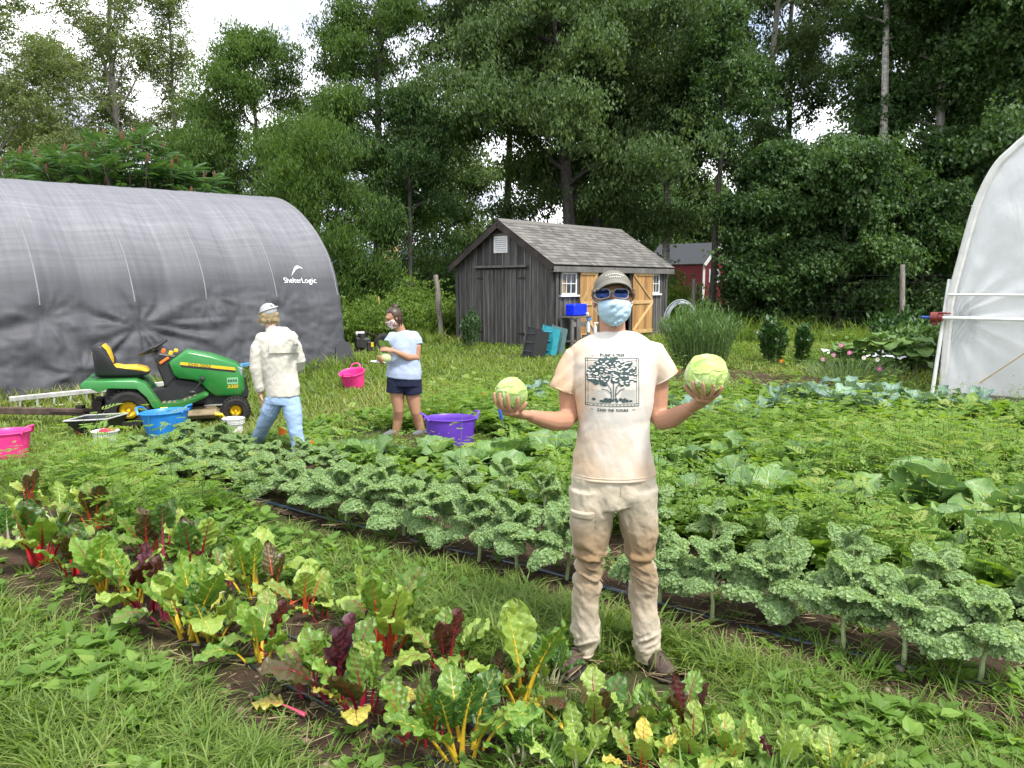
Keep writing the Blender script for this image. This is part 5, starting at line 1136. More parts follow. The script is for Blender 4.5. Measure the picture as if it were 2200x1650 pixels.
def kale(p, H, R_, nleaf, label, seed, lscale=1.0):
    r = random.Random(seed); t = thing('kale_plant', label, 'kale', p + [0, 0, .01], r.uniform(0, 6.3), 'curly kale plants')
    o = obj('stem', KST[seed % 4], t); o.scale = (.24, .24, H)
    for k in range(nleaf):
        a = k * 2.399 + r.uniform(-.3, .3); f = k / nleaf; L_ = R_ * r.uniform(.8, 1.15) * (1.0 - .35 * f) * lscale; lm_, sm_ = KL[r.randrange(6)]
        o = obj('leaf', lm_, t, (0, 0, H * (.56 + .46 * f)), (.22 - .72 * (1 - f) + r.uniform(-.25, .25) + .6 * f, r.uniform(-.2, .2), a)); o.scale = (L_ * r.uniform(.9, 1.15), L_, L_); obj('leaf_stem', sm_, o)
fr_px = [(2099, 1480), (1937, 1446), (1810, 1413), (1656, 1362), (1532, 1345), (1415, 1310), (1218, 1257), (1111, 1239), (1027, 1216), (939, 1190), (868, 1166), (804, 1150), (741, 1132), (689, 1112), (627, 1085), (568, 1067), (512, 1046), (462, 1042), (410, 1035), (360, 1025)]
ORD = ['first', 'second', 'third', 'fourth', 'fifth', 'sixth', 'seventh', 'eighth', 'ninth', 'tenth', 'eleventh', 'twelfth', 'thirteenth', 'fourteenth', 'fifteenth', 'sixteenth', 'seventeenth', 'eighteenth', 'nineteenth', 'twentieth', 'twenty-first', 'twenty-second', 'twenty-third']
for k, (px, py) in enumerate(fr_px):
    big = k > 12; kale(G(px, py), .31 if not big else .21, .32 if not big else .30, 16 if not big else 15, ('curly kale on a bare pale stem, %s from the right end of the front row' if not big else 'dense curly kale, %s from the right end of the front row') % ORD[k], 700 + k)
s0, _ = st(G(2110, 1309)[:2]); k = 0
for q in range(21):
    s_ = s0 + .25 - q * .42; kale(np.append(xy(s_, 4.42 + .06 * math.sin(q * 5)), float(gz(xy(s_, 4.42)[1]))), .25 + .05 * (q % 3) - .15 * (q > 9), .25 + .03 * (q % 2) - .03 * (q > 9), 9 + (q > 13) * 4, 'curly kale, %s from the right end of the back row' % ORD[q], 800 + q)
for q, (px, py) in enumerate([(300, 990), (355, 1003), (415, 1003), (465, 1015), (520, 1030), (330, 1018), (390, 1022)]):
    kale(G(px, py), .14, .26, 13, 'dense curly kale, %s of the extra plants massed at the left end of the bed' % ORD[q], 850 + q)
# ================================================================== CABBAGE AND BROCCOLI
def m_cab(name, a, b, vein):
    t = NT(name); co = t.coord('UV'); sp_ = t.n('ShaderNodeSeparateXYZ'); t.l(co, sp_.inputs[0]); u = t.math('ABSOLUTE', t.math('MULTIPLY_ADD', sp_.outputs[0], 2.0, -1.0)); n = t.noise(4, 3, co)
    lat = t.math('FRACT', t.math('ADD', t.math('SUBTRACT', t.math('MULTIPLY', sp_.outputs[1], 5.0), t.math('MULTIPLY', u, 2.0)), t.math('MULTIPLY', n, .6))); lv = t.math('LESS_THAN', lat, t.math('MULTIPLY_ADD', u, -.05, .09)); mid = t.math('LESS_THAN', u, t.math('MULTIPLY_ADD', sp_.outputs[1], -.06, .07))
    ve = t.math('MAXIMUM', t.math('MULTIPLY', lv, .5), t.math('MULTIPLY', mid, .85)); oi = t.n('ShaderNodeObjectInfo'); base = t.mix(1.0, t.ramp(t.noise(5, 4), [(.3, a), (.7, b)]), t.ramp(oi.outputs['Random'], [(0, (.7, .75, .75)), (1, (1.3, 1.25, 1.1))]), 'MULTIPLY'); c = t.mix(ve, base, vein)
    bs_ = t.bsdf(c, .45, .4, normal=t.bump(t.math('MULTIPLY', ve, 1.0), .4, .006)); tr = t.n('ShaderNodeBsdfTranslucent'); t.l(t.mix(1.0, c, (1.4, 1.4, .7), 'MULTIPLY'), tr.inputs[0]); mx = t.n('ShaderNodeMixShader'); mx.inputs[0].default_value = .22; t.l(bs_, mx.inputs[1]); t.l(tr.outputs[0], mx.inputs[2]); return t.done(mx.outputs[0])
M_CAB = m_cab('cabbage_outer_leaf', (.105, .20, .072), (.17, .285, .10), (.38, .48, .26)); M_CABL = m_cab('cabbage_inner_leaf', (.19, .32, .085), (.28, .42, .13), (.5, .6, .33)); M_BROC = m_cab('broccoli_leaf', (.14, .24, .19), (.22, .33, .265), (.4, .5, .42)); M_DRY = m_cab('dried_cabbage_leaf', (.38, .22, .10), (.55, .38, .2), (.6, .48, .3)); M_SUNF = m_cab('big_flat_leaf', (.10, .19, .05), (.16, .27, .08), (.3, .4, .18))
def cab_leaf_arrays(seed, bend=1.2, wid=.40, cup=.35, wave=.05, lobes=0.0):
    r = np.random.default_rng(seed); nv, nu = 16, 15; f = np.linspace(0, 1, nv); ang = .15 + bend * f; y = np.concatenate([[0], np.cumsum(np.sin(ang[:-1]))]) / (nv - 1); z = np.concatenate([[0], np.cumsum(np.cos(ang[:-1]))]) / (nv - 1); V = []; UV = []
    for i, g in enumerate(f):
        w = wid * max(.02, math.sin(math.pi * min(1, .06 + .94 * g) ** 1.15) ** .6 if g < 1 else .03); w = max(w, .03) * (1 + lobes * math.sin(g * 26)); w = max(.03, w * (.35 if g < .12 else 1)); a = ang[i]; nn = np.array([0, -math.cos(a), math.sin(a)])
        for u in np.linspace(-1, 1, nu): V.append(np.array([u * w, y[i], z[i]]) + nn * (cup * w * u * u + wave * abs(u) ** 2 * math.sin(g * 14 + 3 * u + seed) + .012 * math.sin(g * 31 + u * 9 + seed * 3))); UV.append([u * .5 + .5, g])
    i, j = np.meshgrid(np.arange(nv - 1), np.arange(nu - 1), indexing='ij'); i = i.ravel(); j = j.ravel(); return np.array(V), np.column_stack([i * nu + j, i * nu + j + 1, (i + 1) * nu + j + 1, (i + 1) * nu + j]), np.array(UV)
def leafset(mt, n, **k):
    out = []
    for q in range(n): V, F, UV = cab_leaf_arrays(q, **{a: (b[q % len(b)] if isinstance(b, list) else b) for a, b in k.items()}); out.append(mesh_from('leaf', V, [F], mt, uv=UV))
    return out
CL_O = leafset(M_CAB, 5, bend=[.9, 1.3, 1.7, 1.1, 2.1], wid=[.40, .44, .40, .46, .42]); CL_I = leafset(M_CABL, 3, bend=[-.6, -.2, .2], wid=.46, cup=.5); CL_B = leafset(M_BROC, 4, bend=[.5, .9, 1.4, 1.9], wid=[.24, .28, .25, .3], lobes=.18, wave=.06); CL_D = leafset(M_DRY, 2, bend=[1.8, 2.4], wid=.4, wave=.12); CL_S = leafset(M_SUNF, 3, bend=[1.2, 1.6, 2.0], wid=.5, cup=.1)
MHEAD = None
def m_head():
    t = NT('cabbage_head'); co = t.coord('UV'); n = t.noise(6, 4); sp_ = t.n('ShaderNodeSeparateXYZ'); t.l(co, sp_.inputs[0])
    c = t.ramp(n, [(.3, (.36, .50, .15)), (.7, (.52, .64, .28))]); wv = t.n('ShaderNodeTexWave'); wv.inputs['Scale'].default_value = 2.6; wv.inputs['Distortion'].default_value = 9; wv.inputs['Detail'].default_value = 3; wv.inputs['Detail Scale'].default_value = 1.6; t.l(t.coord('Object', (9, 9, 9)), wv.inputs['Vector'])
    ve = t.ramp(wv.outputs[0], [(.86, (0, 0, 0)), (.97, (.55, .55, .55))]); c = t.mix(ve, c, (.66, .74, .46)); b = t.bsdf(c, .42, .4, normal=t.bump(ve, .35, .004)); return t.done(b)
MHEAD = m_head()
def cabbage(px, py, Rr, n_o, n_i, label, seed, head=True, dry=0):
    r = random.Random(seed); p = G(px, py); t = thing('cabbage_plant', label, 'cabbage', p, r.uniform(0, 6.3), 'cabbage plants in the weedy bed')
    if head: V, F = ellipsoid((0, 0, .13), (.085, .085, .08), 16, 10); V = V * (1 + .1 * fbm(V * 14, 3, seed)[:, None]); obj('head', mesh_from('head', V, F, M_CABL), t)
    for k in range(n_o + n_i + dry):
        kind = CL_O if k < n_o else CL_I if k < n_o + n_i else CL_D; a = k * 2.4 + r.uniform(-.4, .4); L_ = Rr * r.uniform(.85, 1.25) * (1 if k < n_o else .62)
        o = obj('leaf', r.choice(kind), t, (.03 * math.cos(a), .03 * math.sin(a), .03 + (.02 if k < n_o else .05)), (-r.uniform(-.1, .45) if k < n_o else -r.uniform(0, .25), r.uniform(-.25, .25), a - math.pi / 2)); o.scale = (L_ * r.uniform(.9, 1.2), L_, L_)
for k, (px, py) in enumerate([(800, 1010), (1060, 1025), (1090, 1010), (1150, 960), (1245, 985), (1570, 1060), (1690, 1075), (1790, 1020), (1900, 1120), (2080, 1080), (2070, 1180), (1600, 1000), (2150, 1070)]):
    cabbage(px, py, .30, 8, k % 3 == 0, 'headless cabbage plant, %s from the left among the leafy fillers of the bed' % ORD[k], 950 + k, head=False)
for k, (px, py, R_, no, ni, lb) in enumerate([(740, 1000, .26, 8, 0, 'cabbage plant right of the man in jacket-free path, leftmost of the cabbage row'), (870, 1010, .25, 8, 0, 'cabbage plant in front of the bare legged woman'), (935, 1000, .27, 9, 2, 'cabbage plant with a round pale leaf below the purple tub'), (1015, 1030, .27, 8, 0, 'cabbage plant right below the purple tub'), (1120, 1045, .32, 8, 0, 'cabbage plant left of the man at hem height'), (1180, 1000, .30, 8, 0, 'cabbage plant touching the man on his left side'), (1100, 925, .30, 8, 0, 'cabbage plant under the small held cabbage'), (1195, 930, .28, 7, 0, 'cabbage plant behind the bent left elbow'),
    (1520, 1115, .34, 9, 3, 'cabbage plant with pale heart right of the trousers'), (1640, 1120, .36, 9, 0, 'cabbage plant with a large veined leaf beside the pale hearted one'), (1460, 1020, .28, 7, 0, 'cabbage plant behind the right hip of the man'), (1545, 1010, .28, 7, 0, 'small cabbage plant in weeds behind the pale hearted one'), (1730, 1030, .32, 8, 1, 'cabbage plant with one upright light leaf'), (1850, 1060, .30, 8, 0, 'cabbage plant between two upright leaved ones'), (1950, 1050, .34, 8, 0, 'cabbage plant with tall narrow upright leaf toward the right'), (2010, 1120, .40, 9, 0, 'wide cabbage plant with a big silvery leaf'), (1975, 1190, .32, 4, 8, 'open lime green cabbage with no head yet'), (2150, 1150, .40, 9, 0, 'cabbage plant at the right edge with broad dark leaves'), (2160, 1230, .34, 8, 0, 'nearest cabbage plant in the right corner above the kale'), (1790, 1130, .30, 8, 0, 'cabbage plant nearly lost among flowering weeds')]):
    if k == 0: lb = 'leftmost cabbage plant of the row, right of the blue jeans'
    cabbage(px, py, R_, no, ni, lb, 900 + k, head=k not in (16,), dry=(2 if k in (1, 8, 14, 16, 18) else 0))
for k, (px, py, h) in enumerate([(1470, 925, .40), (1530, 905, .42), (1600, 925, .4), (1665, 905, .45), (1700, 880, .42), (1745, 890, .5), (1790, 905, .5), (1835, 890, .5), (1875, 915, .45), (1915, 890, .48), (1965, 905, .45), (2020, 895, .40), (2090, 905, .4), (1150, 870, .34), (1250, 880, .36)]):
    r = random.Random(k); p = G(px, py); t = thing('broccoli_plant', 'blue-green broccoli plant, %s from the left in the row before the hoop house' % ORD[(k + 2) % 15], 'broccoli', p, r.uniform(0, 6.3), 'blue-green broccoli plants'); mb = MB(); mb.tube([[0, 0, -.03], [0, 0, h * .6]], [.018, .012], 7); mb.build('stem', M_KSTEM, t, smooth=True)
    for q in range(10):
        a = q * 2.4; L_ = h * r.uniform(.6, .95); o = obj('leaf', r.choice(CL_B), t, (0, 0, h * (.12 + .045 * q)), (-r.uniform(.05, .7), r.uniform(-.25, .25), a)); o.scale = (L_, L_, L_)
# ================================================================== MACHINES AND PROPS
def plastic(n, c, rough=.38): return plain(n, c, rough, .45, var=.16, scale=7, bump=.06, bscale=14)
def m_paint():
    t = NT('dusty_green_paint'); co = t.coord('Object'); n = t.noise(5, 6, co, .7); sp_ = t.n('ShaderNodeSeparateXYZ'); t.l(co, sp_.inputs[0]); low = t.math('MULTIPLY_ADD', sp_.outputs[2], -1.6, 1.15, clamp=True)
    d = t.math('MULTIPLY', t.ramp(n, [(.42, (0, 0, 0)), (.75, (.75, .75, .75))]), low); c = t.mix(d, (.022, .185, .035), (.15, .145, .075)); return t.done(t.bsdf(c, t.math('MULTIPLY_ADD', d, .5, .27), .5))
MGREEN = m_paint(); MYEL = plain('tractor_yellow', (.72, .47, .02), .35, var=.08); MBLK = plain('black_plastic', (.016, .016, .017), .5, var=.2); MTYRE = plain('tyre_rubber', (.022, .021, .020), .85, .3, var=.35, scale=14); MSTEEL = plain('dusty_steel', (.22, .19, .15), .6, .5, .4, var=.35); MORANGE = plain('orange_plastic', (.75, .17, .02), .4)
TR0 = G(285, 913); TRF = G(490, 900); TYAW = math.atan2(TRF[1] - TR0[1], TRF[0] - TR0[0])
tractor = thing('riding_mower', 'green riding mower with a yellow and black seat parked by the grey shelter', 'mower', TR0, TYAW)
def wheel(nm, x, y, rad, w, hub, parent, seed):
    ax = np.array([[1, 0, 0], [0, 0, 1], [0, -1, 0]], float); pr = []
    for a in np.linspace(-1, 1, 13): pr.append((rad - .22 * rad * abs(a) ** 3.2, a * w / 2))
    pr = [(hub * 1.02, -w / 2 * .9)] + pr + [(hub * 1.02, w / 2 * .9)]
    m = MB(); m.rev(pr, (0, 0, 0), 48, ax); me = m.mesh('tyre', MTYRE, True); o = obj('wheel', me, parent, (x, y, rad - .012))
    lg = MB(); k = 26
    for q in range(k):
        for s_ in (-1, 1):
            a = (q + (.25 if s_ > 0 else -.25)) / k * 2 * math.pi; c = np.array([math.cos(a), 0, math.sin(a)]); tt = np.array([-math.sin(a), 0, math.cos(a)]); yv = np.array([0, 1.0, 0]); d = yv * .8 + tt * .45 * s_; d /= np.linalg.norm(d); e = np.cross(c, d); lg.box(c * (rad * .985) + yv * s_ * w * .22, (w * .42, .018, .016), np.array([d, e, c]))
    lg.build('tread', MTYRE, o)
    rm = MB(); rm.rev([(0.0, -.02), (hub * .3, -.02), (hub * .3, -.005), (hub * .62, .02), (hub * .85, .005), (hub * .9, -w * .40), (hub * 1.04, -w * .42)], (0, -w * .06, 0), 32, ax); rm.tube([(0, -w * .06 - .05, 0), (0, -w * .06, 0)], hub * .17, 12); rm.build('rim', MYEL, o, smooth=True)
    return o
for y in (-.36, .36): wheel('rear', 0, y, .262, .21, .125, tractor, 1)
for y in (-.36, .36): wheel('front', 1.235, y, .18, .15, .088, tractor, 2)
def slab(mb, prof, y0, y1, inset=.03):
    """side outline (x, z) given a rounded thickness across y"""
    P = np.asarray(prof, float); c = P.mean(0); k = len(P); h = (y1 - y0); ys = [(y0, inset), (y0 + inset * .35, inset * .3), (y0 + inset, 0), (y1 - inset, 0), (y1 - inset * .35, inset * .3), (y1, inset)]
    rings = []
    for y, i_ in ys:
        d = P - c; q = P - d / (np.linalg.norm(d, axis=1, keepdims=True) + 1e-9) * i_; rings.append(np.column_stack([q[:, 0], np.full(k, y), q[:, 1]]))
    V = np.vstack(rings); F = [[[a * k + b, a * k + (b + 1) % k, (a + 1) * k + (b + 1) % k, (a + 1) * k + b] for b in range(k)] for a in range(5)]
    mb.add(V, [np.array(f) for f in F] + [np.arange(k)[::-1], np.arange(5 * k, 6 * k)])
h_ = MB(); slab(h_, [(.47, .80), (.50, .835), (.655, .935), (.70, .945), (1.0, .88), (1.27, .765), (1.33, .72), (1.36, .62), (1.37, .42), (1.33, .335), (1.02, .335), (.96, .37), (.82, .53), (.75, .565), (.56, .60), (.51, .66)], -.25, .25, .045); hood = h_.build('hood', MGREEN, tractor, smooth=True)
s_ = MB(); s_.prism([(.60, .775), (1.265, .675), (1.25, .715), (.61, .81)], (0, -.2505, 0), (1, 0, 0), ZV, (0, -1, 0), .004); s_.prism([(.60, .775), (1.265, .675), (1.25, .715), (.61, .81)], (0, .2505, 0), (1, 0, 0), ZV, (0, 1, 0), .004); s_.build('stripe', MYEL, hood)
s_ = MB(); s_.prism([(.62, .745), (1.255, .652), (1.262, .672), (.605, .772)], (0, -.2505, 0), (1, 0, 0), ZV, (0, -1, 0), .003); s_.build('black_stripe', MBLK, hood)  # black stripe along the lower edge of the yellow one
def flat_text(txt, size, o, ex, n, mt, parent, nm='lettering', bold=0.0, shear=0.0):
    ex = np.asarray(ex, float) / np.linalg.norm(ex); ey = np.cross(n, ex); m = place_flat(text_mesh(txt, size, .0006, shear, bold), o, ex, ey, np.asarray(n, float)); m.materials.clear(); m.materials.append(mt); return obj(nm, m, parent)
flat_text('JOHN DEERE', .048, (.83, -.2552, .757), (1, 0, -.15), (0, -1, 0), plain('dark_lettering', (.03, .05, .02), .6), hood, bold=.0008)
bd = MB(); bd.prism([(1.15, .50), (1.285, .50), (1.285, .585), (1.15, .585)], (0, -.2505, 0), (1, 0, 0), ZV, (0, -1, 0), .003); bd.build('badge', plain('badge_pale_green', (.18, .42, .22), .5), hood)
bd = MB()
for q in range(4): bd.prism([(1.16 + q * .03, .525), (1.183 + q * .03, .525), (1.183 + q * .03, .56), (1.16 + q * .03, .56)], (0, -.2536, 0), (1, 0, 0), ZV, (0, -1, 0), .001)
bd.build('badge_mark', plain('badge_dark', (.03, .09, .05), .5), hood)
flat_text('X350', .06, (1.215, -.2536, .467), (1, 0, 0), (0, -1, 0), MYEL, hood, bold=.0012, shear=.2)
hl = MB(); slab(hl, [(1.245, .655), (1.335, .585), (1.352, .70), (1.285, .735)], -.246, -.12, .02); hl.build('headlight', plain('clear_lamp', (.26, .29, .31), .1, .8), tractor)
hl = MB(); slab(hl, [(1.245, .655), (1.335, .585), (1.352, .70), (1.285, .735)], .12, .246, .02); hl.build('headlight', plain('clear_lamp', (.26, .29, .31), .1, .8), tractor)
g_ = MB(); slab(g_, [(1.30, .30), (1.40, .30), (1.415, .38), (1.385, .60), (1.33, .60)], -.21, .21, .02); g_.build('grille', MBLK, tractor)
cs = MB(); slab(cs, [(-.30, .30), (1.36, .22), (1.38, .33), (.96, .38), (.80, .54), (.55, .59), (.47, .80), (.40, .72), (.40, .48), (.30, .44), (-.25, .5)], -.18, .18, .03); cs.build('chassis', MBLK, tractor)
ds = MB(); slab(ds, [(.30, .86), (.36, .93), (.55, .90), (.64, .93), (.52, .80), (.55, .60), (.42, .47), (.38, .6)], -.19, .19, .03); dash = ds.build('dashboard', MBLK, tractor)
lv = MB(); lv.box((.42, -.2, .83), (.13, .03, .035), rotm(0, -.6, 0), .008); lv.box((.41, -.1, .93), (.05, .03, .09), rotm(0, .3, 0), .008); lv.build('lever', MORANGE, dash)
lv = MB(); lv.box((.5, -.17, .92), (.05, .04, .06), rotm(0, .4, 0), .01); lv.box((.56, -.13, .945), (.05, .04, .05), rotm(0, .2, 0), .01); lv.build('knob', MYEL, dash)
sw = MB(); th = np.linspace(0, 2 * math.pi, 33)[:-1]; nx_ = np.array([math.sin(-.5), 0, math.cos(-.5)]); ex_ = np.array([math.cos(.5), 0, math.sin(.5)]); c_ = np.array([.29, 0, .985]); ring = [c_ + ex_ * .18 * math.cos(a) + np.array([0, .18, 0]) * math.sin(a) for a in th]; sw.tube(ring + ring[:2], .017, 8, False)
for a in (0.3, 2.1, 3.3, 5.2): sw.tube([c_ - nx_ * .035, c_ + ex_ * .175 * math.cos(a) + np.array([0, .175, 0]) * math.sin(a)], [.026, .014], 6)
sw.ell(c_ - nx_ * .035, (.06, .06, .03), 12, 8); sw.tube([c_ - nx_ * .05, (.42, 0, .82)], .03, 10); sw.build('steering_wheel', MBLK, tractor, smooth=True)
def fuse_obj(mb, vox, nm, mt, parent, sm=4): return obj(nm, fuse(mb, vox, sm, nm, mt), parent)
# fenders, foot platform
fd = MB(); fen = [(-.50, .60), (-.46, .635), (.10, .63), (.20, .58), (.30, .42), (.375, .28), (.35, .24), (.30, .26), (.24, .40), (.14, .525), (.05, .545), (-.22, .55), (-.32, .50), (-.40, .545), (-.50, .55)]
slab(fd, fen, -.47, -.19, .03); slab(fd, fen, .19, .47, .03); slab(fd, [(-.5, .575), (-.46, .63), (.10, .625), (.1, .57)], -.3, .3, .02); fd.build('fender', MGREEN, tractor, smooth=True)
ft = MB(); fp = [(.33, .235), (.60, .25), (.90, .375), (.92, .40), (.88, .42), (.60, .325), (.32, .30)]
slab(ft, fp, -.46, -.15, .02); slab(ft, fp, .15, .46, .02); fo = ft.build('footboard', MGREEN, tractor, smooth=True)
ftm = MB()
for q in range(7): ftm.box((.40 + q * .06, -.33, .318 + max(0, q - 3) * .024), (.035, .2, .008), rotm(0, -.25 if q > 3 else -.05, 0))
ftm.build('tread_strip', plain('worn_rubber_strip', (.16, .14, .10), .9, var=.4), fo)
pd = MB(); pd.tube([(.72, -.3, .42), (.80, -.3, .50), (.86, -.3, .58)], .012, 6); pd.ell((.73, -.3, .42), (.05, .03, .03)); pd.ell((.855, -.3, .585), (.03, .03, .04)); pd.build('pedal', MBLK, fo)
# seat
sb_ = MB(); slab(sb_, [(-.36, .66), (-.38, 1.02), (-.34, 1.055), (-.28, 1.05), (-.22, .98), (-.19, .78), (-.10, .72), (.22, .70), (.235, .665), (.17, .645), (-.22, .645)], -.24, .24, .05); seat = sb_.build('seat', MBLK, tractor, smooth=True)
sc_ = MB(); slab(sc_, [(-.315, 1.03), (-.255, 1.045), (-.205, .98), (-.175, .86), (-.18, .80), (-.215, .775), (-.25, .85)], -.20, .20, .05); sc_.build('seat_back_pad', MYEL, seat, smooth=True)
sc_ = MB(); slab(sc_, [(-.19, .775), (-.15, .785), (-.06, .765), (.10, .765), (.20, .735), (.235, .70), (.22, .68), (-.12, .69), (-.17, .72)], -.215, .215, .05); sc_.build('seat_cushion', MYEL, seat, smooth=True)
sr = MB(); sr.box((-.05, 0, .635), (.42, .3, .03), None, .01); sr.build('seat_rail', MBLK, seat)
em = MB(); em.ell((-.385, -.10, .93), (.006, .025, .03)); em.build('emblem', MYEL, seat)
# cutting deck, hitch, brush marks
dk = MB(); dk.box((.72, 0, .155), (.66, 1.02, .11), None, .05); dk.box((.42, -.45, .2), (.10, .05, .12), None, .01); deckm = dk.build('mower_deck', plain('dusty_deck', (.20, .155, .085), .8, var=.4, scale=9), tractor)
dk = MB(); dk.tube([(.98, -.53, .16), (1.06, -.52, .15), (1.10, -.48, .08), (1.08, -.48, .04)], .022, 8); dk.box((.40, -.5, .23), (.09, .02, .1), None, .006); dk.build('deck_guard', MYEL, deckm)
rd = MB(); rd.tube([(.86, -.34, .25), (1.08, -.36, .25), (1.2, -.36, .19)], .012, 6); rd.build('tie_rod', plain('bright_steel', (.5, .5, .5), .35, .5, .8), tractor)
ht = MB(); ht.box((-.36, 0, .28), (.12, .5, .16), None, .01); ht.box((-.44, 0, .22), (.2, .1, .03)); ht.box((-.40, -.2, .35), (.03, .03, .2)); ht.build('hitch', MIRON, tractor)
# long drag bar behind the mower
mbm = MB(); a_ = np.array(G(-60, 903)) + [0, 0, .14]; b_ = TR0 + np.array([math.cos(TYAW), math.sin(TYAW), 0]) * -.50 + [0, 0, .2]; c_ = (a_ + b_) / 2; db = b_ - a_; ln = np.linalg.norm(db); e1 = db / ln; e2 = np.cross(ZV, e1); e2 /= np.linalg.norm(e2); e3 = np.cross(e1, e2)
dg = thing('tow_bar', 'rusty brown beam stretching left from the mower hitch', 'tow bar', a_ - [0, 0, .14]); mbm.box(c_ - a_ + [0, 0, .14], (ln, .09, .085), np.array([e1, e2, e3]), .008); mbm.build('beam', plain('rusty_beam', (.085, .055, .04), .85, var=.45, scale=7, bump=.3), dg)
mbm = MB(); mbm.box(b_ - a_ + [0, 0, .14] - e1 * .28, (.5, .13, .012), np.array([e1, e2, e3])); mbm.box(b_ - a_ + [0, 0, .2] - e1 * .1, (.1, .06, .05), np.array([e1, e2, e3])); mbm.tube([b_ - a_ + [0, 0, .14] - e1 * .2, b_ - a_ + [0, 0, -.05] - e1 * .3], .012, 6); mbm.build('coupling', MIRON, dg)
# ---- flexible tubs and pails
def tub(name, label, base, r0, r1, h, mt, cat, tilt=(0, 0, 0), handles=True, ovl=1.0, hrot=0.0, group=None):
    t = thing(name, label, cat, base, 0, group); t.rotation_euler = tilt
    m = MB(); th_ = .012; n = 7; pr = [(0.0, .008), (r0 * .9, .008), (r0, .02)] + [(r0 + (r1 - r0) * q / n, .02 + (h - .02) * q / n) for q in range(1, n + 1)] + [(r1 + .012, h), (r1 + .014, h + .008), (r1, h + .012)] + [(r0 + (r1 - r0) * q / n - th_, .03 + (h - .03) * q / n) for q in range(n, 0, -1)] + [(r0 - th_, .03), (0, .03)]
    m.rev(pr, (0, 0, 0), 40, np.diag([1.0, ovl, 1.0])); m.build('body', mt, t, smooth=True)
    if handles:
        for sg in (-1, 1):
            k = MB(); a = np.linspace(-1, 1, 13); an = sg * math.pi / 2 + hrot + math.pi / 2; ca, sa = math.cos(an), math.sin(an); p = []
            for q in a: ph = q * .42; rr = r1 + .012 + .035 * (1 - q * q); p.append([math.cos(an + ph) * rr, math.sin(an + ph) * rr * ovl, h - .01 + .075 * (1 - q ** 4)])
            k.tube(p, [[.010, .014]] * 13, 8); k.build('handle', mt, t, smooth=True)
    return t
MPINK = plastic('hot_pink_rubber', (.80, .045, .25)); MBLUE = plastic('bright_blue_rubber', (.02, .22, .66)); MPURP = plastic('purple_rubber', (.12, .045, .40)); MPAIL = plastic('white_pail_plastic', (.72, .72, .70))
tub('tub', 'hot pink rubber tub cut off by the left edge', G(22, 990), .16, .20, .30, MPINK, 'tub', hrot=0.0)
tub('tub', 'pink rubber tub tipped on uneven grass between the two women', G(762, 836) + [0, 0, .03], .165, .205, .27, MPINK, 'tub', (R(10), R(-12), .5), hrot=.9)
tub('tub', 'bright blue rubber tub in front of the mower', G(360, 945), .19, .26, .33, MBLUE, 'tub', (0, R(-3), 0), hrot=0.0)
tub('tub', 'wide purple rubber tub beside the bare legged woman', G(968, 957), .25, .28, .31, MPURP, 'tub', ovl=.85, hrot=.3)
pl = tub('bucket', 'white plastic bucket between the mower wheel and the jeans', G(503, 935) + [0, 0, 0], .10, .118, .20, MPAIL, 'bucket', handles=False)
rr_ = MB()
for z in (.145, .165, .185): rr_.rev([(.112, z), (.126, z), (.126, z + .006), (.112, z + .006)], (0, 0, 0), 32)
rr_.build('rib', MPAIL, pl, smooth=True)
pl = tub('bucket', 'white bucket with a red cloth on it, half hidden in weeds', G(229, 972), .105, .125, .23, MPAIL, 'bucket', handles=False)
V, F = ellipsoid((.02, 0, .235), (.085, .07, .03), 18, 8); V = V + np.column_stack([V[:, 0] * 0, V[:, 0] * 0, fbm(V * 22, 3, 5) * .05]); o = obj('cloth', mesh_from('cloth', V, F, plain('red_cloth', (.55, .03, .07), .9)), None, G(229, 972), None, 'crumpled red cloth lying on the white bucket', 'cloth')
# ---- black tray cart in the weeds
ct = thing('wheelbarrow', 'black wheelbarrow tray with a pale rim left of the blue tub', 'wheelbarrow', G(208, 938), -.1); ct.scale = (.74, .74, .8)
m = MB(); T_ = np.array([[-.36, -.26, .26], [.36, -.26, .30], [.36, .3, .30], [-.36, .3, .26]]); Bm = np.array([[-.14, -.14, .05], [.24, -.14, .05], [.24, .18, .05], [-.14, .18, .05]]); m.add(np.vstack([T_, Bm, T_ * [.96, .96, 1], Bm * [.9, .9, 1] + [0, 0, .012]]), [[[k, (k + 1) % 4, 4 + (k + 1) % 4, 4 + k] for k in range(4)], [[8 + k, 8 + (k + 1) % 4, 12 + (k + 1) % 4, 12 + k] for k in range(4)], [[k, (k + 1) % 4, 8 + (k + 1) % 4, 8 + k] for k in range(4)], [4, 5, 6, 7], [12, 13, 14, 15]]); m.build('tray', plain('black_tray', (.022, .025, .025), .35, .5), ct)
m = MB(); m.tube(list(T_ + [0, 0, .008]) + [T_[0] + [0, 0, .008]], .011, 6); m.build('rim', plain('pale_rim', (.5, .5, .48), .4), ct)
m = MB(); m.tube([(-.32, -.2, .22), (-.2, -.15, .1), (-.12, -.15, .02)], .016, 6); m.tube([(.2, -.15, .09), (.5, -.2, .16)], .016, 6); m.build('frame', plain('red_frame', (.42, .04, .02), .5), ct)
m = MB(); m.rev([(.05, -.03), (.1, -.035), (.12, 0), (.1, .035), (.05, .03)], (-.26, 0, .10), 20, np.array([[1, 0, 0], [0, 0, 1], [0, -1, 0]], float)); m.build('wheel', MTYRE, ct, smooth=True)
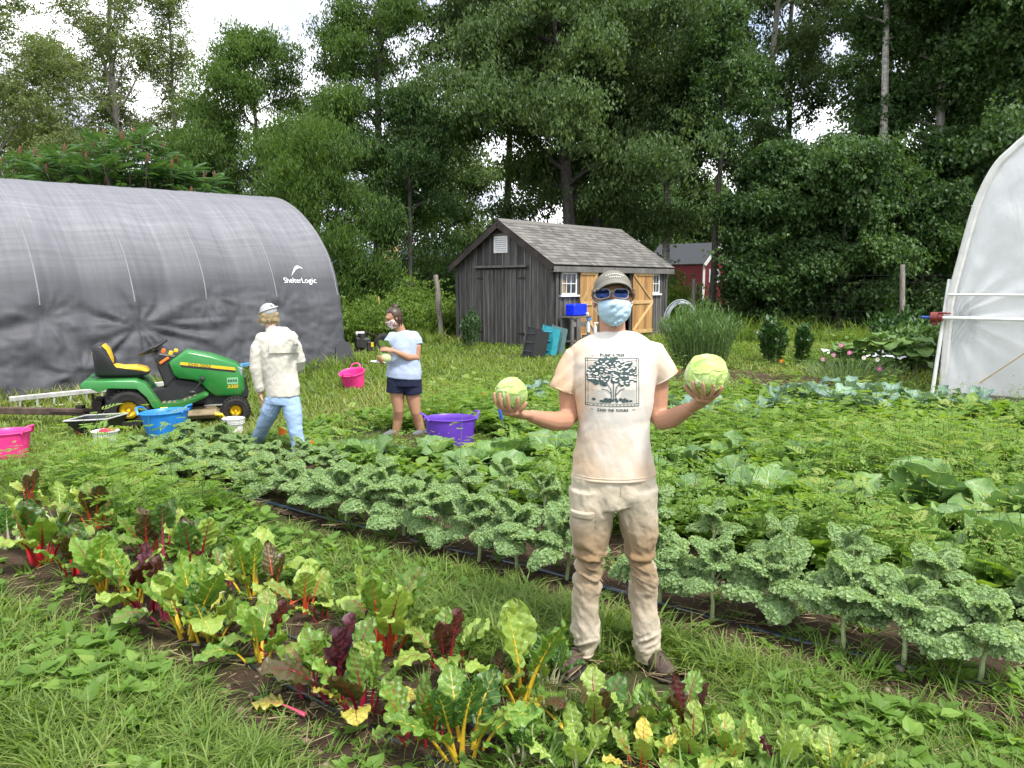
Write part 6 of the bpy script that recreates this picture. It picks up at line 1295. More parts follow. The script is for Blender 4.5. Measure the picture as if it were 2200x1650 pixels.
# ---- ladders lying along the shelter
def ladder(label, a, b, w, mt, n, tilt, mt2=None):
    t = thing('ladder', label, 'ladder', a); d = b - a; up = np.array([0, 0, 1.0]) * math.cos(tilt) + N1 * math.sin(tilt); rl = np.linalg.norm(d); e1 = d / rl; e2 = np.cross(up, e1); e2 /= np.linalg.norm(e2)
    for k in (0, 1): m = MB(); m.box(d / 2 + up * (.03 + w * k), (rl, .035, .07), np.array([e1, e2, np.cross(e1, e2)]), .006); m.build('rail', mt, t)
    for k in range(n): q = d * (k + .6) / n; m = MB(); m.tube([q + up * .04, q + up * (w + .02)], .016, 7); m.build('rung', mt2 or mt, t)
MALU = plain('white_ladder', (.50, .50, .47), .5, var=.25)
la, lb_ = G(20, 882), G(385, 842); ladder('white ladder lying on its side along the foot of the shelter', la - [0, 0, .05], lb_ - [0, 0, .05], .19, MALU, 11, .2)
ladder('blue and white ladder lying between the mower and the walker', G(395, 838), G(575, 800), .2, plain('blue_rail', (.10, .32, .62), .5), 6, .1, MALU)
# ---- broken tiller by the shelter corner
tl = thing('tiller', 'old black garden tiller with one wheel at the shelter corner', 'tiller', G(790, 772), .2)
m = MB(); m.box((-.1, 0, .36), (.34, .3, .26), rotm(0, .1, 0), .04); m.tube([(-.12, -.05, .46), (-.12, -.05, .58)], .1, 14); m.box((.05, -.1, .3), (.12, .16, .2), None, .02); m.build('engine', plain('oily_black', (.02, .019, .018), .5, var=.5, scale=14), tl)
m = MB(); m.tube([(-.24, -.05, .56), (-.06, -.05, .56)], .06, 10); m.build('fuel_tank', plain('dull_metal', (.4, .4, .4), .5, .5, .4), tl)
m = MB()
for p in ([(-.3, .15, .2), (.1, .16, .22), (.2, .16, .5), (-.05, .16, .6)], [(-.3, -.18, .2), (.18, -.18, .22), (.22, -.18, .5)]): m.tube(p, .016, 6)
m.tube([(.15, 0, .3), (.5, .1, .42), (.75, .1, .55)], .022, 6); m.tube([(-.28, 0, .2), (-.3, 0, -.02)], .015, 6); m.build('frame', MIRON, tl)
m = MB(); m.rev([(.1, -.07), (.19, -.08), (.23, 0), (.19, .08), (.1, .07), (.0, .02), (.0, -.02), (.1, -.07)], (.34, .1, .33), 26, np.array([[1, 0, 0], [0, 0, 1], [0, -1, 0]], float) @ rotm(0, 0, .5)); m.build('wheel', MTYRE, tl, smooth=True)
m = MB(); m.box((.1, -.17, .33), (.06, .03, .1), None, .01); m.build('guard', MYEL, tl)
m = MB(); m.tube([(.28, .05, .34), (.08, .05, .3)], .035, 8); m.build('axle', plain('rust_orange', (.2, .075, .035), .9, var=.4), tl)
# ---- stand, blue water box, bottles and totes at the shed corner
def SW(a, n, z): return SH + D1 * a + N1 * n + ZV * z
sdz = thing('wash_stand', 'rough wooden stand holding the blue water box by the shed', 'stand', SW(.45, .32, 0), math.atan2(D1[1], D1[0]))
m = MB(); m.box((0, 0, .80), (.78, .42, .04)); m.build('top', MTRIM, sdz)
for x in (-.33, .33):
    for y in (-.16, .16): m = MB(); m.box((x, y, .39), (.09, .04, .78)); m.build('leg', MTRIM, sdz)
m = MB(); m.box((0, -.165, .62), (.6, .02, .12)); m.box((-.12, -.19, .42), (.14, .02, .72)); m.box((0, 0, .2), (.7, .36, .03)); m.build('slat', MTRIM, sdz)
wb = thing('water_box', 'bright blue plastic water box standing on the wooden stand', 'container', SW(.45, .34, .822), math.atan2(D1[1], D1[0])); m = MB(); m.box((0, 0, .15), (.52, .3, .29), None, .03); b = m.build('body', plastic('cobalt_plastic', (.004, .03, .78), .3), wb)
m = MB()
for q in range(5): m.box((.14, -.152, .05 + q * .05), (.2, .012, .018), None, .004)
m.build('ridge', plastic('cobalt_plastic', (.004, .03, .78), .3), b)
m = MB(); m.tube([(.22, -.15, .05), (.22, -.21, .05)], .028, 10); m.tube([(.22, -.2, .05), (.22, -.2, .0)], .014, 8); m.build('tap', MWHITE, wb, smooth=True)
def bottle(p, h, r_, c, label, cm):
    t = thing('bottle', label, 'bottle', p); m = MB(); m.rev([(0, 0), (r_, 0), (r_, h * .6), (r_ * .45, h * .74), (r_ * .4, h * .8), (0, h * .8)], (0, 0, 0), 16); m.build('body', c, t, smooth=True); m = MB(); m.tube([(0, 0, h * .8), (0, 0, h * .93)], r_ * .45, 8); m.box((r_ * .6, 0, h * .95), (r_ * 2.4, r_ * .9, h * .1), None, .003); m.build('nozzle', cm, t)
MCLR = plain('pale_clear_plastic', (.55, .6, .66), .2)
bottle(SW(.58, .62, .0) + ZV * .42, .34, .045, MCLR, 'clear spray bottle with a blue sprayer leaning over the totes', MBLUE); bottle(SW(.8, .66, 0) + ZV * .36, .3, .045, MCLR, 'pump bottle nearest the open pine door', MWHITE)
cr_ = thing('crate', 'low wooden crate carrying two bottles behind the totes', 'crate', SW(.7, .64, 0), math.atan2(D1[1], D1[0])); m = MB()
for z in (.06, .18, .30): m.box((0, -.11, z), (.5, .018, .09)); m.box((0, .11, z), (.5, .018, .09))
for x in (-.24, .24): m.box((x, 0, .18), (.018, .2, .34))
m.box((0, 0, .345), (.5, .24, .018)); m.build('slat', MTRIM, cr_)
def tote(label, px0, pyb, Y, L_, W_, D_, mt, lean, yaw):
    """open storage box stood on its end and leant over, mouth away"""
    b = AT(px0, pyb, Y); b[2] = float(gz(Y)) - .01; t = thing('tote', label, 'tote', b, yaw); m = MB(); hx, hz = W_ / 2, L_; t_ = .012; tp = .04
    ax = rotm(0, lean, 0); o = [np.array([[-hx + tp, 0, tp], [hx - tp, 0, tp], [hx - tp, 0, hz - tp], [-hx + tp, 0, hz - tp]]), np.array([[-hx, D_, 0], [hx, D_, 0], [hx, D_, hz], [-hx, D_, hz]]), np.array([[-hx + t_, D_, t_], [hx - t_, D_, t_], [hx - t_, D_, hz - t_], [-hx + t_, D_, hz - t_]]), np.array([[-hx + tp + t_, t_, tp + t_], [hx - tp - t_, t_, tp + t_], [hx - tp - t_, t_, hz - tp - t_], [-hx + tp + t_, t_, hz - tp - t_]])]
    V = np.vstack(o) @ ax; m.add(V, [[0, 1, 2, 3]] + [[[4 * a + k, 4 * a + (k + 1) % 4, 4 * a + 4 + (k + 1) % 4, 4 * a + 4 + k] for k in range(4)] for a in range(3)] + [[12, 13, 14, 15]]); m.build('shell', mt, t)
    m = MB(); r4 = np.array([[-hx - .012, D_ - .01, -.012], [hx + .012, D_ - .01, -.012], [hx + .012, D_ - .01, hz + .012], [-hx - .012, D_ - .01, hz + .012]]) @ ax; m.tube(list(r4) + [r4[0]], .02, 4)
    for z in (.2, .5, .8): m.tube(list(np.array([[-hx + tp - .012, .06, hz * z], [-hx - .004, D_ - .03, hz * z]]) @ ax), .014, 4); m.tube(list(np.array([[hx - tp + .012, .06, hz * z], [hx + .004, D_ - .03, hz * z]]) @ ax), .014, 4)
    m.build('rim', mt, t)
tote('black storage tote stood on end and leaning against its neighbour', 1157, 775, 16.9, .66, .42, .33, plastic('black_tote', (.028, .028, .03), .45), .22, .62)
tote('turquoise storage tote stood on end in the middle of the three', 1188, 772, 17.2, .70, .26, .34, plastic('turquoise_tote', (.03, .27, .33), .4), .24, .75)
tote('grey-green storage tote stood on end nearest the wash stand', 1205, 768, 17.55, .68, .22, .32, plastic('slate_tote', (.09, .16, .165), .4), .28, .8)
# ---- fence, posts, stakes
MPOST = m_bark('fence_post_wood', (.14, .12, .10), (.25, .22, .19), (.38, .35, .31), (14, 14, 1.5))
fn = thing('wire_fence', 'wire mesh deer fence on wooden posts in front of the dark trees', 'fence', B(1940, 22.5))
def wp(px, Y): q = B(px, Y); return q - B(1940, 22.5)
posts = [wp(1487, 27.0), wp(1720, 24.6), wp(1940, 22.5), wp(2160, 20.6)]
for k, p in enumerate(posts):
    if k == 1: continue
    m = MB(); h = [1.75, 0, 2.15, 2.1][k]; lean_ = [.02, 0, -.13, .05][k]; m.tube([p - [0, 0, .3], p + [lean_ * .5, 0, h * .5], p + [lean_, 0, h]], [.085, .075, .068], 10); m.build('post', MPOST, fn, smooth=True)
m = MB()
for k in range(3):
    a, b = posts[k], posts[k + 1]; n_ = int(np.linalg.norm(b - a) / .22)
    for z in np.linspace(.15, 1.85, 9): m.tube([a + ZV * z, (a + b) / 2 + ZV * (z - .02), b + ZV * z], .002, 3, False)
    for q in range(n_): p = a + (b - a) * q / n_; m.tube([p, p + ZV * 1.85], .0016, 3, False)
m.build('mesh', plain('dark_wire', (.035, .04, .035), .6), fn)
def post(name, label, px, Y, h, lean, r_, mt, cat, ly=0.0):
    t = thing(name, label, cat, B(px, Y)); m = MB(); n = 6; z = np.linspace(-.25, h, n); rng = np.random.default_rng(int(px)); P = np.column_stack([lean * z / h + rng.normal(0, .012, n), ly * z / h, z]); m.tube(P, np.linspace(r_ * 1.15, r_ * .9, n), 9); m.build('shaft', mt, t, smooth=True)
post('fence_post', 'weathered leaning post standing left of the shed', 950, 22.0, 1.85, -.16, .075, MPOST, 'post'); post('stake', 'yellow wooden stake beyond the two women', 817, 21.5, 1.25, -.02, .028, plain('new_stake', (.48, .32, .13), .8), 'stake'); post('fence_post', 'short pale post in front of the red barn', 1488, 30, 1.6, .02, .1, MPOST, 'post'); post('fence_post', 'dark short post right beside the pale one at the barn', 1500, 30.5, 1.5, .0, .1, MBARK, 'post')
# ---- pipe coil, planks, sheet
cl = thing('pipe_coil', 'grey coil of plastic pipe leaning at the right shed corner', 'coil', B(1462, 22.6))
m = MB(); rg = np.random.default_rng(3); a = np.linspace(0, 2 * math.pi * 6, 220); rr2 = .52 + .05 * np.sin(a * .7) + np.linspace(-.05, .06, 220); m.tube(np.column_stack([np.cos(a) * rr2 * .82, .08 * np.sin(a * .33) + np.linspace(-.08, .08, 220), .55 + np.sin(a) * rr2]), .018, 6); m.build('pipe', plain('grey_pipe', (.38, .41, .44), .4), cl, smooth=True)
pk = thing('plank_stack', 'low stack of grey planks on the grass right of the feathery shrub', 'planks', B(1608, 23.5), .25)
for k, (x, y, z, c) in enumerate([(0, 0, .10, 0), (.05, .16, .10, 0), (-.05, -.16, .11, 1), (.08, -.06, .14, 0), (0, .12, .15, 1)]): m = MB(); m.box((x, y, z), (1.15, .14, .035), rotm(.04 * k, .06, .05 * (k - 2))); m.build('plank', MTRIM if c else MBATTEN, pk)
m = MB(); m.box((.2, -.32, .05), (.7, .12, .02), rotm(.3, 0, 0)); m.build('pale_board', MALU, pk)
bd2 = thing('plank_stack', 'pale boards on the ground behind the black trunk by the barn', 'planks', B(1558, 34), .4)
for k in range(4): m = MB(); m.box((.1 * k, -.3 * k, .45 + .02 * k), (2.6, .28, .04), rotm(.25, .28, .1 * k)); m.build('plank', plain('pale_board', (.36, .30, .25), .8), bd2)
n = 40; gx, gy = np.meshgrid(np.linspace(-1, 1, n), np.linspace(-.5, .5, n), indexing='ij'); P = np.column_stack([gx.ravel() * .95, gy.ravel() * 1.1, 0 * gx.ravel()]); P[:, 2] = .26 + .30 * np.abs(fbm(P * 2.0, 4, 3)) + .25 * fbm(P * 3.5, 3, 8) * .5; i, j = np.meshgrid(np.arange(n - 1), np.arange(n - 1), indexing='ij'); i = i.ravel(); j = j.ravel()
obj('row_cover', mesh_from('row_cover', P, [np.column_stack([i * n + j, (i + 1) * n + j, (i + 1) * n + j + 1, i * n + j + 1])], plain('white_row_cover', (.72, .74, .76), .7)), None, B(1885, 15.4), (0, 0, -.2), 'crumpled white row cover lying under the big leaved plants', 'sheet')
# ---- orange marker flags
for (px, py, s, lb) in ((600, 962, 1.0, 'orange marker flag between the walker\'s legs'), (1036, 868, .9, 'orange marker flag on the lawn right of the bare legged woman'), (668, 975, .7, 'small orange marker flag half hidden right of the jeans')):
    p = G(px, py); t = thing('marker_flag', lb, 'flag', p); m = MB(); m.tube([(0, 0, -.02), (0, 0, .24 * s)], .0025, 5); m.build('wire', MSTEEL, t); m = MB(); m.prism([(0, .24 * s), (.085 * s, .19 * s), (.075 * s, .15 * s), (-.0, .14 * s)], (0, 0, 0), (.95, .3, 0), ZV, (.3, -.95, 0), .002); m.build('flag', MORANGE, t)
# ---- shrubs and flowers in the far garden
def wispy(name, label, base, w, h, n, seed, mt, cat='shrub', l=.16, lw=.1):
    r = np.random.default_rng(seed); t = thing(name, label, cat, base); tm = MB(); P = []; az = []; tl = []
    for k in range(n):
        a = k * 2.4; rad = w * .5 * math.sqrt((k + .5) / n); e = np.array([math.cos(a) * rad, math.sin(a) * rad, h * (1 - .35 * (rad / (w * .5)) ** 2) * r.uniform(.8, 1.05)]); b = np.array([math.cos(a), math.sin(a), 0]) * rad * .55; tm.tube([b - [0, 0, .05], (b + e) / 2 + [0, 0, .08 * h], e], [.01, .007, .003], 4, False)
        for q in range(26): f = r.uniform(.12, 1.0); P.append(b * (1 - f) + e * f + [0, 0, .08 * h * math.sin(f * 3.14)] + r.normal(0, .02, 3)); az.append(r.uniform(0, 6.3)); tl.append(r.uniform(.4, 1.2))
    tm.build('stem', M_WSTEM, t); V, F, v = stamp([leaf_t(l, l * lw, .05 * lw, .15 * l), leaf_t(l * .7, l * lw, .05 * lw, .25 * l)], np.array(P), np.array(az), r.uniform(.7, 1.3, len(P)), tilt=np.array(tl), vj=.5, rng=r); obj('foliage', mesh_from('foliage', V, F, mt, v=np.clip(v, 0, 1), smooth=False), t); return t
M_WSTEM = plain('green_stem', (.12, .18, .06), .6); M_WILLOW = leafmat('feathery_leaf', [(0, (.045, .10, .028)), (.5, (.09, .175, .045)), (1, (.16, .26, .075))], .5, .3); M_PEP = leafmat('pepper_leaf', [(0, (.018, .055, .016)), (.5, (.035, .09, .024)), (1, (.07, .15, .04))], .4, .25)
wispy('feathery_shrub', 'tall feathery green shrub beside the raised cabbage', B(1505, 15.6), 1.75, 1.35, 210, 5, M_WILLOW)
for px, w, lb in ((1662, .60, 'broad dark leafy pepper bush in the far bed'), (1728, .34, 'narrow dark leafy pepper bush next to the broad one')): wispy('pepper_plant', lb, B(px, 16.0), w, .95 if w > .5 else .82, 40 if w > .5 else 26, int(px), M_PEP, 'bush', .13, .55)
wispy('mugwort', 'tall dark weed against the shed gable', B(1012, 19.6), .6, .95, 26, 9, M_PEP, 'weed', .12, .35); wispy('leafy_clump', 'green leafy clump left of the hoop house crank', B(1975, 15.2), 1.5, .95, 60, 12, M_WILLOW, 'bush', .15, .5); wispy('leafy_clump', 'dark leafy clump in the shade of the hoop house corner', B(1940, 17.5), 1.6, 1.1, 60, 13, M_PEP, 'bush', .14, .5)
for k, (px, Y, h) in enumerate([(1850, 14.6, .62), (1895, 14.4, .75), (1930, 14.2, .66), (1975, 14.0, .72), (1815, 14.9, .5)]):
    r = random.Random(k); t = thing('squash_plant', 'plant with broad flat leaves, %s from the left in the row by the white sheet' % ORD[[1, 2, 3, 4, 0][k]], 'plant', B(px, Y), r.uniform(0, 6)); m = MB(); m.tube([(0, 0, -.05), (0, 0, h)], [.016, .012], 6); m.build('stem', M_WSTEM, t)
    for q in range(11): a = q * 2.4; o = obj('leaf', r.choice(CL_S), t, (0, 0, h * (.35 + .06 * q)), (r.uniform(-.9, -.3), r.uniform(-.2, .2), a)); o.scale = (r.uniform(.24, .36),) * 3
MPET = {'pink': plain('pink_petal', (.62, .14, .42), .6), 'white': plain('white_petal', (.75, .75, .72), .6), 'orange': plain('orange_petal', (.75, .13, .02), .6), 'mauve': plain('mauve_petal', (.45, .2, .35), .6), 'yellow': plain('yellow_petal', (.75, .6, .05), .6)}
wispy('cosmos_bush', 'airy green cosmos foliage under the pink flowers', B(1830, 13.6), 2.0, .42, 90, 21, leafmat('cosmos_leaf', [(0, (.06, .12, .03)), (1, (.13, .23, .06))]), 'plant', .1, .05)
for k, (px, py, Y, c, lb) in enumerate([(1888, 792, 12.9, 'pink', 'pink cosmos flower on its own lowest in the cosmos bed'), (1824, 757, 13.6, 'pink', 'pink cosmos flower nearest the white sheet'), (1806, 741, 14.0, 'pink', 'topmost pink cosmos flower'), (1790, 762, 13.6, 'mauve', 'mauve cosmos flower left of the pink ones'), (1767, 771, 13.4, 'mauve', 'leftmost mauve cosmos flower'), (1884, 772, 13.0, 'white', 'white cosmos flower above the lowest pink one'), (1855, 768, 13.3, 'white', 'white cosmos flower in the middle of the bed'), (1678, 775, 15.2, 'orange', 'orange flower at the foot of the dark pepper bush'), (1455, 796, 14.4, 'orange', 'orange flower between the shirt sleeve and the raised cabbage'), (1660, 848, 11.8, 'yellow', 'yellow flower in front of the broccoli row'), (1064, 935, 9.2, 'yellow', 'small yellow flower below the knife')]):
    p = AT(px, py, Y); g_z = float(gz(Y)); hgt = max(.08, p[2] - g_z); t = thing('flower', lb, 'flower', (p[0], Y, g_z)); m = MB(); m.tube([(0, 0, -.02), (.02, 0, hgt * .5), (0, 0, hgt)], .004, 4); m.build('stem', M_WSTEM, t); m = MB(); s = .045 if Y > 12 else .025
    for q in range(8): a = q * .785; d = np.array([math.cos(a), -.35 + .0 * a, math.sin(a)]); e = np.array([-math.sin(a), 0, math.cos(a)]); c_ = np.array([0, -.01, hgt]); m.add([c_, c_ + d * s * .6 + e * s * .33, c_ + d * s, c_ + d * s * .6 - e * s * .33], [[0, 1, 2, 3]])
    m.build('petals', MPET[c], t); m = MB(); m.ell((0, -.02, hgt), s * .25, 8, 6); m.build('centre', MPET['yellow'], t)
# ================================================================== PEOPLE
def m_skin(n, c, red=.12):
    t = NT(n); nz = t.noise(5, 6, None, .7); c2 = (c[0] * .86, c[1] * (1 - red), c[2] * (1 - red)); col = t.ramp(nz, [(.35, c), (.7, c2)]); return t.done(t.bsdf(col, .45, .4, normal=t.bump(t.noise(140, 3), .12, .002), **{'Subsurface Weight': .08, 'Subsurface Radius': (.8, .3, .2), 'Subsurface Scale': .01}))
MSKIN = m_skin('fair_skin', (.48, .25, .16)); MSKIN2 = m_skin('tan_skin', (.42, .22, .135)); MSKIN3 = m_skin('older_skin', (.52, .30, .21))
def cloth(n, c, var=.1, bump=.25, rough=.85, weave=260):
    t = NT(n); a = t.noise(3, 4); w = t.noise(weave, 2); col = t.ramp(a, [(.3, tuple(q * (1 - var) for q in c)), (.7, tuple(min(1, q * (1 + var)) for q in c))]); return t.done(t.bsdf(col, rough, .2, normal=t.bump(t.math('ADD', t.math('MULTIPLY', t.noise(22, 4), .8), t.math('MULTIPLY', w, .25)), bump, .01)))
def wrinkle(me, f):
    V = get_co(me); N = get_no(me); set_co(me, V + N * f(V)[:, None]); return me
def hand_on(mb, wrist, pc, up, fdirs, flen=.082, fr=.0088, thumb=None, palm=(.046, .04, .016)):
    """palm at pc (palm side towards up); fingers leave along fdirs and curl to up"""
    wrist, pc, up = (np.asarray(q, float) for q in (wrist, pc, up)); a = pc - wrist; L_ = np.linalg.norm(a); a /= L_; up = up - a * a.dot(up); up /= np.linalg.norm(up); s = np.cross(a, up)
    mb.ell(pc, palm, 14, 10, np.array([a, s, up])); mb.tube([wrist, wrist + (pc - wrist) * .55, pc], [[.026, .021], [.03, .02], [.036, .016]], 10, True, side=s)
    for k, (o, d, c, ln) in enumerate(fdirs):
        p = pc + a * palm[0] * .7 + s * o; pts = [pc + s * o * .8, p]; d = np.asarray(d, float); ang = 0
        for q in range(3): ang += c; dd = a * math.cos(ang) + up * math.sin(ang) + s * d[0]; dd /= np.linalg.norm(dd); pts.append(pts[-1] + dd * flen * ln * (.42, .32, .26)[q])
        mb.tube(pts, [fr * 1.1, fr * 1.15, fr * 1.05, fr, fr * .8], 8); mb.ell(pts[-1], fr * .85, 8, 6)
    if thumb is not None:
        t_ = np.asarray(thumb, float); p0 = pc - a * palm[0] * .55 + s * t_[0] * palm[1] * .8; p1 = p0 + (s * t_[0] * .8 + a * .5 + up * .25) * .034; p2 = p1 + (s * t_[0] * .3 + a * .8 + up * t_[1]) * .032; mb.tube([pc - a * palm[0] * .5, p0, p1, p2], [.013, .0135, .0115, .009], 8); mb.ell(p2, .009, 8, 6)
def hand_ball(mb, wrist, c, Rb, azs, thumb_az, fr=.0088, th0=24, arc=(58, 66, 66, 58), out=None):
    """a palm-up hand carrying a ball: the fingers follow the ball's own surface"""
    c = np.asarray(c, float); wrist = np.asarray(wrist, float); w = wrist - c; w[2] = 0; w /= np.linalg.norm(w)
    fm = sum(np.array([math.cos(a), math.sin(a), 0]) for a in azs) / 4; fm /= np.linalg.norm(fm); hd = w * .5 - fm * .3; base = c + np.array([0, 0, -1]) * (Rb + .014) + (w * .012)
    side = np.cross(ZV, fm); mb.ell(base, (.047, .041, .016), 14, 10, np.array([fm, side, ZV])); mb.tube([wrist, wrist * .45 + base * .55 - [0, 0, .004], base], [[.027, .022], [.032, .02], [.036, .017]], 10, True, side=side)
    for k, a in enumerate(azs):
        d = np.array([math.cos(a), math.sin(a), 0]); pts = [base + fm * .012 + side * (-.027 + .018 * k) * .9]
        t0 = math.radians(th0); t1 = t0 + math.radians(arc[k]) * .08 / Rb * .8
        for q in np.linspace(t0, t1, 6): pts.append(c + (Rb + fr * .85) * (d * math.sin(q) - ZV * math.cos(q)))
        mb.tube(pts, [fr * 1.15, fr * 1.15, fr * 1.02, fr * 1.1, fr, fr * .98, fr * .78], 9); mb.ell(pts[-1], fr * .84, 9, 7)
    d = np.array([math.cos(thumb_az), math.sin(thumb_az), 0]); pts = [base - fm * .02 + w * .012] + [c + (Rb + .009) * (d * math.sin(q) - ZV * math.cos(q)) for q in np.linspace(math.radians(26), math.radians(62) , 4)]; mb.tube(pts, [.015, .0145, .013, .0115, .009], 9); mb.ell(pts[-1], .009, 9, 7)

# ---------------- the man with two cabbages
MY = 3.42; m0 = AT(1322, 1430, MY); m0[2] = 0.0
def M(px, py, dy=0.0): return AT(px, py, MY + dy) - m0
man = thing('person', 'person in cap, mask and stained white t-shirt raising a cabbage in each hand', 'person', m0)
U_ = 3.5 / 1650                                       # metres per photograph pixel at his distance
cL, RL = M(1098, 846, -.27), .066; cR, RR = M(1518, 806, -.25), .089
b = MB()
hc = M(1316, 642, 0.0)
b.ell(hc + [0, .012, .018], (.075, .094, .092), 20, 14); b.ell(hc + [0, -.018, -.035], (.062, .068, .078), 18, 12); b.ell(hc + [0, -.045, -.082], (.036, .035, .028), 14, 10); b.ell(hc + [0, -.068, .022], (.052, .022, .03), 14, 8)
b.tube([hc + [0, -.082, .012], hc + [0, -.098, -.012], hc + [0, -.104, -.028], hc + [0, -.086, -.038]], [.010, .012, .015, .012], 8)
for sg in (-1, 1): b.ell(hc + [sg * .079, .012, -.012], (.010, .020, .031), 10, 8); b.ell(hc + [sg * .083, .016, .004], (.008, .018, .014), 10, 8)
b.tube([M(1317, 770, .03), M(1317, 735, .025), M(1316, 712, .012), hc + [0, .02, -.05]], [[.11, .07], [.072, .064], [.058, .06], [.056, .06]], 16, True, side=(1, 0, 0))
b.tube([M(1319, 1060, .0), M(1319, 1000, 0), M(1318, 900, 0), M(1318, 830, .0), M(1318, 770, .02), M(1318, 745, .03)], [[.15, .09], [.15, .09], [.135, .09], [.155, .10], [.155, .085], [.09, .06]], 18, True, side=(1, 0, 0))
b.tube([M(1262, 760, .03), M(1236, 768, .03), M(1222, 830, .035), M(1224, 880, .03), M(1224, 900, .01)], [.05, .055, .050, .046, .043], 12); b.tube([M(1224, 893, .025), M(1212, 904, -.02), M(1188, 905, -.075), M(1160, 899, -.13), M(1138, 893, -.175)], [.043, .046, .043, .034, .0265], 12)
b.tube([M(1380, 755, .03), M(1402, 760, .03), M(1414, 820, .035), M(1412, 875, .03), M(1412, 898, .015)], [.05, .055, .050, .046, .043], 12); b.tube([M(1411, 890, .025), M(1424, 903, -.01), M(1445, 898, -.065), M(1466, 886, -.12), M(1482, 877, -.165)], [.043, .047, .044, .036, .0275], 12)
rad = math.radians
hand_ball(b, M(1136, 892, -.178), cL, RL, [rad(-158), rad(-128), rad(-100), rad(-66)], rad(-25), th0=26, arc=(70, 72, 70, 60)); hand_ball(b, M(1484, 876, -.17), cR, RR, [rad(-140), rad(-112), rad(-84), rad(-58)], rad(-185), th0=24, arc=(74, 72, 64, 58))
for sg, (hx, kx, ax_) in ((-1, (1272, 1265, 1255)), (1, (1366, 1378, 1392))): b.tube([M(hx, 1050), M(hx, 1110), M(kx, 1190, -.01), M(kx, 1250, .01), M(ax_, 1400, .02), M(ax_, 1425, .02)], [.07, .06, .042, .04, .03, .035], 12)
body = fuse(b, .0042, 5, 'body', MSKIN); obj('body', body, man)
# shirt
def m_shirt():
    t = NT('stained_white_tee'); co = t.coord('Object'); sp_ = t.n('ShaderNodeSeparateXYZ'); t.l(co, sp_.inputs[0]); x = t.math('ABSOLUTE', sp_.outputs[0]); z = sp_.outputs[2]
    n = t.noise(6, 5, co); n2 = t.noise(26, 5, co, .7); n3 = t.noise(90, 3, co)
    e = t.math('ADD', t.math('MULTIPLY', t.math('SUBTRACT', x, .11), 6.5), t.math('MULTIPLY', t.math('SUBTRACT', n, .5), 2.2), clamp=True); c = t.mix(e, (.64, .60, .55), (.63, .44, .29))
    lw = t.math('ADD', t.math('MULTIPLY', t.math('SUBTRACT', 1.22, z), 2.8), t.math('MULTIPLY', t.math('SUBTRACT', n, .55), 2.6), clamp=True); c = t.mix(t.math('MULTIPLY', lw, .8), c, (.60, .44, .30))
    sp2 = t.math('MULTIPLY', t.math('GREATER_THAN', n2, .66), t.math('SUBTRACT', 1.08, z), clamp=True); c = t.mix(t.math('MULTIPLY', sp2, 2.2, clamp=True), c, (.42, .31, .21))
    return t.done(t.bsdf(c, .9, .15, normal=t.bump(t.math('ADD', t.math('MULTIPLY', t.noise(16, 4, co), 1.0), t.math('MULTIPLY', n3, .12)), .22, .012)))
MSHIRT = m_shirt()
s = MB(); rows = [(721, 1316, 34, .060, .052), (727, 1316, 48, .066, .048), (733, 1317, 64, .078, .040), (740, 1318, 79, .098, .024), (746, 1318, 90, .110, .02), (760, 1318, 94, .116, .016), (780, 1318, 93, .124, .006), (820, 1320, 88, .132, 0), (860, 1320, 83, .132, 0), (900, 1317, 77, .126, 0), (945, 1317, 79, .124, 0), (990, 1318, 87, .126, 0), (1015, 1319, 91, .128, 0), (1024, 1319, 92, .128, 0)]
s.tube([M(cx, py, dy) for py, cx, hw, hd, dy in rows], [[hw * U_, hd] for py, cx, hw, hd, dy in rows], 40, True, side=(1, 0, 0))
s.tube([M(1262, 764, .028), M(1240, 772, .028), M(1222, 808, .03), M(1211, 838, .03)], [.060, .070, .068, .064], 18); s.tube([M(1378, 758, .028), M(1398, 764, .028), M(1414, 790, .03), M(1428, 813, .03)], [.060, .070, .068, .064], 18)
tee = fuse(s, .0055, 7, 't_shirt', MSHIRT)
def tee_w(V):
    x, y, z = V.T; lo = np.clip((1.28 - z) / .35, 0, 1); st_ = fbm(np.column_stack([x * 7 + z * 2, y * 7, z * 2.2]), 4, 5); arm = np.clip((np.abs(x) - .12) / .1, 0, 1); dg = fbm(np.column_stack([(x + np.abs(x) * 0 + z * .9 * np.sign(x)) * 13, y * 6, z * 3]), 3, 8)
    return .022 * st_ * (.4 + lo) + .03 * dg * arm + .007 * fbm(V * 14, 3, 3)
wrinkle(tee, tee_w); tshirt = obj('t_shirt', tee, man)
cw = MB(); a = np.linspace(0, 2 * math.pi, 41); cw.tube([M(1316, 724, .026) + np.array([math.cos(q) * .071, math.sin(q) * .080, .012 - .036 * max(0, -math.sin(q)) ** 1.0]) for q in a], [[.007, .004]] * 41, 8, False); cw.build('collar', MSHIRT, tshirt, smooth=True)
hm = MB()
for (c_, d_, r_) in ((M(1211, 838, .03), M(1211, 838, .03) - M(1222, 808, .03), .066), (M(1428, 813, .03), M(1428, 813, .03) - M(1414, 790, .03), .066)):
    d_ = d_ / np.linalg.norm(d_); s1 = np.cross(d_, [0, 1, 0]); s1 /= np.linalg.norm(s1); s2 = np.cross(d_, s1); hm.tube([c_ - d_ * .004 + s1 * math.cos(q) * r_ * .985 + s2 * math.sin(q) * r_ * .985 for q in a], .0035, 6, False)
hm.build('sleeve_hem', MSHIRT, tshirt, smooth=True)
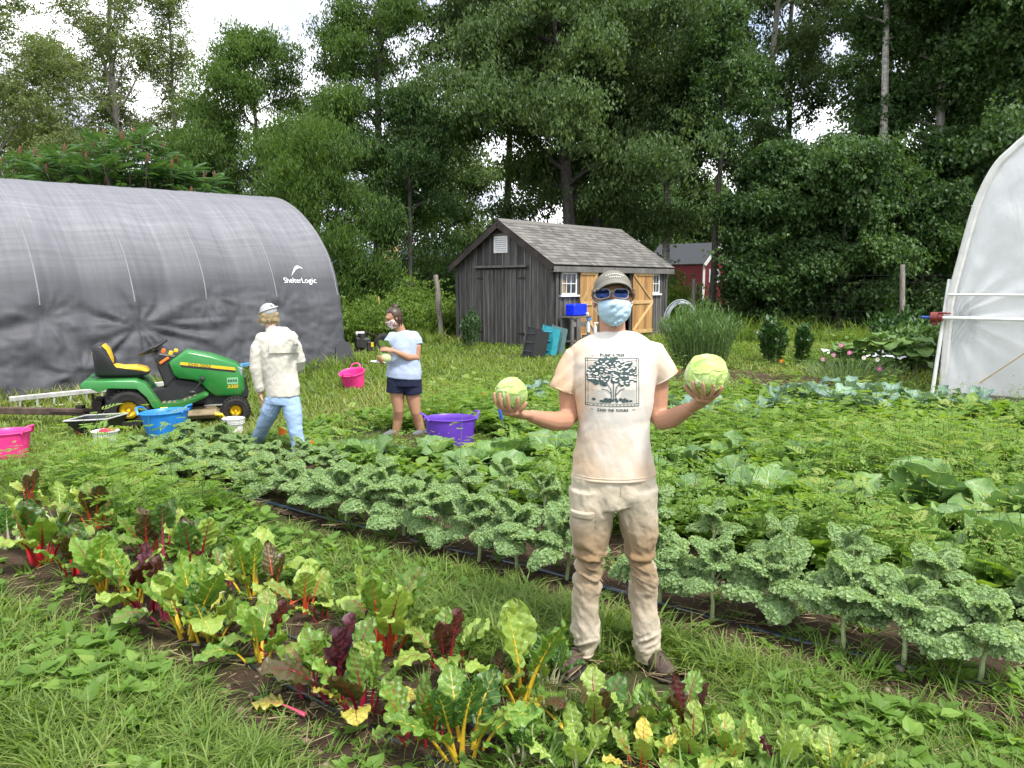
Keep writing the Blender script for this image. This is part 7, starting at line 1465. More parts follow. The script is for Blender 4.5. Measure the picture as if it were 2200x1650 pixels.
def girdle(bv, c, nrm, rmax, n=72, off=0.0):
    c = np.asarray(c, float); nrm = np.asarray(nrm, float) / np.linalg.norm(nrm); s1 = np.cross(nrm, [0, 1, 0]); s1 /= np.linalg.norm(s1); s2 = np.cross(nrm, s1); out = []
    for q in np.linspace(0, 2 * math.pi, n):
        d = s1 * math.cos(q) + s2 * math.sin(q); h = bv.ray_cast(Vector(c + d * rmax), Vector(-d), rmax); out.append(np.array(h[0]) + d * off if h[0] is not None else c + d * rmax * .7)
    return out
hm = MB(); bvs = BVHTree.FromPolygons([tuple(q) for q in get_co(tee)], [tuple(p.vertices) for p in tee.polygons]); hm.tube(girdle(bvs, M(1319, 1015), (0, 0, 1), .4), [[.0022, .0022]] * 72, 6, False); hm.tube(girdle(bvs, M(1319, 1021), (0, 0, 1), .4), [[.005, .003]] * 72, 6, False, side=(0, 0, 1)); hm.build('hem', MSHIRT, tshirt, smooth=True)
# chest print: bordered tree with two lines of small capitals
tv = get_co(tee); tee.calc_loop_triangles(); bv_t = BVHTree.FromPolygons([tuple(q) for q in tv], [tuple(p.vertices) for p in tee.polygons])
MINK = plain('dark_green_ink', (.045, .075, .075), .9, var=.25, scale=60); MINKL = plain('faded_grey_ink', (.36, .40, .38), .9, var=.15, scale=60); MINKB = plain('pale_print_gap', (.74, .71, .66), .9, var=.05)
def Q2(px, py): return AT(px, py, MY - .13) - m0
def stick_on(polys, nm, mt, lift, maxl=.012):
    m = MB()
    for p in polys: m.add([Q2(*q) for q in p], [np.arange(len(p))])
    me = conform(subdiv_big(m.mesh(nm), maxl), bv_t, np.array([0, -1.0, 0]), lift); me.materials.clear(); me.materials.append(mt); return obj(nm, me, tshirt)
def line(x0, y0, x1, y1, w): d = np.array([x1 - x0, y1 - y0], float); L_ = np.linalg.norm(d); n_ = np.array([-d[1], d[0]]) / L_ * w / 2; k = max(1, int(L_ / 6)); p = [np.array([x0, y0]) + d * q / k for q in range(k + 1)]; return [[p[q] - n_, p[q + 1] - n_, p[q + 1] + n_, p[q] + n_] for q in range(k)]
def rect(x0, y0, x1, y1, w): return line(x0, y0, x1, y0, w) + line(x1, y0, x1, y1, w) + line(x1, y1, x0, y1, w) + line(x0, y1, x0, y0, w)
rp_ = random.Random(4)
def blob(cx, cy, rx, ry, rot, k=14, jag=.22): return [(cx + math.cos(rot) * rx * (1 + rp_.uniform(-jag, jag)) * math.cos(2 * math.pi * q / k) - math.sin(rot) * ry * math.sin(2 * math.pi * q / k), cy + math.sin(rot) * rx * math.cos(2 * math.pi * q / k) + math.cos(rot) * ry * (1 + rp_.uniform(-jag, jag)) * math.sin(2 * math.pi * q / k)) for q in range(k)]
bord = rect(1260, 771, 1374, 873, 1.3) + rect(1265, 776, 1369, 868, .9)
for x, y in ((1262, 774), (1372, 774), (1262, 870), (1372, 870)): bord += rect(x - 2.5, y - 2.5, x + 2.5, y + 2.5, .9)
for q in range(13): bord += line(1267 + q * 8, 870.5, 1270 + q * 8, 870.5, 1.4)
stick_on(bord, 'print_border', MINK, .0016)
cw_ = []; lf_ = []
for q in range(170):
    an = rp_.uniform(0, 6.283); r_ = math.sqrt(rp_.random()); cx, cy = 1317 + math.cos(an) * r_ * 54, 806 + math.sin(an) * r_ * 30 - 6 * (1 - (math.cos(an) * r_) ** 2)
    if cy > 822 and abs(cx - 1317) < 16: continue
    rt = rp_.uniform(-.5, .5); cw_.append(blob(cx, cy, rp_.uniform(4.5, 8), rp_.uniform(2.6, 4.6), rt))
    if q % 5 < 3: lf_.append(blob(cx + rp_.uniform(-1, 1), cy - 1.2, rp_.uniform(2.6, 4.8), rp_.uniform(.9, 1.6), rt, 10, .12))
stick_on(cw_, 'print_crown', MINK, .0020); stick_on(lf_, 'print_leaf_gaps', MINKB, .0029)
tr_ = []
for p in ([(1312, 866), (1314, 850), (1312, 835), (1304, 824)], [(1326, 866), (1322, 850), (1324, 832), (1334, 820)], [(1318, 864), (1318, 845), (1318, 828), (1316, 815)], [(1322, 850), (1332, 838), (1342, 834)], [(1314, 846), (1303, 838), (1292, 836)]):
    for k in range(len(p) - 1): tr_ += line(*p[k], *p[k + 1], 1.6)
for q in range(26): x = rp_.uniform(1276, 1358); tr_.append(blob(x, 860 + rp_.uniform(-3, 3), 4, 2.6, 0, 9))
stick_on(tr_, 'print_trunk', MINK, .0024)
gl_ = []
for q in range(13): y = 838 + q * 2.3; gl_ += line(1268, y, 1268 + 34 - abs(6 - q), y + 1.2, .6) + line(1332 + abs(6 - q), y - 1, 1367, y, .6)
for q in range(6): gl_ += line(1268, 779 + q * 2.2, 1285 - q * 2, 779 + q * 2.2, .6) + line(1352 + q * 2, 779 + q * 2.2, 1367, 779 + q * 2.2, .6)
stick_on(gl_, 'print_hatching', MINKL, .0018)
def print_text(words, cx, cy, big, small):
    x = 0; out = []
    for ch_i, (ch, sz) in enumerate(words):
        out.append((ch, sz, x)); x += (3.2 if ch == ' ' else sz * .88)
    for ch, sz, xx in out:
        if ch == ' ': continue
        m = text_mesh(ch, sz * U_ * 1.35, 0, 0, .0006); o_ = Q2(cx - x / 2 + xx + sz * .4, cy); place_flat(m, o_, np.array([1.0, 0, 0]), ZV, np.array([0, -1.0, 0])); m = conform(subdiv_big(m, .012), bv_t, np.array([0, -1.0, 0]), .0018); m.materials.clear(); m.materials.append(MINK); yield m
def caps(txt, big, small): r = []; st0 = True; return [(c.upper(), big if c.isupper() else small) for c in txt]
ltr = []
for txt, cy_ in (('Plant a tree', 764.5), ('Seed the future', 882)):
    for m in print_text(caps(txt, 6.6, 5.2), 1317, cy_, 0, 0): ltr.append(m)
bm = bmesh.new()
for m in ltr: bm.from_mesh(m)
me = bpy.data.meshes.new('print_lettering'); bm.to_mesh(me); bm.free(); me.materials.append(MINK); obj('print_lettering', me, tshirt)
stick_on(line(1273, 766, 1279, 766, 1) + line(1355, 766, 1361, 766, 1) + line(1270, 881, 1277, 881, 1) + line(1359, 881, 1366, 881, 1), 'print_dash', MINK, .0018)
# trousers
def m_trouser():
    t = NT('muddy_khaki'); co = t.coord('Object'); sp_ = t.n('ShaderNodeSeparateXYZ'); t.l(co, sp_.inputs[0]); z = sp_.outputs[2]; y = sp_.outputs[1]
    n = t.noise(5, 5, co); n2 = t.noise(17, 6, co, .7); c = t.ramp(n2, [(.3, (.42, .36, .27)), (.7, (.55, .49, .39))])
    zz = t.ramp(z, [(0.0, (0, 0, 0)), (.22, (.15, .15, .15)), (.42, (.7, .7, .7)), (.55, (1, 1, 1)), (.66, (.75, .75, .75)), (.78, (.15, .15, .15)), (.9, (0, 0, 0))]); fr = t.math('MULTIPLY_ADD', y, -8.0, .5, clamp=True)
    mud = t.math('MULTIPLY', t.math('MULTIPLY', zz, fr), t.math('MULTIPLY_ADD', n, 4.2, -.95, clamp=True)); c = t.mix(t.math('MULTIPLY', mud, .92), c, (.20, .122, .055))
    dk = t.math('GREATER_THAN', t.math('ADD', n2, t.math('MULTIPLY', n, .35)), .83); c = t.mix(t.math('MULTIPLY', t.math('MULTIPLY', dk, zz), .7), c, (.14, .10, .065))
    cuff = t.math('MULTIPLY_ADD', z, -9.0, 1.0, clamp=True); c = t.mix(t.math('MULTIPLY', cuff, .6), c, (.36, .27, .17))
    return t.done(t.bsdf(c, .88, .2, normal=t.bump(t.math('ADD', t.noise(20, 5, co), t.math('MULTIPLY', t.noise(220, 2, co), .1)), .3, .015)))
MTR = m_trouser(); tq = MB()
tq.tube([M(1319, 1000), M(1319, 1030), M(1318, 1060), M(1320, 1082)], [[89 * U_, .115], [90 * U_, .122], [92 * U_, .122], [84 * U_, .112]], 28, True, side=(1, 0, 0))
LL = [(1045, 1222, 1318), (1086, 1221, 1321), (1125, 1223, 1316), (1165, 1229, 1306), (1188, 1237, 1300), (1215, 1236, 1294), (1243, 1231, 1294), (1285, 1230, 1290), (1322, 1227, 1290), (1347, 1223, 1291), (1375, 1231, 1288), (1392, 1235, 1280), (1402, 1236, 1276)]
RLg = [(1045, 1321, 1413), (1086, 1322, 1412), (1125, 1332, 1414), (1165, 1340, 1416), (1193, 1346, 1411), (1220, 1352, 1409), (1243, 1353, 1412), (1285, 1350, 1414), (1322, 1352, 1417), (1347, 1354, 1419), (1375, 1357, 1421), (1400, 1362, 1420), (1415, 1364, 1418)]
for LG in (LL, RLg): tq.tube([M((a + c) / 2, y, .004 * math.sin(k)) for k, (y, a, c) in enumerate(LG)], [[(c - a) / 2 * U_, (.112, .11, .102, .094, .084, .08, .08, .08, .078, .078, .074, .068, .066)[k]] for k, (y, a, c) in enumerate(LG)], 24, True, side=(1, 0, 0))
trz = fuse(tq, .006, 5, 'trousers', MTR)
zk = M(1300, 1188)[2]; zc = M(1300, 1375)[2]
def tr_w(V):
    x, y, z = V.T; kn = np.exp(-((z - zk + .07) / .09) ** 2); an = np.exp(-((z - zc - .0) / .06) ** 2); th_ = np.clip((z - zk) / .2, 0, 1)
    h = (.075 - np.abs(fbm(np.column_stack([x * 6, y * 6, (z + x * .6) * 20]), 3, 2))) * .11 * kn + (.075 - np.abs(fbm(np.column_stack([x * 7, y * 7, (z - x * .5) * 17]), 3, 7))) * .10 * an; dg = (.08 - np.abs(fbm(np.column_stack([x * 9 + z * 6, y * 9, z * 5 - x * 5]), 4, 12))) * .06 * (1 - .3 * th_)
    dn = .012 * np.exp(-((z - zk) / .014) ** 2) - .010 * np.exp(-((z - zk + .025) / .012) ** 2); return h + dg + dn + fbm(V * 9, 4, 6) * .012
wrinkle(trz, tr_w); trousers = obj('trousers', trz, man)
PKT = 1
bvq = BVHTree.FromPolygons([tuple(q) for q in get_co(trz)], [tuple(p.vertices) for p in trz.polygons])
def on_tr(px, py, lift=.001, n=(0, -1, 0)): o_ = M(px, py, 0); n = np.asarray(n, float); h = bvq.ray_cast(Vector(o_ + n * .5), Vector(-n), 1.0); return (np.array(h[0]) if h[0] is not None else o_) + n * lift
fl_ = MB(); fl_.tube([on_tr(1328 - .4 * k + (k > 6) * -(k - 6) * 1.2, 1024 + k * 5) for k in range(11)], .0022, 6); fl_.build('fly_seam', MTR, trousers)
zp = MB(); zp.tube(girdle(bvq, M(1268, 1185), (0, 0, 1), .092, off=-.001), .0035, 6, False); zp.tube(girdle(bvq, M(1378, 1190), (0, 0, 1), .092, off=-.001), .0035, 6, False); zp.build('knee_zip', MTR, trousers)
def pocket(nm, y0, y1, th, puff):
    nU, nV = 14, 18; V = []
    for i in range(nV):
        for j in range(nU):
            f = i / (nV - 1); an = -2.75 + 1.25 * j / (nU - 1); d = np.array([math.cos(an), math.sin(an), 0]); c_ = M(1270 - 2 * f, y0 + (y1 - y0) * f, 0); h = bvq.ray_cast(Vector(c_ + d * .3), Vector(-d), .3); e = min(i, nV - 1 - i, j, nU - 1 - j) / 4
            V.append((np.array(h[0]) if h[0] is not None else c_ + d * .1) + d * (th * min(1, e * 3) + puff * min(1, e) - .001))
    i, j = np.meshgrid(np.arange(nV - 1), np.arange(nU - 1), indexing='ij'); i = i.ravel(); j = j.ravel(); return mesh_from(nm, V, [np.column_stack([i * nU + j, i * nU + j + 1, (i + 1) * nU + j + 1, (i + 1) * nU + j])], MTR)
obj('cargo_pocket', pocket('cargo_pocket', 1096, 1172, .004, .012), trousers); obj('pocket_flap', pocket('pocket_flap', 1086, 1102, .012, .006), trousers)
pk_ = MB()
for LG, k in ((LL, -1), (RLg, 0)): y, a, c = LG[k] if k else LG[12]; pk_.tube([M((a + c) / 2, y - 3) + np.array([math.cos(q) * ((c - a) / 2 * U_ - .004), math.sin(q) * .066, 0]) for q in np.linspace(0, 2 * math.pi, 25)], .006, 6, False)
pk_.build('cuff', MTR, trousers, smooth=True)
MBOOT = plain('brown_muddy_boot', (.075, .048, .036), .8, var=.5, scale=16, bump=.5, bscale=40); MSOLE = plain('dark_sole', (.04, .033, .028), .9, var=.4); MLACE = plain('boot_lace', (.2, .16, .13), .9)
for (px, yaw) in ((1252, -.55), (1392, .35)):
    o_ = M(px, 1425, .02); o_[2] = 0; A_ = rotm(0, 0, yaw); bb = MB(); L3 = lambda P: np.asarray(P, float) @ A_ + o_
    bb.tube(L3([(0, .055, .04), (0, .02, .05), (0, -.05, .055), (0, -.12, .05), (0, -.17, .042), (0, -.195, .036)]), [[.036, .04], [.042, .045], [.046, .048], [.05, .040], [.046, .032], [.026, .022]], 14, True, side=A_[0]); bb.tube(L3([(0, .01, .04), (0, .012, .10), (0, .018, .155)]), [[.048, .06], [.047, .055], [.05, .056]], 14, True, side=A_[0]); bt = obj('boot', fuse(bb, .006, 4, 'boot', MBOOT), man)
    so = MB(); so.tube(L3([(0, .07, .012), (0, .04, .012), (0, -.06, .012), (0, -.13, .012), (0, -.19, .014), (0, -.205, .016)]), [[.03, .014], [.04, .014], [.046, .014], [.052, .014], [.042, .014], [.02, .012]], 12, True, side=A_[0]); so.build('sole', MSOLE, bt, smooth=True); lc = MB()
    for q in range(4): lc.tube(L3([(-.03, -.04 - q * .02, .105 - q * .011), (0, -.043 - q * .02, .115 - q * .012), (.03, -.05 - q * .02, .104 - q * .011)]), .004, 5)
    lc.build('lace', MLACE, bt)
# cap
MCAP = cloth('olive_grey_cap', (.17, .16, .135), .15, .2); cp = MB(); V, F = ellipsoid((0, 0, 0), (.085, .104, .088), 36, 18); V = V[:]; keep = V[:, 2] > -.004
V2_ = V.copy(); V2_[:, 2] = np.maximum(V2_[:, 2], -.012); capc = hc + np.array([0, .008, .034]); V2_ = V2_ @ rotm(-.46, 0, 0); cp.add(V2_ + capc, F); capo = cp.build('cap', MCAP, man, smooth=True)
V = []; nu, nv = 25, 8
for i in range(nv):
    for j in range(nu): u = j / (nu - 1) * 2 - 1; f = i / (nv - 1); an = u * 1.18; r_ = .96 + f * .60 * math.cos(u * 1.18) ** .8; V.append(capc + np.array([math.sin(an) * .086 * (1 + .06 * f), -math.cos(an) * .100 * r_, .052 - .016 * f - .050 * u * u * (1 + .12 * f)]))
i, j = np.meshgrid(np.arange(nv - 1), np.arange(nu - 1), indexing='ij'); i = i.ravel(); j = j.ravel(); me = mesh_from('brim', V, [np.column_stack([i * nu + j, i * nu + j + 1, (i + 1) * nu + j + 1, (i + 1) * nu + j])], MCAP); obj('brim', eval_mods(me, [('SOLIDIFY', dict(thickness=.004, offset=0))]), capo)
cb_ = MB(); cb_.ell(capc + [0, .012, .085], (.007, .007, .004), 8, 6); cb_.build('cap_button', MCAP, capo)
lg_ = MB()
bvc = BVHTree.FromPolygons([tuple(q) for q in get_co(capo.data)], [tuple(p.vertices) for p in capo.data.polygons])
def on_cap(x, z): h = bvc.ray_cast(Vector(capc + [x, -.4, z]), Vector((0, 1, 0)), 1.0); return np.array(h[0]) if h[0] is not None else capc + [x, -.09, z]
for k in range(9):
    x = -.036 + k * .009; z = .066 + .008 * math.cos(k / 8 * math.pi - math.pi / 2); y = -.104 * math.sqrt(max(0, 1 - (x / .085) ** 2 - (z / .088) ** 2)) - .003; lg_.box(on_cap(x, z), (.0062, .005, .007), rotm(.5, 0, .0), .001)
for k in range(6):
    x = -.022 + k * .009; z = .056; y = -.104 * math.sqrt(max(0, 1 - (x / .085) ** 2 - (z / .088) ** 2)) - .003; lg_.box(on_cap(x, z + .004), (.006, .005, .006), rotm(.4, 0, 0), .001)
lg_.build('cap_stitching', plain('white_thread', (.6, .6, .58), .8), capo)
# hair at the temples and nape
MHAIR = plain('light_brown_hair', (.15, .085, .045), .6, var=.4, scale=60); hr_ = MB(); rh = random.Random(2)
for k in range(260):
    sg = rh.choice((-1, 1)); an = rh.uniform(-.35, 2.6); base = hc + np.array([sg * .080 * math.cos(max(0, an - .6) * .55), -.03 + .10 * math.sin(max(0, an) * .6) - .02 * (an < .2), .036 + rh.uniform(-.012, .01)]); e = base + np.array([sg * rh.uniform(-.004, .012), rh.uniform(-.014, .014), -rh.uniform(.012, .036)]); hr_.tube([base, (base + e) / 2 + [sg * .006, 0, 0], e], [.0022, .0026, .0008], 5)
hr_.build('hair', MHAIR, man, smooth=True)
# sunglasses
MFRAME = plain('smoky_clear_frame', (.26, .24, .23), .2, .6); MLENS = plain('mirror_blue_lens', (.012, .03, .12), .04, 1.0, .85, var=.1); fy = -.098
gl2 = MB(); ln2 = []
for sg, (x0, x1) in ((-1, (1280, 1311)), (1, (1318, 1351))):
    a0, a1 = M(x0, 631, fy)[0], M(x1, 631, fy)[0]; z0, z1 = M(1316, 642.5, fy)[2], M(1316, 620, fy)[2]; cx, cz, rx, rz = (a0 + a1) / 2, (z0 + z1) / 2, (a1 - a0) / 2, (z1 - z0) / 2; ring = []
    for q in np.linspace(0, 2 * math.pi, 29)[:-1]: c_, s__ = math.cos(q), math.sin(q); ex = np.sign(c_) * abs(c_) ** .62 * rx; ez = np.sign(s__) * abs(s__) ** .62 * rz * (1.0 if s__ > 0 else (1.0 - .16 * (ex * sg < 0))); x = cx + ex; ring.append([x, fy + hc[1] + 5.2 * (x - hc[0]) ** 2, cz + ez - .0])
    ring = np.array(ring); gl2.tube(np.vstack([ring, ring[:2]]), [[.0032, .0036]] * 30, 7, False); m = MB(); c0_ = ring.mean(0); k = len(ring); rs_ = [.15, .35, .55, .75, .9, 1.0]; VV = [c0_ + [0, -.0025, 0]]
    for f in rs_: VV += [c0_ + (q - c0_) * f + [0, -.0025 * (1 - f * f), 0] for q in ring]
    m.add(np.array(VV), [np.array([[0, 1 + q, 1 + (q + 1) % k] for q in range(k)])] + [np.array([[1 + g_ * k + q, 1 + (g_ + 1) * k + q, 1 + (g_ + 1) * k + (q + 1) % k, 1 + g_ * k + (q + 1) % k] for q in range(k)]) for g_ in range(5)]); ln2.append(m.mesh('lens', MLENS, True))
    e = np.array([a1 if sg > 0 else a0, fy + hc[1] + 5.2 * .0055, cz + rz * .55]); gl2.tube([e, e + [sg * .008, .012, 0], hc + [sg * .083, .01, .016]], [[.004, .006], [.0035, .006], [.003, .004]], 6)
nb = M(1314.5, 626, fy); gl2.tube([M(1310, 629, fy) + [0, .003, 0], nb + [0, -.003, .002], M(1319, 629, fy) + [0, .003, 0]], .0038, 7); sg_o = gl2.build('sunglasses', MFRAME, man, smooth=True)
for m in ln2: obj('lens', m, sg_o)
# surgical mask
MMASK = cloth('pale_blue_mask', (.40, .55, .67), .06, .15); V = []; nu, nv = 33, 26; rowsm = [(646, 31, -.108), (653, 35, -.120), (664, 35, -.122), (676, 33, -.118), (687, 26, -.110), (694, 17, -.100), (699, 9, -.088)]
ky = np.linspace(0, 1, len(rowsm)); ra_ = np.array(rowsm, float); bvb = BVHTree.FromPolygons([tuple(q) for q in get_co(body)], [tuple(p.vertices) for p in body.polygons])
for i in range(nv):
    f = i / (nv - 1); py = np.interp(f, ky, ra_[:, 0]); hw = np.interp(f, ky, ra_[:, 1]); dp = np.interp(f, ky, ra_[:, 2])
    for j in range(nu):
        u = j / (nu - 1) * 2 - 1; au = abs(u); nose = .012 * math.exp(-(u / .28) ** 2) * math.exp(-((f - .12) / .18) ** 2); y = dp + .074 * au ** 2.6 - nose; p = M(1317 + hw * u, py + (3.5 * (1 - au ** 1.5) * -1 if f < .1 else 0), 0); p[1] = hc[1] + y; pl_ = .0035 * (abs(math.sin(f * 10)) ** .5 - .5) * (1 - au ** 4) + .003 * math.sin(f * 26 + u * 9) * (1 - au) + .030 * abs(float(fbm(np.array([[u * 2.2 + f, f * 5 - u, 1]]), 3, 9)[0])); p[1] -= pl_; V.append(p)
i, j = np.meshgrid(np.arange(nv - 1), np.arange(nu - 1), indexing='ij'); i = i.ravel(); j = j.ravel(); me = mesh_from('face_mask', V, [np.column_stack([i * nu + j, i * nu + j + 1, (i + 1) * nu + j + 1, (i + 1) * nu + j])], MMASK)
mask = obj('face_mask', eval_mods(me, [('SOLIDIFY', dict(thickness=.002, offset=0))]), man); lp = MB()
for sg in (-1, 1):
    p0 = V[3 * nu + (0 if sg < 0 else nu - 1)]; p1 = V[19 * nu + (0 if sg < 0 else nu - 1)]; er = hc + np.array([sg * .092, .022, -.006]); lp.tube(curve_pts([p0, (p0 + er) / 2 + [sg * .006, 0, 0], er + [0, 0, .014]], 8), .0017, 5); lp.tube(curve_pts([p1, (p1 + er) / 2 + [sg * .004, 0, -.004], er + [0, 0, -.016]], 8), .0017, 5)
lp.build('ear_loop', MWHITE, mask)
# held cabbages
def held(label, c, Rr, seed, flat=1.0, squash=(1, 1, 1)):
    t = thing('cabbage', label, 'cabbage', np.asarray(c) + m0); V, F = ellipsoid((0, 0, 0), Rr, 40, 26); d = V / Rr; V = V * np.array(squash) * (1 + .09 * fbm(d * 1.6, 3, seed) + .02 * fbm(d * 5, 3, seed + 3))[:, None]; obj('head', mesh_from('head', V, F, MHEAD), t); r = np.random.default_rng(seed)
    for k in range(7):
        ax = r.normal(0, 1, 3); ax[1] = -abs(ax[1]) * 1.2 if k < 5 else ax[1]; ax /= np.linalg.norm(ax); e1 = np.cross(ax, r.normal(0, 1, 3)); e1 /= np.linalg.norm(e1); e2 = np.cross(ax, e1); n = 15; pts = []; uv = []
        for i in range(n):
            for j in range(n):
                a, b_ = (i / (n - 1) - .5) * 2, (j / (n - 1) - .5) * 2; wv_ = 1.15 + .22 * math.sin(3 * math.atan2(b_, a) + k) + .1 * math.sin(7 * math.atan2(b_, a) + 2 * k); q = ax + e1 * a * wv_ * math.sqrt(1 - .5 * b_ * b_) + e2 * b_ * wv_ * math.sqrt(1 - .5 * a * a); q /= np.linalg.norm(q); rim = max(abs(a), abs(b_)); pts.append(q * Rr * np.array(squash) * (1.006 + .010 * k / 7 + .045 * rim ** 8 + .06 * float(fbm(q[None] * 2.0, 3, seed)[0]) + .018 * float(fbm(q[None] * 6, 2, seed + k)[0]))); uv.append([j / (n - 1), i / (n - 1)])
        i, j = np.meshgrid(np.arange(n - 1), np.arange(n - 1), indexing='ij'); i = i.ravel(); j = j.ravel(); obj('leaf', mesh_from('leaf', pts, [np.column_stack([i * n + j, i * n + j + 1, (i + 1) * n + j + 1, (i + 1) * n + j])], M_HELD, uv=uv), t)
    m = MB(); m.tube([np.array([-.6, -.72, -.2]) * Rr * .95, np.array([-.62, -.75, -.21]) * Rr * 1.06], [.010, .008], 9); m.build('stump', plain('cut_stump', (.7, .74, .5), .6), t, smooth=True)
M_HELD = m_cab('held_cabbage_leaf', (.38, .54, .15), (.52, .66, .24), (.66, .76, .44))
held('smaller pale cabbage held up on the left of the photo', cL, RL, 4, squash=(1.0, .98, 1.05)); held('larger round cabbage held up beside the feathery shrub', cR, RR, 9, squash=(1.0, 1.0, .98))
kn = thing('knife', 'harvest knife with a blue handle dangling from the hand under the small cabbage', 'knife', m0); m = MB(); k0 = M(1073, 880, -.345); k1 = M(1078, 900, -.345); k2 = M(1081, 925, -.33); m.tube([k0, (k0 + k1) / 2, k1], [[.006, .009], [.007, .011], [.006, .009]], 8); m.build('grip', plastic('blue_grip', (.02, .07, .42)), kn, smooth=True); m = MB(); m.tube([k1, (k1 + k2) / 2, k2], [[.002, .010], [.002, .010], [.001, .002]], 6); m.build('blade', plain('knife_steel', (.5, .5, .5), .3, .5, .9), kn)

# ---------------- woman in the pale jacket, seen from behind
WY = 7.95; w0 = AT(600, 975, WY); w0[2] = 0
def W(px, py, dy=0.0): return AT(px, py, WY + dy) - w0
wa = thing('person', 'person in beige jacket, jeans and a pale cap walking away beside the mower', 'person', w0); u1 = 8.05 / 1650
b = MB(); hd = W(577, 676, .05); b.ell(hd + [0, .0, .01], (.072, .088, .095), 16, 12); b.ell(hd + [-.03, .05, -.05], (.05, .06, .06), 12, 10); b.ell(hd + [-.035, .085, -.01], (.016, .022, .02), 8, 6); b.tube([W(590, 722, .0), W(583, 705, .02), hd + [0, -.01, -.05]], [[.07, .06], [.055, .055], [.052, .055]], 12)
for sg in (-1, 1): b.ell(hd + [sg * .073, .01, -.012], (.01, .018, .028), 8, 6)
b.tube([W(608, 850), W(600, 800), W(595, 740), W(590, 718)], [[.15, .1], [.14, .1], [.16, .09], [.1, .06]], 14, True, side=(1, 0, 0)); b.tube([W(562, 732), W(552, 780, -.02), W(558, 838, .0), W(561, 850, .01)], [.045, .042, .033, .027], 10); b.tube([W(622, 730), W(643, 770, .02), W(641, 795, .16), W(634, 800, .22)], [.045, .042, .033, .027], 10)
hand_on(b, W(561, 846, .01), W(562, 858, .0), np.array([1, .2, 0]), [(.024, (.1,), .15, .85), (.008, (.03,), .2, 1.0), (-.008, (-.03,), .25, .95), (-.024, (-.12,), .3, .8)], thumb=(1, .4)); hand_on(b, W(634, 800, .22), W(630, 802, .30), np.array([-1, 0, .3]), [(.024, (.1,), .3, .85), (.008, (.03,), .4, 1.0), (-.008, (-.03,), .4, .95), (-.024, (-.12,), .5, .8)], thumb=(1, .4))
b.tube([W(592, 845), W(576, 895, .05), W(546, 950, .35)], [.075, .055, .04], 10); b.tube([W(625, 845), W(630, 905, -.03), W(642, 975, -.05)], [.075, .055, .04], 10); obj('body', fuse(b, .007, 4, 'body', MSKIN3), wa)
MJACK = cloth('beige_jacket_cloth', (.54, .51, .45), .06, .3); s = MB(); rows = [(708, 586, 13, .05), (714, 590, 30, .075), (722, 592, 43, .10), (740, 594, 45, .118), (775, 597, 40, .122), (810, 604, 37, .125), (835, 608, 37, .13), (851, 609, 36, .13)]
s.tube([W(c, y) for y, c, h, d in rows], [[h * u1, d] for y, c, h, d in rows], 28, True, side=(1, 0, 0)); s.ell(W(563, 727), (.078, .085, .07)); s.ell(W(625, 725), (.078, .085, .07)); s.tube([W(566, 728), W(552, 747, -.02), W(550, 790, -.03), W(557, 832, -.01), W(560, 841, 0)], [.07, .075, .070, .058, .05], 14); s.tube([W(622, 727), W(637, 747, .0), W(645, 774, .02), W(644, 788, .09), W(640, 797, .16)], [.065, .072, .066, .055, .05], 14); s.tube([W(581, 702, .02), W(583, 710, .01), W(588, 716)], [[.062, .06], [.066, .062], [.09, .07]], 16)
jk = fuse(s, .008, 5, 'jacket', MJACK); wrinkle(jk, lambda V: fbm(np.column_stack([V[:, 0] * 7 + V[:, 2] * 3, V[:, 1] * 7, V[:, 2] * 3.5]), 4, 4) * .022 + .007 * fbm(V * 11, 3, 8) - .034 * np.abs(fbm(np.column_stack([V[:, 0] * 10 - V[:, 2] * 5, V[:, 1] * 6, V[:, 2] * 6]), 3, 18))); jko = obj('jacket', jk, wa)
jv = BVHTree.FromPolygons([tuple(q) for q in get_co(jk)], [tuple(p.vertices) for p in jk.polygons]); fl = MB(); xs = np.linspace(574, 634, 22); ys = np.linspace(730, 760, 10)
fl.add([W(x, y, -.2) for x in xs for y in ys], [np.array([[i * 10 + j, i * 10 + j + 1, i * 10 + 11 + j, i * 10 + 10 + j] for i in range(21) for j in range(9)])]); fm_ = conform(fl.mesh('yoke_flap'), jv, np.array([0, -1.0, 0]), .015); fm_.materials.append(MJACK); fm_ = eval_mods(fm_, [('SOLIDIFY', dict(thickness=.014, offset=0))]); obj('yoke_flap', fm_, jko)
MJEAN = cloth('light_blue_denim', (.30, .42, .62), .12, .25); s = MB(); s.tube([W(608, 838), W(608, 852), W(608, 868)], [[.158, .118], [.165, .125], [.165, .12]], 22, True, side=(1, 0, 0)); s.tube([W(590, 858, .01), W(580, 885, .03), W(568, 912, .12), W(556, 938, .26), W(547, 956, .36)], [[.098, .105], [.092, .095], [.078, .08], [.072, .07], [.074, .07]], 16); s.tube([W(624, 858), W(630, 890, -.03), W(633, 915, -.045), W(639, 945, -.045), W(644, 982, -.05)], [[.098, .105], [.09, .095], [.077, .08], [.07, .07], [.074, .07]], 16)
je = fuse(s, .008, 4, 'jeans', MJEAN); wrinkle(je, lambda V: fbm(np.column_stack([V[:, 0] * 6, V[:, 1] * 6, V[:, 2] * 12]), 4, 4) * .03); obj('jeans', je, wa)
MSHOE = plain('grey_pink_shoe', (.35, .12, .17), .7)
for p, (x, y, d) in enumerate(((650, 988, -.05), (545, 962, .38))): s = MB(); q = W(x - (4 if p == 0 else 0), y, d); q[2] = .03; s.tube([q + [-.02, -.07, 0.01], q + [0, 0, .02], q + [.03, .1, .005], q + [.04, .17, -.003]], [[.034, .035], [.042, .045], [.045, .035], [.028, .022]], 10); s.build('shoe', MSHOE, wa, smooth=True)
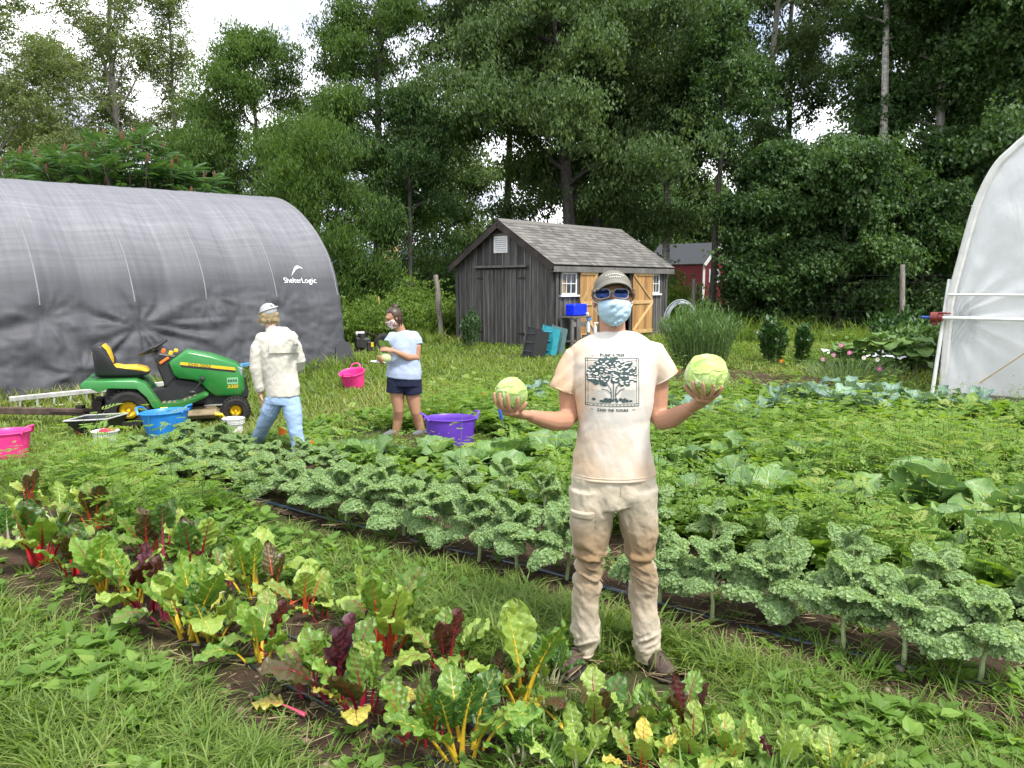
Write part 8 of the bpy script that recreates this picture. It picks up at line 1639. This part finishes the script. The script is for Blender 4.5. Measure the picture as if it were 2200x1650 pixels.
t = NT('blond_hair'); wv = t.n('ShaderNodeTexWave'); wv.wave_type = 'BANDS'; wv.bands_direction = 'DIAGONAL'; wv.inputs['Scale'].default_value = 30; wv.inputs['Distortion'].default_value = 6; wv.inputs['Detail'].default_value = 4; t.l(t.coord('Object', (3, 3, .8)), wv.inputs['Vector']); nz = t.noise(14, 4)
MBLOND = t.done(t.bsdf(t.mix(t.math('MULTIPLY', wv.outputs[0], .7), t.ramp(nz, [(.35, (.20, .125, .055)), (.6, (.50, .37, .19))]), (.62, .50, .30)), .5, .4, normal=t.bump(wv.outputs[0], .8, .01)))
s = MB(); rh = random.Random(5); s.ell(hd + [0, -.012, .0], (.080, .090, .075), 20, 14)
for k in range(30):
    a = -math.pi / 2 + (k % 15 - 7) * .30 + rh.uniform(-.08, .08); lv_ = k // 15; c_ = hd + np.array([math.cos(a) * .074, math.sin(a) * .082, -.012 - .038 * lv_ + rh.uniform(-.012, .01)]); s.ell(c_, (.026 + rh.uniform(0, .008), .026, .036), 10, 8)
hm_ = fuse(s, .006, 3, 'hair', MBLOND); wrinkle(hm_, lambda V: .02 * fbm(np.column_stack([V[:, 0] * 34, V[:, 1] * 34, V[:, 2] * 11]), 3, 6)); ho = obj('hair', hm_, wa); s = MB()
for k in range(70):
    a = -math.pi / 2 + rh.uniform(-2.1, 2.1); p0 = hd + np.array([math.cos(a) * .094, math.sin(a) * .10, -.035]); p1 = p0 + np.array([math.cos(a) * rh.uniform(-.012, .02), math.sin(a) * rh.uniform(-.012, .016), -rh.uniform(.035, .06)]); s.tube([p0, (p0 + p1) / 2 + np.array([math.cos(a), math.sin(a), 0]) * .01, p1], [.004, .004, .001], 4)
s.build('hair_ends', MBLOND, ho, smooth=True)
MHAT = cloth('pale_grey_cap', (.34, .35, .37), .08, .15); s = MB(); V, F = ellipsoid((0, 0, 0), (.088, .104, .085), 26, 14); V[:, 2] = np.maximum(V[:, 2], -.01); V = V @ rotm(.22, -.1, 0); s.add(V + hd + [0, .0, .035], F); ha = s.build('cap', MHAT, wa, smooth=True); s = MB(); br = []
for i in range(5):
    for j in range(13): u = j / 6 - 1; f = i / 4; br.append(hd + np.array([math.sin(u * 1.1) * .088 - .02 * f, math.cos(u * 1.1) * .10 * (1 + .6 * f * math.cos(u)), .035 - .05 * f - .02 * u * u]))
s.add(br, [np.array([[i * 13 + j, i * 13 + j + 1, i * 13 + 14 + j, i * 13 + 13 + j] for i in range(4) for j in range(12)])]); s.build('brim', MHAT, ha); s = MB(); s.tube([hd + np.array([math.cos(a) * .09, math.sin(a) * .106, .05 + .035 * math.cos(a)]) for a in np.linspace(-math.pi, .2, 20)], [[.004, .009]] * 20, 6); s.box(hd + [.055, -.055, .105], (.03, .02, .014), rotm(0, .5, .5), .004); s.build('white_band', MWHITE, ha); s = MB(); s.tube([hd + np.array([math.cos(a) * .062, math.sin(a) * .062, -.1 + .01 * math.cos(3 * a)]) for a in np.linspace(-math.pi, 0, 16)], [[.008, .02]] * 16, 6); s.build('mask_strap', MWHITE, wa)

# ---------------- woman trimming a lettuce
VY = 8.9; v0 = AT(875, 942, VY); v0[2] = 0
def Z(px, py, dy=0.0): return AT(px, py, VY + dy) - v0
wb_ = thing('person', 'person in light blue t-shirt and navy shorts trimming a small cabbage', 'person', v0); u2 = 9.0 / 1650
b = MB(); hd = Z(846, 682, -.02); FD = np.array([-.84, -.42, -.46]); FD /= np.linalg.norm(FD); SD = np.cross(FD, ZV); SD /= np.linalg.norm(SD); UD = np.cross(SD, FD); HA = np.array([SD, FD, UD])
def HP_(s_, f, u): return hd + SD * s_ + FD * f + UD * u
b.ell(HP_(0, -.008, .012), (.073, .092, .09), 16, 12, HA); b.ell(HP_(0, .03, -.045), (.056, .058, .07), 14, 10, HA); b.ell(HP_(0, .05, -.088), (.032, .03, .026), 12, 8, HA); b.tube([HP_(0, .085, .012), HP_(0, .102, -.015), HP_(0, .106, -.028), HP_(0, .085, -.036)], [.010, .011, .014, .010], 8); b.ell(HP_(0, .07, .03), (.05, .02, .025), 12, 8, HA)
for sg in (-1, 1): b.ell(HP_(sg * .073, -.005, -.01), (.01, .018, .029), 8, 6, HA); b.ell(HP_(sg * .04, .066, -.02), (.02, .014, .016), 8, 6, HA)
b.tube([Z(868, 728, .02), Z(862, 712, .02), hd - FD * .02 - UD * .05], [[.075, .065], [.055, .055], [.05, .052]], 12); b.tube([Z(868, 810), Z(868, 780), Z(866, 745), Z(866, 722)], [[.15, .11], [.15, .11], [.15, .1], [.1, .06]], 14, True, side=(1, 0, 0))
cab2 = Z(829, 769, -.20); lc2 = .062
b.tube([Z(888, 724, .02), Z(896, 745, -.01), Z(894, 768, -.03), Z(893, 772, -.05)], [.052, .05, .046, .044], 12); b.tube([Z(895, 768, -.03), Z(876, 768, -.13), Z(855, 758, -.19), Z(846, 754, -.205)], [.044, .043, .032, .026], 12); b.tube([Z(842, 726, -.04), Z(832, 748, -.07), Z(831, 772, -.10)], [.05, .045, .04], 12); b.tube([Z(831, 770, -.10), Z(825, 777, -.17), Z(822, 778, -.20)], [.04, .032, .027], 10)
hand_on(b, Z(846, 754, -.205), Z(836, 751, -.225), np.array([-.1, .8, -.5]), [(.026, (.1,), .35, .85), (.009, (.03,), .35, 1.0), (-.009, (-.03,), .35, .95), (-.026, (-.12,), .4, .8)], thumb=(-1, .4)); hand_on(b, Z(825, 777, -.17), Z(819, 776, -.245), np.array([.5, 0, .8]), [(.026, (.1,), .5, .85), (.009, (.03,), .55, 1.0), (-.009, (-.03,), .55, .95), (-.026, (-.12,), .6, .8)], thumb=(1, .5))
b.tube([Z(855, 815, .0), Z(853, 845, 0), Z(855, 865, -.01), Z(856, 882, -.02), Z(855, 900, .02), Z(852, 920, .02), Z(849, 940, .02)], [.095, .088, .074, .058, .058, .05, .036], 14); b.tube([Z(884, 815, .03), Z(887, 847, .03), Z(890, 868, .02), Z(893, 886, .01), Z(898, 903, .05), Z(903, 920, .06), Z(907, 941, .06)], [.095, .090, .076, .058, .060, .052, .036], 14); obj('body', fuse(b, .006, 5, 'body', MSKIN2), wb_)
MBT = cloth('pale_blue_tee', (.36, .42, .56), .07, .3); s = MB(); rows = [(712, 863, 12, .062), (718, 864, 24, .08), (727, 866, 33, .10), (745, 866, 34, .125), (765, 867, 33, .13), (785, 868, 35.5, .142), (800, 868, 38, .158), (812, 867, 38.5, .16)]
s.tube([Z(c, y) for y, c, h, d in rows], [[h * u2, d] for y, c, h, d in rows], 26, True, side=(1, 0, 0)); s.tube([Z(876, 722, .02), Z(888, 724, .02), Z(895, 733, .01), Z(897, 741, .0)], [.062, .073, .072, .066], 14); s.ell(Z(889, 722, .02), (.068, .07, .06)); s.tube([Z(852, 722, -.02), Z(842, 726, -.04), Z(836, 734, -.06), Z(834, 741, -.065)], [.06, .066, .066, .062], 14); s.ell(Z(843, 723, -.04), (.062, .062, .055))
ts = fuse(s, .008, 5, 't_shirt', MBT); wrinkle(ts, lambda V: fbm(np.column_stack([V[:, 0] * 6 + V[:, 2] * 4, V[:, 1] * 6, V[:, 2] * 5]), 4, 4) * .025 + .012 * fbm(V * 12, 3, 8)); obj('t_shirt', ts, wb_)
MSHRT = cloth('navy_cotton', (.016, .02, .045), .15, .2); s = MB(); s.tube([Z(868, 798), Z(868, 812), Z(868, 828)], [[.195, .14], [.20, .145], [.2, .14]], 24, True, side=(1, 0, 0)); s.tube([Z(852, 815, 0), Z(851, 842, 0)], [[.115, .13], [.115, .122]], 18, True, side=(1, 0, 0)); s.tube([Z(885, 815, .03), Z(887, 846, .03)], [[.115, .13], [.115, .122]], 18, True, side=(1, 0, 0)); ss = fuse(s, .008, 3, 'shorts', MSHRT); wrinkle(ss, lambda V: .02 * fbm(V * 9, 3, 8)); obj('shorts', ss, wb_)
MBRN = plain('dark_brown_hair', (.05, .028, .018), .45, .5, var=.5, scale=60); s = MB(); V, F = ellipsoid((0, 0, 0), (.083, .10, .098), 24, 16); fr_ = (V[:, 1] > .035) & (V[:, 2] < .055); V[fr_, 1] = .03; V[:, 2] = np.maximum(V[:, 2], -.06); s.add(V @ HA + HP_(0, -.012, .02), F); rh = random.Random(8)
for k in range(120): a = rh.uniform(.2, math.pi - .2) + math.pi; st2 = HP_(math.cos(a) * .078, math.sin(a) * .09 * .9 + .0, rh.uniform(-.05, .03)); e = st2 + np.array([rh.uniform(-.01, .02), rh.uniform(-.01, .02), -rh.uniform(.04, .09)]); s.tube([st2, (st2 + e) / 2 + [.004, .004, 0], e], [.008, .009, .003], 5)
s.ell(HP_(.0, -.07, .095), (.035, .032, .03), 12, 8)
for k in range(26): st2 = HP_(rh.uniform(-.02, .02), -.07, .10); d = np.array([rh.uniform(-1, 1), rh.uniform(-1, 1), rh.uniform(.1, 1.0)]); s.tube([st2, st2 + d * .03, st2 + d * .05 + [0, 0, -.008]], [.006, .004, .0015], 4)
s.build('hair', MBRN, wb_, smooth=True); s = MB()
for sg in (-1, 1): s.ell(HP_(sg * .029, .083, .0), (.012, .006, .006), 10, 8, HA)
s.build('eye', plain('dark_eye', (.03, .02, .015), .2), wb_, smooth=True)
t = NT('flowered_mask_cloth'); vo = t.n('ShaderNodeTexVoronoi'); vo.inputs['Scale'].default_value = 60; t.l(t.coord(), vo.inputs['Vector']); MFM = t.done(t.bsdf(t.ramp(vo.outputs['Distance'], [(.28, (.55, .05, .12)), (.42, (.72, .35, .4)), (.5, (.75, .72, .72))]), .9)); V = []; nu, nv = 21, 16
for i in range(nv):
    for j in range(nu): f = i / (nv - 1); u = j / (nu - 1) * 2 - 1; hw = .062 * (1 - .55 * f ** 2.2); V.append(HP_(u * hw * 1.05, .116 - .02 * f - .085 * abs(u) ** 2.2 - .012 * f * f, -.006 - .105 * f))
i, j = np.meshgrid(np.arange(nv - 1), np.arange(nu - 1), indexing='ij'); i = i.ravel(); j = j.ravel(); me = mesh_from('face_mask', V, [np.column_stack([i * nu + j, i * nu + j + 1, (i + 1) * nu + j + 1, (i + 1) * nu + j])], MFM); obj('face_mask', eval_mods(me, [('SOLIDIFY', dict(thickness=.003, offset=0))]), wb_)
t = thing('cabbage', 'small pale cabbage with one raised leaf in the blue shirted person\'s hands', 'cabbage', cab2 + v0); V, F = ellipsoid((0, 0, 0), (lc2, lc2, lc2 * 1.05), 20, 14); V = V * (1 + .16 * fbm(V * 22, 3, 2)[:, None]); obj('head', mesh_from('head', V, F, MHEAD), t)
o = obj('leaf', CL_O[0], t, (0, .0, .04), (.05, 0.0, math.pi - .4)); o.scale = (.19, .2, .2)
kn2 = thing('knife', 'white bladed knife held under the small cabbage being trimmed', 'knife', v0); m = MB(); a_ = Z(815, 777, -.26); b_ = Z(795, 774, -.30); m.prism([(0, 0), (np.linalg.norm(b_ - a_), .0), (np.linalg.norm(b_ - a_) * .85, .018), (0, .03)], a_ - [0, 0, .015], (b_ - a_) / np.linalg.norm(b_ - a_), ZV, (0, -1, 0), .002); m.build('blade', plain('pale_blade', (.7, .7, .7), .3), kn2); m = MB(); m.tube([a_, a_ + (a_ - b_) * .7], .011, 8); m.build('grip', MWHITE, kn2)
for sg, (x, y, d) in ((0, (846, 944, .0)), (1, (908, 944, .05))): s = MB(); q = Z(x, y, d); q[2] = .035; s.tube([q + [.03, .06, .015], q + [0, .01, .02], q + [-.06, -.05, .005], q + [-.11, -.09, -.005]], [[.034, .035], [.04, .045], [.042, .032], [.026, .02]], 10); s.build('shoe', plain('grey_shoe', (.12, .12, .13), .8), wb_, smooth=True)
